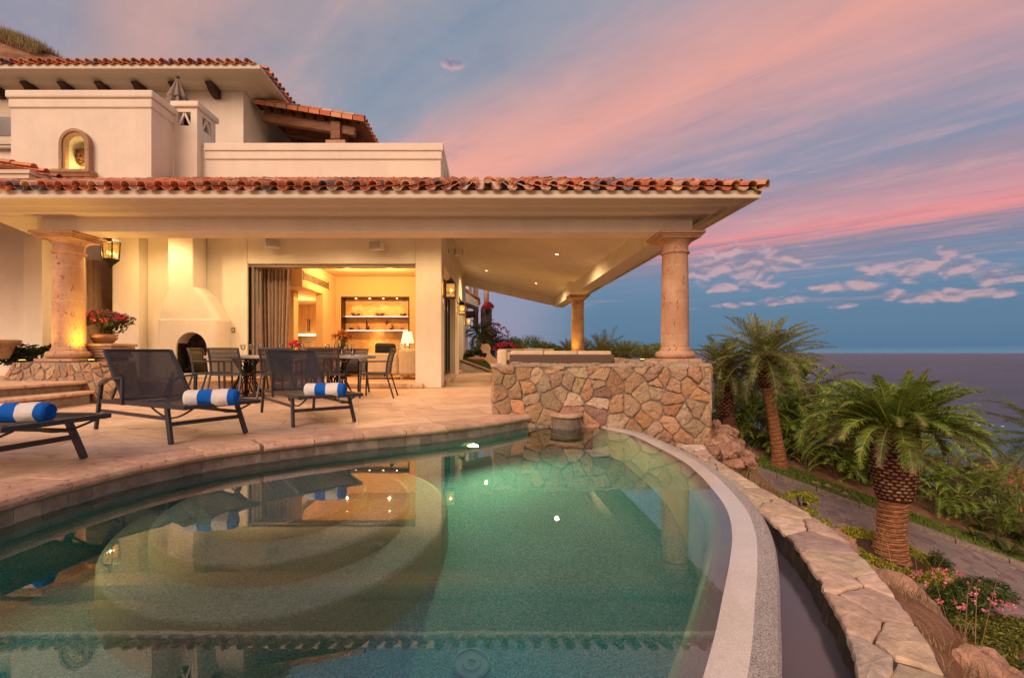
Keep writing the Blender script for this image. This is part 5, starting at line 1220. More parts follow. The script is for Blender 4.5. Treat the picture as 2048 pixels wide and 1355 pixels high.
figure('figurine', 'tiny spiky bronze figurine at the right of the lower shelf', 'figurine', -2.60, [(-.05, .01), (-.02, .07), (.0, .02), (.03, .09), (.05, .02)], .014)
b = MB(); b.box(-.06, -.02, 0, .06, .02, .075); b.box(-.045, -.022, .015, .045, -.0205, .06); o = obj('photo_frame', b, m_iron); o.location = (-4.16, 14.66, 1.503); tag(o, 'small black frame lying on the left of the lower shelf', 'frame')
b = MB(); b.lathe([(.035, 0), (.045, .05), (.035, .11), (.02, .11), (.0, .02)], 16, caps=False); o = obj('small_vase', b, M_plain('grey_glaze', (.2, .22, .2), .3)); o.location = (-3.93, 14.68, 1.503); tag(o, 'small grey vase near the left of the lower shelf', 'vase')
for px, w_, n_l in ((628, .03, 'left'), (895, .028, 'right')):
    b = MB(); xx = (640+px*.1477-VX)/F*14.8; b.tube([(0, 0, 0), (.01, 0, .05), (-.01, 0, .12)], [.03, .022, .006], 8); o = obj('wall_ornament', b, m_fig); o.location = (xx, 14.835, 1.70); tag(o, 'small dark hanging ornament above the lower shelf, %s one' % n_l, 'ornament')
b = MB(); petals(b, (0, 0, .1), 60, .1, RF, [(.6, .5, .35), (.05, .03, .02), (.3, .2, .12)], .05, .02); b.lathe([(.04, 0), (.09, .05), (.08, .05), (0, .01)], 16, col=(.05, .04, .03), caps=False); o = obj('flower_arrangement', b, m_flower); o.location = (-3.95, 14.1, .74); tag(o, 'low pale flower arrangement on the dark console', 'flowers')
b = MB(); petals(b, (0, 0, .16), 80, .1, RF, [(.75, .75, .62), (.5, .6, .5)], .05, .025); b.lathe([(.04, 0), (.055, .06), (.035, .12), (0, .02)], 16, col=(.5, .5, .5), caps=False); o = obj('flower_arrangement', b, m_flower); o.location = (-2.45, 13.65, .82); tag(o, 'white flowers in a pale vase beside the table lamp', 'flowers')
# ------------------------------------------------------------------ lanterns, speakers
m_flame = M_emit('lantern_flame', (1, .50, .10), 6); m_lpane, N = newmat('lantern_glass')
tr = N.n('ShaderNodeBsdfTransparent', {'Color': (1, .93, .75, 1)}); gl = N.n('ShaderNodeBsdfGlossy', {'Roughness': .1}); em = N.n('ShaderNodeEmission', {'Color': (1, .42, .06, 1), 'Strength': .30}); mx = N.n('ShaderNodeMixShader', {0: .07, 1: tr.outputs[0], 2: gl.outputs[0]}); ad_ = N.n('ShaderNodeAddShader', {0: mx.outputs[0], 1: em.outputs[0]}); fin(N, ad_.outputs[0])
def wall_lantern(y, z, lb, s=1.0):
    t = thing('wall_lantern', lb, 'wall lantern', (XR+.012, y, z), group='black lanterns along the side wall'); w = .105*s; cx = .17*s; h = .30*s
    b = MB(); b.box(0, -.05, -.22*s, .014, .05, .24*s); b.bar((.01, 0, .20*s), (cx, 0, .20*s), .02, .02); obj('wall_plate', b, m_iron, t)
    b = MB()
    for i in (-1, 1):
        for j in (-1, 1): b.bar((cx+i*w, j*w, -.20*s), (cx+i*w, j*w, .12*s), .016, .016)
    for i, j, k, l in ((-1, -1, 1, -1), (1, -1, 1, 1), (1, 1, -1, 1), (-1, 1, -1, -1)):
        for zz in (-.20*s, -.09*s, .12*s): b.bar((cx+i*w, j*w, zz), (cx+k*w, l*w, zz), .014, .014)
    b.box(cx-w, -w, -.225*s, cx+w, w, -.20*s); obj('cage', b, m_iron, t)
    b = MB(); b.lathe([(w*1.62, .12*s), (w*1.5, .14*s), (w*.75, .21*s), (w*.7, .235*s), (w*.25, .25*s), (.012, .30*s), (.0, .31*s)], 4, (cx, 0, 0), smooth=False, a0=pi/4); obj('hood', b, m_iron, t)
    b = MB()
    for i, j, k, l in ((-1, -1, 1, -1), (1, -1, 1, 1), (1, 1, -1, 1), (-1, 1, -1, -1)): b.quad((cx+i*w*.97, j*w*.97, -.195*s), (cx+k*w*.97, l*w*.97, -.195*s), (cx+k*w*.97, l*w*.97, .118*s), (cx+i*w*.97, j*w*.97, .118*s))
    obj('glass', b, m_lpane, t); b = MB(); b.tube([(cx, 0, -.2*s), (cx, 0, -.07*s)], .016, 8); obj('candle', b, m_white, t); b = MB(); b.tube([(cx, 0, -.065*s), (cx, 0, -.035*s), (cx, 0, .015*s)], [.012, .022, .004], 8); obj('flame', b, m_flame, t)
    lamp('POINT', (XR+.012+cx, y, z), 26, (1, .50, .12), .015, name='lantern_light')
wall_lantern(11.30, 2.32, 'black lantern on the near end of the side wall')
wall_lantern(16.7, 2.36, 'black lantern midway along the side wall'); wall_lantern(22.7, 2.33, 'black lantern at the far end of the side wall')
hl_ = thing('hanging_lantern', 'hexagonal black lantern hanging by a chain beside the left column', 'lantern', (-7.47, 9.45, 3.10)); b = MB(); w = .165
hx = lambda r, z, k: (r*cos(pi*k/3+.3), r*sin(pi*k/3+.3), z)
for k in range(6): b.bar(hx(w, -.10, k), hx(w*.86, -.44, k), .018, .018); b.bar(hx(w, -.10, k), hx(w, -.10, k+1), .02, .02); b.bar(hx(w*.86, -.44, k), hx(w*.86, -.44, k+1), .018, .018)
obj('cage', b, m_iron, hl_); b = MB(); b.lathe([(w*1.12, -.10), (w*1.0, -.06), (w*.6, .02), (.05, .06), (.03, .09), (0, .1)], 6, smooth=False, a0=.3); obj('hood', b, m_iron, hl_); b = MB(); b.lathe([(.0, -.62), (.02, -.60), (.05, -.55), (w*.95, -.455), (w*.95, -.44)], 6, smooth=False, a0=.3); obj('finial', b, m_iron, hl_)
b = MB()
for k in range(6): b.quad(hx(w*.97, -.10, k), hx(w*.97, -.10, k+1), hx(w*.84, -.44, k+1), hx(w*.84, -.44, k))
obj('glass', b, m_lpane, hl_); b = MB()
for k in range(3): c = hx(.06, 0, k*2); b.tube([(c[0], c[1], -.34), (c[0], c[1], -.31), (c[0], c[1], -.27)], [.010, .020, .003], 8)
obj('bulb', b, m_flame, hl_); b = MB()
for k in range(int((cc(-7.47, 9.45)-3.2)/.045)+1): z = .11+.045*k; b.tube([(cos(a*pi/4)*.012*(1-k % 2), cos(a*pi/4)*.012*(k % 2), z+sin(a*pi/4)*.026) for a in range(9)], .004, 4, caps=False)
obj('chain', b, m_iron, hl_); lamp('POINT', (-7.47, 9.45, 2.80), 40, (1, .58, .20), .015, name='lantern_light')
def speaker(loc, rz, lb):
    t = thing('speaker', lb, 'speaker', loc, rz, 'outdoor speakers under the eaves'); b = MB(); b.box(-.15, -.36, -.095, .15, -.17, .095); o = obj('cabinet', b, m_white, t, bevel=.03)
    b = MB(); b.box(-.135, -.367, -.08, .135, -.3605, .08); obj('grille', b, M_plain('speaker_grille', (.40, .38, .36), .8, 0, .2, .3, 200, .5), o); b = MB(); b.bar((0, -.17, 0), (0, -.02, 0), .05, .05); b.lathe([(.05, 0), (.05, .02)], 16, M=Matrix.Translation((0, -.001, 0)) @ Matrix.Rotation(pi/2, 4, 'X')); obj('bracket', b, m_white, t)
sx_ = AP(547, 490, YF); speaker((sx_[0], YF-.002, sx_[2]-.02), .35, 'white outdoor speaker above the left of the wide opening'); sx_ = AP(767, 495, YF); speaker((sx_[0], YF-.002, sx_[2]-.02), -.35, 'white outdoor speaker above the right of the wide opening')
speaker((XR+.002, 12.9, 3.55), pi/2+.3, 'white outdoor speaker on the side wall near the corner')
# ------------------------------------------------------------------ terrace lounge furniture behind the wall
m_wick = M_attr('wicker', .8, .5, 120, 1.0, .01); 
ls = thing('outdoor_sofa', 'wicker backed outdoor sofa with sand cushions behind the rubble wall', 'sofa', (1.45, 9.5, .001))
b = MB(); b.box(-1.0, -.45, .08, 1.0, -.36, .775, (.17, .12, .095)); b.box(-1.02, -.45, .08, -.92, .45, .66, (.17, .12, .095)); b.box(.92, -.45, .08, 1.02, .45, .66, (.17, .12, .095)); b.box(-.92, -.36, .1, .92, .43, .3, (.17, .12, .095)); obj('wicker_frame', b, m_wick, ls, bevel=.02)
for k in range(3): rbox(-.98+.655*k, -.352, .42, -.335+.655*k, -.16, .845, 'back_cushion', m_cush, ls, .04); rbox(-.90+.605*k, -.15, .305, -.305+.605*k, .43, .45, 'seat_cushion', m_cush, ls, .04)
rbox(-1.22, -.40, .35, -1.04, .4, .87, 'side_cushion', m_cush, ls, .05)
wc = thing('wing_armchair', 'sand coloured wing armchair with curved back left of the rubble wall', 'armchair', (.15, 13.5, .001))
pf = [(961, 695), (966, 690), (972, 687), (978, 689), (981, 696), (980, 704), (983, 711), (990, 717), (1003, 720), (1020, 721), (1024, 730), (1020, 738), (1000, 738), (992, 750), (986, 762), (981, 762), (985, 746), (981, 730), (974, 722), (968, 718), (973, 711), (974, 706), (966, 706)]
P = [((x-VX)/F*13.5-.15, EYE-(y-VY)/F*13.5) for x, y in pf]; b = MB(); n = len(P)
for (y0, y1) in ((-.36, -.30), (.30, .36)):
    b = MB(); b.add([(x, y0, z) for x, z in P]+[(x, y1, z) for x, z in P], [tuple(range(n)), tuple(range(n, 2*n))[::-1]]+[(i, n+i, n+(i+1) % n, (i+1) % n) for i in range(n)])
    obj('side_shell', b, m_cush, wc, fix=True, bevel=.012)
b = MB(); bk = [P[0], P[22], P[20], P[19], P[18], P[17]]
for (p, q) in zip([P[1], P[4], P[5], P[6], P[7], P[8]], [P[4], P[5], P[6], P[7], P[8], P[9]]): b.bar((p[0]-.02, -.30, p[1]), (p[0]-.02, .30, p[1]), .05, .05)
b.quad((P[3][0]-.04, -.3, P[3][1]), (P[3][0]-.04, .3, P[3][1]), (P[6][0]-.05, .3, P[6][1]), (P[6][0]-.05, -.3, P[6][1])); b.box(.02, -.30, .40, .62, .30, .50); obj('seat_shell', b, m_cush, wc, bevel=.012)
ct = thing('stone_bench', 'pale low stone bench with throws behind the outdoor sofa', 'bench', (1.25, 15.5, .001)); b = MB(); b.box(-.85, -.3, .0, .9, .3, .86); obj('bench_body', b, m_plaster, ct, bevel=.02); b = MB(); b.box(-.88, -.33, .863, .93, .33, .93); obj('bench_top', b, M_plain('pale_stone', (.60, .55, .5), .7, 0, .3, .3, 6), ct, bevel=.015)
b = MB(); b.box(-.05, -.345, .70, .55, -.332, .938); b.box(-.05, -.345, .9385, .55, .1, .952); obj('throw', b, m_towel if False else M_cloth('pale_throw', (.62, .6, .6)), ct, bevel=.005)
# column uplights
for (x, y, lb, tx, pw) in ((-6.98, 8.40, 'small ground uplight at the right foot of the left column', -7.36, 95), (-7.93, 8.12, 'small ground uplight at the left foot of the left column', -7.7, 40), (2.98, 9.05, 'small ground uplight behind the big right column', 3.2, 18), (3.05, 17.1, 'small ground uplight at the far column', 3.25, 45)):
    t = thing('uplight', lb, 'uplight', (x, y, .664), group='uplights at the column feet'); b = MB(); b.lathe([(.06, 0), (.06, .018), (.045, .022)], 20); obj('ring', b, m_metal, t); b = MB(); b.lathe([(.044, .0225), (.04, .026), (0, .027)], 16, caps=False); obj('lens', b, M_emit('uplight_lens', (1, .60, .08), 7), t)
    lamp('SPOT', (x, y, .71), pw, (1, .52, .06), .04, (tx, 8.45 if y < 10 else 17.5, 2.0), 100, .8, 'uplight_lamp')
# ------------------------------------------------------------------ plants
GR = [(.10, .15, .035), (.14, .19, .045), (.08, .12, .03), (.18, .20, .055)]
def frond(mb, rb, base, az_, el_, L, droop, ll, n, w, R_, cols, vup=.5, tipcol=None, seg=9, twist=0.0):
    p = Vector(base); pts = [p.copy()]; h = Vector((cos(az_), sin(az_), 0)); e = el_; ds = L/seg; wj = [R_.gauss(0, .05) for _ in range(3)]
    for k in range(seg):
        e -= droop*(.5+1.1*k/seg)/seg+wj[k % 3]; d = h*cos(e)+Vector((0, 0, sin(e))); p = p+d*ds; pts.append(p.copy())
    rb.tube(pts, [w*.9*(1-.85*k/seg) for k in range(seg+1)], 4, tuple(x*1.5 for x in cols[-1]), False)
    sidev = Vector((-sin(az_), cos(az_), 0))
    for i in range(n):
        u = .12+.86*i/n; f = u*seg; j = min(int(f), seg-1); q = pts[j].lerp(pts[j+1], f-j); t = (pts[j+1]-pts[j]).normalized(); up_ = sidev.cross(t)
        if up_.z < 0: up_ = -up_
        l = ll*(sin(pi*min(1, u*.86+.12))**.7)*R_.uniform(.72, 1.15); k = R_.uniform(.75, 1.3); c = R_.choice(cols); c = tuple(x*k for x in c)
        if tipcol and u > .85 and R_.random() < .3: c = tipcol
        for s in (-1, 1):
            d = (sidev*s*.85+t*(.55+.5*u)*R_.uniform(.85, 1.15)+up_*vup*R_.uniform(.3, 1.25)+Vector((R_.gauss(0, .035), R_.gauss(0, .035), R_.gauss(0, .035)))).normalized(); m = q+d*l*.5; tip = q+d*l*.95+Vector((0, 0, -l*.22*R_.uniform(.3, 1.6))); wv = t*(w*.55)
            mb.add([q-wv, q+wv, m+wv*.9, m-wv*.9, tip], [(0, 1, 2, 3), (3, 2, 4)], c)
def crown(mb, rb, c, nf, L, ll, nl, w, seed, emin=-.7, emax=1.35, droop=1.5, cols=GR, tip=None, r0=.12):
    R_ = random.Random(seed)
    for i in range(nf):
        u = (i+.5)/nf; az_ = i*2.399963+R_.uniform(-.2, .2); e = emax+(emin-emax)*u**.85+R_.uniform(-.12, .12)
        dr = droop*(.55+.6*u)*R_.uniform(.55, 1.45); l = L*R_.uniform(.82, 1.1)*(.75+.35*min(1, u*2.2)); cs2 = cols if u < .82 else [(.12, .11, .04), (.15, .12, .05), cols[0]]
        frond(mb, rb, Vector(c)+Vector((cos(az_)*r0, sin(az_)*r0, .1*(1-u))), az_, e, l, dr, ll*R_.uniform(.85, 1.1), nl, w, R_, cs2, .45, tip)
def trunk_mesh(pts, rs, seed, ring_=.07, col=((.36, .17, .085), (.20, .09, .05)), seg=18, boots=None):
    R_ = random.Random(seed); b = MB(); P = [Vector(p) for p in pts]; L = [0]
    for a, c in zip(P, P[1:]): L.append(L[-1]+(c-a).length)
    n = int(L[-1]/ring_)
    def at(t):
        j = 0
        while j < len(L)-2 and L[j+1] < t: j += 1
        f = (t-L[j])/(L[j+1]-L[j]); return P[j].lerp(P[j+1], f), rs[j]+(rs[j+1]-rs[j])*f
    rows = []
    for i in range(n*3+1):
        t = L[-1]*i/(n*3); c, r = at(t); ph = i % 3; k = (1.0, 1.045, .965)[ph]
        rows.append([(c.x+r*k*cos(2*pi*q/seg)*(1+R_.uniform(-.02, .02)), c.y+r*k*sin(2*pi*q/seg)*(1+R_.uniform(-.02, .02)), c.z+R_.uniform(-.006, .006)+.012*sin(2*2*pi*q/seg+i)) for q in range(seg)])
    base = len(b.v); b.v += [p for r_ in rows for p in r_]
    for i in range(len(rows)-1):
        for q in range(seg):
            k = R_.uniform(.75, 1.2); c = col[0] if i % 3 != 2 else col[1]; b.f.append((base+i*seg+q, base+i*seg+(q+1) % seg, base+(i+1)*seg+(q+1) % seg, base+(i+1)*seg+q)); b.c.append(tuple(x*k for x in c)); b.s.append(False)
    return b
def add_boots(b, c, z0, z1, rf, R_, rows, per, size, cols):
    for i in range(rows):
        u = i/(rows-1); z = z0+(z1-z0)*u; r = rf(u)
        for k in range(per):
            a = 2*pi*(k+.5*(i % 2))/per+R_.uniform(-.03, .03); n_ = Vector((cos(a), sin(a), 0)); s_ = Vector((-sin(a), cos(a), 0)); p = Vector((c[0], c[1], c[2]+z))+n_*(r-.03); out = (n_*.8+Vector((0, 0, .75))).normalized()*size*R_.uniform(.8, 1.2); w = 2*pi*r/per*.46; h = size*.45
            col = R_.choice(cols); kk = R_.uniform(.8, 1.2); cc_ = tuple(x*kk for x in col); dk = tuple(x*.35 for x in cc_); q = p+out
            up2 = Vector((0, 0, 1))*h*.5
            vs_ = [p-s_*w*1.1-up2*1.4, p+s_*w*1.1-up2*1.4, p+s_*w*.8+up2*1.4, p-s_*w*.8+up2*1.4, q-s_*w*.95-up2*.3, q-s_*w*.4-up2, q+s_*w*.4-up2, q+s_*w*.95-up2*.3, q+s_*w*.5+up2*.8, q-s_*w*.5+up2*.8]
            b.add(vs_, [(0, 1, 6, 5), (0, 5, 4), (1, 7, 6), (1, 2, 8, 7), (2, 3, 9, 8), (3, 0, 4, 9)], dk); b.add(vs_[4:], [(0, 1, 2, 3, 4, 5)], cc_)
# big date palm beside the drive
base = GG(1780, 1116); s_ = .8; BX = base
pt = thing('date_palm', 'stout date palm with pineapple shaped trunk top by the driveway', 'palm tree', tuple(base))
zcr = (VY-872)/F*base.y+EYE-base.z                                  # crown height above its foot
b = trunk_mesh([(0, 0, -.1), (0, 0, .12), (.03, 0, .6), (.07, 0, 1.25), (.10, 0, 1.5)], [.40, .33, .275, .27, .31], 3, .055, ((.40, .19, .09), (.20, .09, .05)), 26)
obj('trunk', b, m_bark, pt)
b = MB(); R_ = random.Random(8); zb = 1.35; zt = zcr+.15
b.lathe([(.32, zb), (.36, zb+.25), (.40, zb+.6), (.42, zt-.35), (.34, zt)], 24, (.10, 0, 0), (.07, .035, .025))
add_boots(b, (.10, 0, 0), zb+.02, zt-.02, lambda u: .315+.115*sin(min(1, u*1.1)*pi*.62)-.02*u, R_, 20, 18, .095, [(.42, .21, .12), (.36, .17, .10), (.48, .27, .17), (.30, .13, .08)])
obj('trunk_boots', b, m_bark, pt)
b = MB(); rb = MB(); CC = (.10, 0, zt+.02)
crown(b, rb, CC, 100, 1.66, .33, 64, .026, 11, .14, 1.38, 1.12, [(.16, .27, .045), (.23, .34, .055), (.10, .19, .04), (.32, .37, .07)], (.30, .19, .10), .22)
obj('crown', b, m_leaf, pt); obj('frond_stem', rb, m_leaf, pt)
# tall slim date palm, and a second one at its left
def slim(pxb, pyb, yb_, pxt, pyt, r, L, seed, lb, ll=.42, nf=72, dark=False):
    g = Vector(((pxb-VX)/F*yb_, yb_, EYE-(pyb-VY)/F*yb_)); top = Vector(((pxt-VX)/F*yb_, yb_, EYE-(pyt-VY)/F*yb_))-g
    t = thing('date_palm', lb, 'palm tree', tuple(g)); h = top.z
    c0 = ((.44, .20, .09), (.22, .10, .05)) if not dark else ((.20, .09, .05), (.09, .045, .03))
    b = trunk_mesh([(0, 0, -.3), (.0, 0, .15), (top.x*.35, 0, h*.35), (top.x*.8, 0, h*.72), (top.x, 0, h)], [r*1.8, r*1.25, r, r*.95, r*1.05], seed, .07, c0, 14); obj('trunk', b, m_bark, t)
    b = MB(); R_ = random.Random(seed); add_boots(b, (top.x*.9, 0, 0), h*(.72 if not dark else .35), h, lambda u: r*1.15+r*.5*u, R_, 14 if not dark else 24, 11, .085, [(.28, .12, .07), (.20, .08, .05), (.35, .18, .09)]); obj('trunk_boots', b, m_bark, t)
    b = MB(); rb = MB(); crown(b, rb, (top.x, 0, h), nf, L, ll, 44, .021, seed+1, -.45, 1.4, 1.0, [(.21, .27, .07), (.28, .32, .09), (.14, .18, .055), (.38, .36, .14)], None, .1); obj('crown', b, m_leaf, t); obj('frond_stem', rb, m_leaf, t)
slim(1558, 920, 15.6, 1530, 715, .165, 1.85, 21, 'tall slim date palm with bright orange trunk right of the wall')
slim(1462, 880, 16.5, 1447, 735, .20, 1.35, 25, 'shorter shaggy date palm with dark trunk just behind the wall', .36, 44, True)
# partly seen palm at the right edge
t = thing('date_palm', 'palm cut off by the right edge above the roofs', 'palm tree', (14.6, 12.2, -5.2)); b = MB(); rb = MB(); crown(b, rb, (0, 0, 3.7), 40, 1.9, .36, 40, .018, 41, -.6, 1.3, 1.2); obj('crown', b, m_leaf, t); obj('frond_stem', rb, m_leaf, t); b = trunk_mesh([(0, 0, -1), (0, 0, 3.7)], [.2, .16], 5, .07, seg=12); obj('trunk', b, m_bark, t)
# areca hedge: three sorts of clump, then copies
HG = [(.12, .25, .04), (.19, .34, .055), (.27, .42, .06), (.07, .15, .03), (.38, .44, .07)]
def make_areca(seed, lb, H=2.3, nf=26):
    t = thing('areca_palm', lb, 'palm', group='areca palm clumps forming the hedge'); R_ = random.Random(seed); b = MB(); rb = MB(); st2 = MB()
    for i in range(nf):
        a = R_.uniform(0, 2*pi); r = R_.uniform(.05, .45); z = H*R_.uniform(.05, .62); p = Vector((cos(a)*r, sin(a)*r, z)); el_ = R_.uniform(.35, 1.35)
        frond(b, rb, p, a+R_.uniform(-.6, .6), el_, R_.uniform(.8, 1.35), R_.uniform(1.1, 2.2), R_.uniform(.26, .36), 24, .026, R_, HG if R_.random() < .85 else [(.20, .17, .05), (.16, .12, .05)], .35, None, 7)
        if i % 3 == 0: st2.tube([(cos(a)*r*.6, sin(a)*r*.6, -.2), tuple(p)], [.028, .016], 5, (.16, .15, .06), False)
    obj('fronds', b, m_leaf, t); obj('frond_stem', rb, m_leaf, t); obj('stem', st2, m_bark, t); return t
AL = 'green areca palm clump standing in the dense hedge beyond the driveway'
ar_ = [make_areca(50+k, AL, h) for k, h in enumerate((2.3, 2.0, 2.6))]
R_ = random.Random(17); spots = []
for row, (s0, hs) in enumerate(((2.6, .85), (3.5, 1.3), (5.0, 1.65), (7.0, 2.1))):
    t_ = -3.2+row*.3
    while t_ < 11.5:
        if not (row > 1 and t_ < -.6): spots.append((t_+R_.uniform(-.25, .25), s0+R_.uniform(-.3, .3), hs))
        t_ += (.84 if row < 2 else 1.15)*max(.5, 1.0-.07*max(0, t_-2.3))
for i, (t_, s, hs) in enumerate(spots):
    p = road_pt(t_, s); fall = max(.30, 1.0-.11*max(0, t_-2.3)); z = hgt(p[0], p[1]) if s > 3 else p[2]
    sc = hs*fall*R_.uniform(.88, 1.12)*(1 if t_ > .3 else .62); src = ar_[i % 3]
    if i < 3: src.location = (p[0], p[1], z); src.rotation_euler = (0, 0, R_.uniform(0, 6)); src.scale = (sc,)*3
    else: dup(src, (p[0], p[1], z), R_.uniform(0, 6.28), None, None, sc)
# leafy shrubs
def leaf_cloud(mb, c, rx, ry, rz_, n, size, R_, cols, aspect=.5, shell=.5, lobes=5):
    c = Vector(c); L = [(Vector((R_.uniform(-.6, .6)*rx, R_.uniform(-.6, .6)*ry, R_.uniform(-.5, .6)*rz_)), R_.uniform(.45, .75)) for _ in range(lobes)]
    for i in range(n):
        o, q = R_.choice(L); d = Vector((R_.gauss(0, 1), R_.gauss(0, 1), R_.gauss(0, 1))).normalized(); p = c+o+Vector((d.x*rx, d.y*ry, d.z*rz_))*q*(R_.random()**.35 if R_.random() < shell else R_.random())
        nrm = (d+Vector((R_.gauss(0, .5), R_.gauss(0, .5), R_.gauss(.3, .5)))).normalized(); u = nrm.cross(Vector((R_.gauss(0, 1), R_.gauss(0, 1), R_.gauss(0, 1)))).normalized(); v = nrm.cross(u); s = size*R_.uniform(.6, 1.3); k = R_.uniform(.65, 1.3); cc_ = tuple(x*k for x in R_.choice(cols))
        mb.add([p-u*s, p-v*s*aspect*.9+u*s*.1, p+u*s, p+v*s*aspect], [(0, 1, 2, 3)], cc_)
def shrub(name, lb, cat, loc, rx, ry, rz_, n, size, seed, cols=GR, fl=None, nfl=0, fs=.03, group=None, stems=5, aspect=.5):
    t = thing(name, lb, cat, tuple(loc), group=group); R_ = random.Random(seed); b = MB(); leaf_cloud(b, (0, 0, rz_), rx, ry, rz_, n, size, R_, cols, aspect); obj('foliage', b, m_leaf, t)
    b = MB()
    for k in range(stems): a = R_.uniform(0, 6.28); b.tube([(cos(a)*.03, sin(a)*.03, -.05), (cos(a)*rx*.3, sin(a)*ry*.3, rz_*.7), (cos(a)*rx*.6, sin(a)*ry*.6, rz_*1.3)], [.018, .012, .005], 5, (.12, .08, .05))
    obj('stem', b, m_bark, t)
    if fl:
        b = MB()
        for k in range(nfl):
            d = Vector((R_.gauss(0, 1), R_.gauss(-.3, 1), abs(R_.gauss(.5, .8)))).normalized(); c = Vector((d.x*rx*.98, d.y*ry*.98, rz_+d.z*rz_*.98))*1.0; petals(b, c, 5, fs*.3, R_, fl, fs, fs*.5)
        obj('blossom', b, m_flower, t)
    return t
DG = [(.025, .045, .016), (.04, .06, .02), (.018, .03, .012)]
PINK = [(.75, .05, .18), (.62, .03, .12), (.80, .14, .28)]
# planted pots on the left
pt_ = thing('flower_pot', 'terracotta pot of pink bougainvillea on the carved stone stand', 'plant pot', (-7.24, 9.0, .985)); b = MB(); b.lathe([(.13, 0), (.16, .02), (.21, .12), (.22, .17), (.205, .17), (.0, .13)], 28, caps=False); obj('pot', b, m_terra, pt_)
b = MB()
for s in (-1, 1): b.tube([(s*(.19+.07*sin(pi*k/8)), 0, .05+.10*k/8) for k in range(9)], .012, 6)
obj('handle', b, m_terra, pt_); R_ = random.Random(91); b = MB(); leaf_cloud(b, (0, 0, .38), .42, .34, .22, 2600, .026, R_, [(.05, .07, .022), (.08, .09, .03), (.035, .05, .018)], .55); obj('foliage', b, m_leaf, pt_)
b = MB()
for k in range(150): d = Vector((R_.gauss(0, 1), R_.gauss(-.2, .8), abs(R_.gauss(.7, .5)))).normalized(); petals(b, Vector((d.x*.40, d.y*.32, .40+d.z*.20)), 5, .02, R_, PINK, .035, .018)
obj('blossom', b, m_flower, pt_)
sn = thing('stone_stand', 'carved square stone stand with mouldings under the bougainvillea pot', 'pedestal', (-7.24, 9.0, .02)); b = MB()
for h, a, c in ((.30, .0, .70), (.36, .703, .74), (.33, .743, .80), (.35, .803, .85), (.38, .853, .90), (.41, .903, .96)): b.box(-h, -h*.8, a, h, h*.8, c)
obj('stand_body', b, m_cantera_t, sn, bevel=.02)
pp = thing('planter_bush', 'dark leafy shrub trailing right over the low white planter wall', 'shrub', (-8.75, 9.0, .64)); R_ = random.Random(92); b = MB(); leaf_cloud(b, (-.3, 0, .14), .65, .25, .20, 1800, .035, R_, DG, .6)
for k in range(160): u = R_.random(); p = Vector((.2+u*.52, -.05, .13+.16*u+R_.uniform(-.05, .05))); petals(b, p, 2, .02, R_, DG, .05, .025)
obj('foliage', b, m_leaf, pp)
ur_ = thing('stone_urn', 'carved stone urn rim at the far left edge above the shrub', 'urn', (-8.95, 8.7, .70)); b = MB(); b.lathe([(.16, 0), (.20, .10), (.24, .22), (.30, .26), (.33, .30), (.33, .34), (.28, .35), (.26, .30), (0, .28)], 28, caps=False); obj('urn', b, m_cantera_t, ur_)
# terrace end: big pot, small palm, far shrubs
bp = thing('plant_pot', 'large terracotta pot with glossy green shrub at the terrace end', 'plant pot', (-.50, 21.3, .001)); b = MB(); b.lathe([(.27, 0), (.30, .03), (.40, .48), (.43, .50), (.43, .60), (.40, .62), (.37, .60), (0, .55)], 32, caps=False); obj('pot', b, m_terra, bp); R_ = random.Random(93); b = MB(); leaf_cloud(b, (0, 0, .80), .50, .45, .28, 1500, .06, R_, [(.04, .07, .02), (.06, .10, .03)], .45); obj('foliage', b, m_leaf, bp)
sp2 = thing('fan_palm', 'small feathery palm rising behind the large terracotta pot', 'palm tree', (-.30, 24.2, -.3)); b = trunk_mesh([(0, 0, 0), (.05, 0, 1.2), (.0, 0, 2.1)], [.10, .07, .06], 4, .08, ((.30, .27, .20), (.20, .17, .13)), 10); obj('trunk', b, m_bark, sp2); b = MB(); rb = MB(); crown(b, rb, (0, 0, 2.1), 26, 1.25, .38, 22, .035, 61, -.7, 1.2, 1.6, [(.06, .10, .03), (.10, .14, .05)]); obj('crown', b, m_leaf, sp2); obj('frond_stem', rb, m_leaf, sp2)
def far(px, pbase, y, **k): return ((px-VX)/F*y, y, EYE-(pbase-VY)/F*y)
shrub('bougainvillea', 'dense green bush with crimson bougainvillea behind the wing chair', 'shrub', far(990, 712, 25), .85, .6, .85, 3000, .06, 71, [(.035, .06, .02), (.05, .09, .03)], PINK, 60, .08)
shrub('bougainvillea', 'low crimson bougainvillea spilling left of the pale stone bench', 'shrub', far(1010, 716, 23), .60, .5, .38, 1500, .05, 72, [(.04, .07, .02)], PINK, 90, .07)
shrub('bougainvillea', 'red bougainvillea on the stone tower of the neighbouring house', 'shrub', far(976, 628, 27.6), .30, .3, .33, 700, .05, 78, [(.04, .07, .02)], [(.75, .04, .10), (.8, .10, .15)], 70, .09)
BW = ((1128, .8, .40, 25.5), (1165, .9, .46, 26), (1205, .9, .44, 26.5), (1238, .8, .46, 25.6), (1315, .6, .40, 25))
for i, (px, w, h, y) in enumerate(BW):
    shrub('hedge_bush', 'mid green bush between the cycads beyond the terrace, %s' % ('first from left', 'second from left', 'third from left', 'fourth from left', 'beside the big column')[i], 'shrub', far(px, 718, y), w, .6, h, 2600, .05, 180+i, [(.17, .29, .05), (.23, .34, .06), (.10, .17, .035)], group='bushes beyond the terrace')
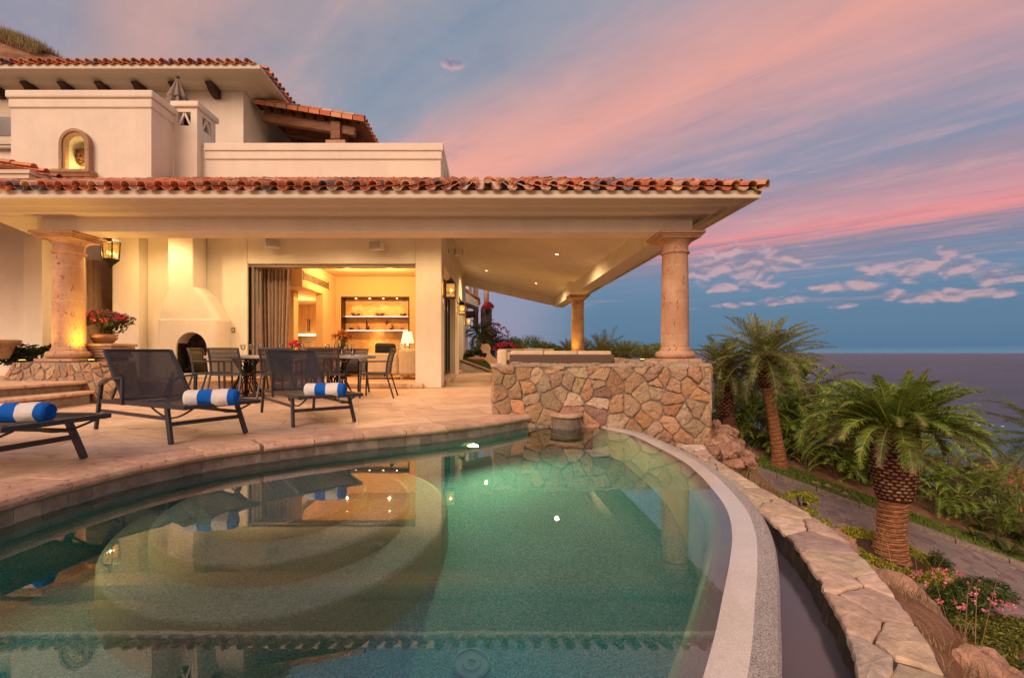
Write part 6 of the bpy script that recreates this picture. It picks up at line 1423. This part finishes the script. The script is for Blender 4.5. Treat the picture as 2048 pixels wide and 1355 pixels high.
for i, (px, w, h, y) in enumerate(((1042, .95, .60, 26), (1078, .95, .62, 27), (1095, .8, .46, 24.6), (1262, .8, .50, 25), (1290, .7, .42, 24.4))):
    shrub('hedge_bush', 'bright green rounded bush beyond the terrace, %s' % ('leftmost, under the bougainvillea', 'second from the left, left of the far column', 'just left of the far column foot', 'right of the tall spiky cycads', 'rightmost, beside the big column')[i], 'shrub', far(px, 718, y), w, .6, h, 3000, .05, 80+i, [(.20, .33, .05), (.27, .39, .06), (.12, .20, .04)], group='bushes beyond the terrace')
for i, (px, py, y, L, nf, em) in enumerate(((1045, 706, 23.6, .75, 22, .2), (1090, 706, 23.8, .7, 22, .2), (1140, 708, 22, .8, 28, .25), (1165, 706, 23, .9, 26, .3), (1205, 712, 19, 1.25, 20, .55), (1250, 712, 20, .8, 26, .2), (1290, 714, 21, .7, 24, .15), (1155, 712, 25, .8, 22, .2))):
    t = thing('cycad', 'spiky feather leaved cycad beyond the terrace, %s from the left' % ('first', 'second', 'third', 'fifth, behind the far column', 'sixth and tallest', 'seventh', 'last', 'fourth')[i], 'cycad', far(px, py, y), group='cycads beyond the terrace'); t.location.z -= .25; b = MB(); rb = MB()
    crown(b, rb, (0, 0, .2), nf, L, .22 if i != 4 else .34, 22, .02, 100+i, em, 1.45, .7, [(.26, .28, .10), (.32, .32, .11), (.18, .20, .07)], (.26, .14, .07), .06); obj('fronds', b, m_leaf, t); obj('frond_stem', rb, m_leaf, t)
# neighbouring house beyond
nb_ = thing('neighbour_house', 'neighbouring house wing with stone tower and tiled eave behind the palm', 'house', (-1.6, 28, 0)); b = MB(); b.box(-6, 26, -.5, -1.28, 34, 3.9); b.box(-6, 27.5, 3.95, -1.0, 34, 6.5); obj('wall', b, m_plaster, nb_, world=True)
b = MB(); b.box(-.32, 28.2, -.5, .35, 29, 3.45); obj('stone_tower', b, m_rub if False else M_drive(), nb_, world=True)
b = MB(); b.lathe([(.16, 3.5), (.15, 5.3)], 16, (.02, 28.6, 0)); b.lathe([(.16, 2.2), (.15, 5.3)], 16, (-.62, 28.9, 0)); b.box(-.3, 28.3, 3.45, .33, 28.9, 3.56); obj('stone_column', b, m_cantera, nb_, world=True)
b = MB(); b.add([(-1.30, 25.0, 4.15), (-.42, 25.0, 3.55), (-.42, 28.0, 3.55), (-1.3, 28.0, 4.15), (-1.30, 25.0, 3.6), (-.42, 25.0, 3.2), (-.42, 28.0, 3.2), (-1.3, 28, 3.6)], [(0, 1, 2, 3), (7, 6, 5, 4), (0, 4, 5, 1), (1, 5, 6, 2)]); obj('eave', b, m_plaster, nb_, world=True)
b = MB(); tiles(b, (-.38, 25.0, 3.58), (0, 1, 0), (-1, 0, .68), (.68, 0, 1), 12, 3, seed=66); obj('roof_tile', b, m_tile, nb_, world=True)
for k in range(6): b = MB(); b.box(-1.28, 25.2+.45*k, 2.85, -.60, 25.38+.45*k, 3.02); obj('roof_beam', b, m_darkwood, nb_, world=True)
# palm ring planting and shrubs on the slope
RG2 = random.Random(14); rg = thing('flower_ring', 'ring of yellow green ground cover round the stout palm foot', 'planting', tuple(BX)); b = MB()
for k in range(7000):
    a = RG2.uniform(0, 6.283); r = RG2.uniform(.62, .98); p = Vector((cos(a)*r*1.15, sin(a)*r, .02+GX*cos(a)*r+GY*sin(a)*r)); z = .18*sin((r-.6)/.4*pi)*RG2.random(); petals(b, p+Vector((0, 0, z)), 1, .02, RG2, [(.55, .46, .03), (.38, .40, .04), (.20, .27, .04)], .05, .022, .8)
obj('foliage', b, m_leaf, rg)
b = MB()
for k in range(24):
    a = 2*pi*k/24; r = 1.10; x, y = cos(a)*r*1.15, sin(a)*r; zz = GX*x+GY*y; b.box(-.13, -.07, -.15, .13, .07, .10+RG2.uniform(-.02, .02), (.38, .30, .22), Matrix.Translation((x, y, zz)) @ Matrix.Rotation(a+pi/2, 4, 'Z'))
obj('edging_stone', b, m_rock, rg, bevel=.02)
b = MB(); b.lathe([(1.1, 0), (.3, .06), (0, .06)], 24, col=(.10, .055, .035), caps=False, M=Matrix(((1.1, 0, 0, 0), (0, 1, 0, 0), (GX, GY, 1, .02), (0, 0, 0, 1)))); obj('soil', b, m_bark, rg)
def onroad(px, py, lift=0): p = GG(px, py); return (p.x, p.y, max(p.z, hgt(p.x, p.y))+lift)
shrub('oleander', 'low bush with pink flowers beside the flagstone driveway', 'shrub', onroad(1915, 1225), .80, .70, .36, 5200, .060, 111, [(.08, .13, .03), (.12, .18, .045), (.05, .085, .025)], [(.85, .26, .36), (.80, .18, .28), (.88, .40, .44)], 75, .05, aspect=.22)
shrub('green_bush', 'small feathery green plant left of the pink flowered bush', 'shrub', onroad(1875, 1150), .26, .24, .28, 900, .06, 112, [(.05, .08, .025), (.08, .11, .03)], aspect=.15)
for i, (px, py, w, h) in enumerate(((1990, 1310, .42, .20), (2040, 1290, .40, .22), (1945, 1262, .35, .16), (2030, 1345, .5, .2))):
    shrub('ground_cover_bush', 'spreading yellow green ground cover below the pink bush, %s' % ('largest mound', 'at the right edge', 'nearest the pink bush', 'lowest at the corner')[i], 'shrub', onroad(px, py), w*1.3, w, h, 3000, .036, 120+i, [(.19, .21, .03), (.26, .26, .04), (.11, .14, .03)], group='ground cover mounds')
for i, (px, py, y, w) in enumerate(((1605, 990, 6.3, .20), (1610, 1022, 5.6, .20), (1570, 998, 5.6, .13), (1640, 1045, 5.2, .13))):
    shrub('wall_shrub', 'yellow green feathery shrub beside the outer pool wall, %s' % ('topmost', 'second', 'small one at the left', 'lowest')[i], 'shrub', AP(px, py+14, y), w, w, w*.42, 800, .028, 130+i, [(.34, .36, .03), (.24, .30, .04), (.42, .40, .05)], aspect=.3, group='feathery shrubs beside the outer pool wall')
for i, (px, py, w, h) in enumerate(((1490, 868, .5, .3), (1515, 880, .45, .25), (1440, 850, .6, .5), (1500, 850, .5, .3))):
    p = road_pt((i-1.2)*.9-1.2, 1.7+.3*i); shrub('low_plant', 'low dark green plant on the red soil by the orange palm, %s' % ('first', 'second', 'third', 'fourth')[i], 'shrub', p, w, w*.8, h, 900, .05, 140+i, [(.04, .07, .02), (.06, .10, .03)], group='low plants on the red soil')
# strap leaved clumps at the right end of the hedge
for i, (px, py) in enumerate(((1945, 1055), (1985, 1070), (2020, 1090), (2035, 1060), (1965, 1040))):
    p = GG(px, py+22); t = thing('strap_leaf_plant', 'yellow striped strap leaved plant at the hedge foot, %s' % ('leftmost', 'second', 'third', 'rightmost', 'behind the others')[i], 'plant', (p.x, p.y, p.z), group='strap leaved plants at the hedge foot'); b = MB(); R_ = random.Random(150+i)
    for k in range(46):
        a = R_.uniform(0, 6.28); e = R_.uniform(.5, 1.4); L = R_.uniform(.45, .75); pts = []; q = Vector((0, 0, .0))
        for m_ in range(6): pts.append(q.copy()); q = q+Vector((cos(a)*cos(e), sin(a)*cos(e), sin(e)))*L/5; e -= .38
        s2 = Vector((-sin(a), cos(a), 0)); c = R_.choice([(.10, .14, .03), (.20, .20, .04), (.06, .09, .02)]); w_ = [.012, .024, .026, .022, .014, .003]
        b.add([p_+s2*w_[j]*sg for j, p_ in enumerate(pts) for sg in (-1, 1)], [(2*j, 2*j+1, 2*j+3, 2*j+2) for j in range(5)], c)
    obj('leaves', b, m_leaf, t)
# dark round tree behind the slim palm
t = thing('broadleaf_tree', 'dark rounded broadleaf tree behind the slim date palm', 'tree', (12.2, 20.2, -4.0)); R_ = random.Random(160); b = MB(); leaf_cloud(b, (0, 0, 4.0), 1.25, 1.1, .8, 5200, .07, R_, [(.03, .05, .016), (.045, .07, .02), (.06, .075, .025)], .6, .5, 9); obj('crown', b, m_leaf, t); b = MB(); b.tube([(0, 0, 0), (.1, 0, 2), (0, 0, 3.6)], [.14, .10, .05], 8, (.10, .07, .05))
for k in range(7): a = k*.9; b.tube([(0.05, 0, 2.2+.2*k), (cos(a)*.6, sin(a)*.6, 3.3+.15*k)], [.05, .015], 6, (.10, .07, .05))
obj('trunk', b, m_bark, t)
# dry slope: rocks, grass tufts, tall stalks
RK = random.Random(200)
def rock(loc, r, seed, lb, col=(.50, .30, .21)):
    bm = bmesh.new(); bmesh.ops.create_icosphere(bm, subdivisions=4, radius=1.0); s3 = Vector((RK.uniform(.8, 1.5), RK.uniform(.8, 1.3), RK.uniform(.6, 1.0)))
    b = MB()
    for v in bm.verts:
        n = v.co.normalized(); d = 1+.45*mnoise.noise(n*1.3+Vector((seed, 0, 0)))+.20*mnoise.noise(n*3.4+Vector((0, seed, 0)))+.09*mnoise.noise(n*9+Vector((0, 0, seed))); v.co = Vector((n.x*s3.x, n.y*s3.y, n.z*s3.z))*d*r
    bm.verts.ensure_lookup_table(); b.add([tuple(v.co) for v in bm.verts], [tuple(q.index for q in f.verts) for f in bm.faces], col, False)
    for i, f in enumerate(bm.faces): k = 1+.25*mnoise.noise(f.calc_center_median()*6+Vector((seed, 2, 1))); b.c[i] = (col[0]*k, col[1]*k*.98, col[2]*k*.96)
    bm.free(); o = obj('boulder', b, m_rock); o.location = loc; o.rotation_euler = (RK.uniform(-.3, .3), RK.uniform(-.3, .3), RK.uniform(0, 6)); tag(o, lb, 'boulder', 'boulders on the dry slope')
for i, (x, y, r, lb) in enumerate(((2.55, 2.45, .20, 'pinkish boulder tucked against the flagstone topped wall'), (2.95, 2.75, .24, 'pinkish boulder below the wall beside dry grass'), (2.45, 1.95, .26, 'large pinkish boulder at the lower right corner'), (3.25, 2.30, .34, 'long ridged boulder above the ground cover'), (2.25, 1.62, .22, 'boulder at the very foot of the wall'), (3.5, 3.1, .28, 'boulder left of the pink flowered bush'),
                                 (3.0, 3.5, .25, 'boulder half hidden in straw coloured grass'), (2.75, 4.2, .30, 'boulder under the yellow feathery shrubs'), (3.22, 6.5, .13, 'tall pinkish rock face right of the rubble wall'), (3.5, 7.0, .15, 'pinkish rock behind the rubble wall edge'), (2.95, 5.8, .11, 'rock at the foot of the rubble wall corner'))):
    rock((x, y, hgt(x, y)-.02+(.25 if y > 5.5 else 0)), r, i*3.7+1, lb)
for i, (px, py) in enumerate(((1672, 980), (1690, 990), (1655, 975), (1500+130, 968))): p = GG(px, py); rock((p.x, p.y, p.z), .10, 90+i, 'small pale stone on the red soil beyond the verge, %s' % ('first', 'second', 'third', 'fourth')[i])
for i in range(26):
    y = RK.uniform(5.4, 7.9); x = xo(y)+RK.uniform(-.02, .38); o_r = RK.uniform(.05, .11); rock((x, y, max(hgt(x, y), -.55-.3*(x-xo(y)))+RK.uniform(0, .28)), o_r, 300+i*2.3, 'small jagged pinkish rock in the crumbling slope right of the rubble wall')
b = MB(); RS = random.Random(201); STR = [(.42, .27, .13), (.50, .34, .18), (.34, .22, .11), (.16, .17, .05)]
def tuft(mb, x, y, n, h, w=.004, lean=.5, cols=STR, z=None):
    z = hgt(x, y)-.02 if z is None else z
    for k in range(n):
        a = RS.uniform(0, 6.28); L = h*RS.uniform(.5, 1.15); e = RS.uniform(.2, lean); p = Vector((x+RS.gauss(0, .05), y+RS.gauss(0, .05), z)); d = Vector((cos(a)*e, sin(a)*e, 1)).normalized(); m = p+d*L*.55; t2 = m+(d+Vector((cos(a)*.6, sin(a)*.6, -.25))).normalized()*L*.5; u = Vector((-sin(a), cos(a), 0))*w; c = RS.choice(cols)
        mb.add([p-u, p+u, m+u*.8, m-u*.8, t2], [(0, 1, 2, 3), (3, 2, 4)], c)
for k in range(420):
    y = RS.uniform(1.2, 7.6); d = RS.uniform(.08, 1.6); tuft(b, xo(y)+d, y, 22, RS.uniform(.05, .13), .0025)
for k in range(60): y = RS.uniform(5.2, 7.8); tuft(b, xo(y)+RS.uniform(.05, .5), y, 30, RS.uniform(.2, .42), cols=[(.42, .30, .14), (.20, .22, .07), (.5, .36, .2)])
tag(obj('dry_grass', b, m_leaf), 'straw coloured dry grass covering the slope below the pool', 'grass', kind='stuff')
for i, (x, y, n, h, lb) in enumerate(((2.50, 5.05, 26, .62, 'tuft of tall straw stalks right of the rubble wall'), (2.62, 4.55, 20, .50, 'tuft of tall straw stalks above the flagstone topped wall'), (2.62, 3.0, 7, .95, 'thin tall dry stalks crossing in front of the stout palm trunk'), (2.75, 2.75, 6, .80, 'thin dry stalks right of the stout palm trunk'), (2.75, 4.0, 14, .42, 'short dry stalks beside the yellow shrubs'))):
    b = MB(); tuft(b, 0, 0, n, h, .0018, .55, [(.50, .35, .18), (.42, .28, .14)], 0)
    o = obj('dry_stalks', b, m_leaf); o.location = (x, y, hgt(x, y)-.02); tag(o, lb, 'dry grass', 'tufts of dry stalks')
b = MB(); RL = random.Random(7)
for k in range(60):
    x, y = RL.uniform(-6, 2.5), RL.uniform(3.5, 9.5)
    if y < 6.4 and x > -1.8: continue
    if x > 0 and y < 9: continue
    if min((x-c[0])**2+(y-c[1])**2 for c in cope[::6]) < .2: continue
    a = RL.uniform(0, 6.28); s = RL.uniform(.008, .02); u = Vector((cos(a), sin(a), 0))*s; v = Vector((-sin(a), cos(a), 0))*s*.5; p = Vector((x, y, .004)); b.add([p-u, p-v+Vector((0, 0, .006)), p+u+Vector((0, 0, .004)), p+v], [(0, 1, 2, 3)], (.12, .05, .03))
tag(obj('fallen_leaves', b, m_leaf), 'few tiny dry leaves scattered over the terrace paving', 'leaves', kind='stuff')
# low houses and palms down by the shore, hillside behind the villa
m_far = M_plain('far_roof_tile', (.55, .16, .09), .85, 0, .1, .25, 3, .4)
for i, (px, py, y, w, dpt, hh, lb) in enumerate(((2010, 950, 46, 3.6, 4, 1.2, 'red tiled low house roof near the shore at the right edge'), (1975, 935, 60, 3.2, 3, 1.2, 'farther red tiled roof behind the right edge palms'), (2035, 1015, 27, 1.6, 3, 1.0, 'close red tiled roof corner below the shore houses'))):
    p = Vector(AP(px, py, y)); t = thing('shore_house', lb, 'house', (p.x, p.y, p.z-2.5), .35); b = MB(); b.box(-w, -dpt/2, -4, w, dpt/2, 2.0); obj('wall', b, m_plaster, t)
    b = MB(); e = .3; b.add([(-w-e, -dpt/2-e, 2.0), (w+e, -dpt/2-e, 2.0), (w+e, dpt/2+e, 2.0), (-w-e, dpt/2+e, 2.0), (-w*.6, 0, 2+hh), (w*.6, 0, 2+hh)], [(0, 1, 5, 4), (1, 2, 5), (2, 3, 4, 5), (3, 0, 4), (3, 2, 1, 0)]); obj('roof', b, m_far, t)
    b = MB(); b.box(-w*.4, -dpt/2-.02, .2, -w*.1, -dpt/2-.005, 1.4); b.box(w*.2, -dpt/2-.02, .2, w*.5, -dpt/2-.005, 1.4); obj('window', b, m_dark, t)
for i, (px, py, y) in enumerate(((1995, 925, 50), (2015, 940, 44))):
    p = Vector(AP(px, py, y)); t = thing('shore_palm', 'small distant palm before the red shore roofs, %s' % ('left one', 'right one')[i], 'palm tree', (p.x, p.y, p.z-4)); b = MB(); rb = MB(); crown(b, rb, (0, 0, 4.0), 18, 1.5, .5, 12, .05, 170+i, -.4, 1.2, 1.5); obj('crown', b, m_leaf, t); b = MB(); b.tube([(0, 0, 0), (0, 0, 4)], .12, 7, (.2, .12, .08)); obj('trunk', b, m_bark, t)
p = Vector(GP(1925, 846, -44.9)); b = MB(); R_ = random.Random(3)
for k in range(26): q = Vector((R_.gauss(0, 7), R_.gauss(0, 5), 0)); b.lathe([(R_.uniform(.8, 2.8), 0), (.4, .25), (0, .3)], 9, (p.x+q.x, p.y+q.y, -44.95), caps=False, smooth=True)
tag(obj('surf', b, M_plain('foam', (.75, .75, .78), .9)), 'white surf breaking over offshore rocks', 'surf', kind='stuff')
b = MB()
for k in range(5): q = Vector((R_.gauss(0, 4), R_.gauss(0, 3), 0)); b.lathe([(R_.uniform(.8, 1.6), -.5), (R_.uniform(.4, .9), .5), (0, .8)], 8, (p.x+q.x, p.y+q.y, -44.9), caps=False, smooth=False, col=(.10, .08, .07))
tag(obj('sea_rock', b, m_rock), 'dark rocks showing through the surf offshore', 'rocks', kind='stuff')
b = MB(); hx_ = axis(-70, -22, 40); hy_ = axis(24, 60, 20)
def hh_(x, y): return 21.0-max(0, (x+31.7))*.36-(max(0, 29-y))*1.2+mnoise.noise(Vector((x*.4, y*.4, 3)))*.35
for y in hy_:
    for x in hx_: b.v.append((x, y, max(-3, hh_(x, y))))
n = len(hx_)
for j in range(len(hy_)-1):
    for i in range(n-1): b.f.append((j*n+i, j*n+i+1, (j+1)*n+i+1, (j+1)*n+i)); b.c.append(None); b.s.append(True)
struct('hillside', b, m_soil)
b = MB(); 
for k in range(9000):
    x = RS.uniform(-35, -27.0); y = RS.uniform(28.5, 31); a = RS.uniform(0, 6.28); h = RS.uniform(.25, .7); z = max(-3, hh_(x, y))-.05; p = Vector((x, y, z)); u = Vector((cos(a), sin(a), 0))*.02; b.add([p-u, p+u, p+Vector((RS.gauss(0, .15), RS.gauss(0, .15), h))], [(0, 1, 2)], RS.choice([(.42, .31, .14), (.48, .36, .18), (.16, .20, .05), (.36, .27, .12)]))
tag(obj('hill_grass', b, m_leaf), 'dry blond grass on the hillside above the roof', 'grass', kind='stuff')
hw_ = thing('boundary_wall', 'grey stone wall stepping down the hillside at top left', 'wall', (-29, 31, 17)); b = MB(); y = 31.0
A_, B_, C_, D_ = AP(14, 62, y), AP(30, 64, y), AP(112, 124, y), AP(14, 140, y)
b.add([A_, B_, C_, (C_[0], y, C_[2]-3), (A_[0], y, A_[2]-4)]+[(q[0], y+.5, q[2]) for q in (A_, B_, C_, (C_[0], y, C_[2]-3), (A_[0], y, A_[2]-4))], [(0, 1, 2, 3, 4), (9, 8, 7, 6, 5), (0, 5, 6, 1), (1, 6, 7, 2), (0, 4, 9, 5)]); obj('wall_body', b, M_plain('grey_wall_stone', (.30, .26, .23), .95, 0, .1, .4, 4, .8), hw_, world=True)
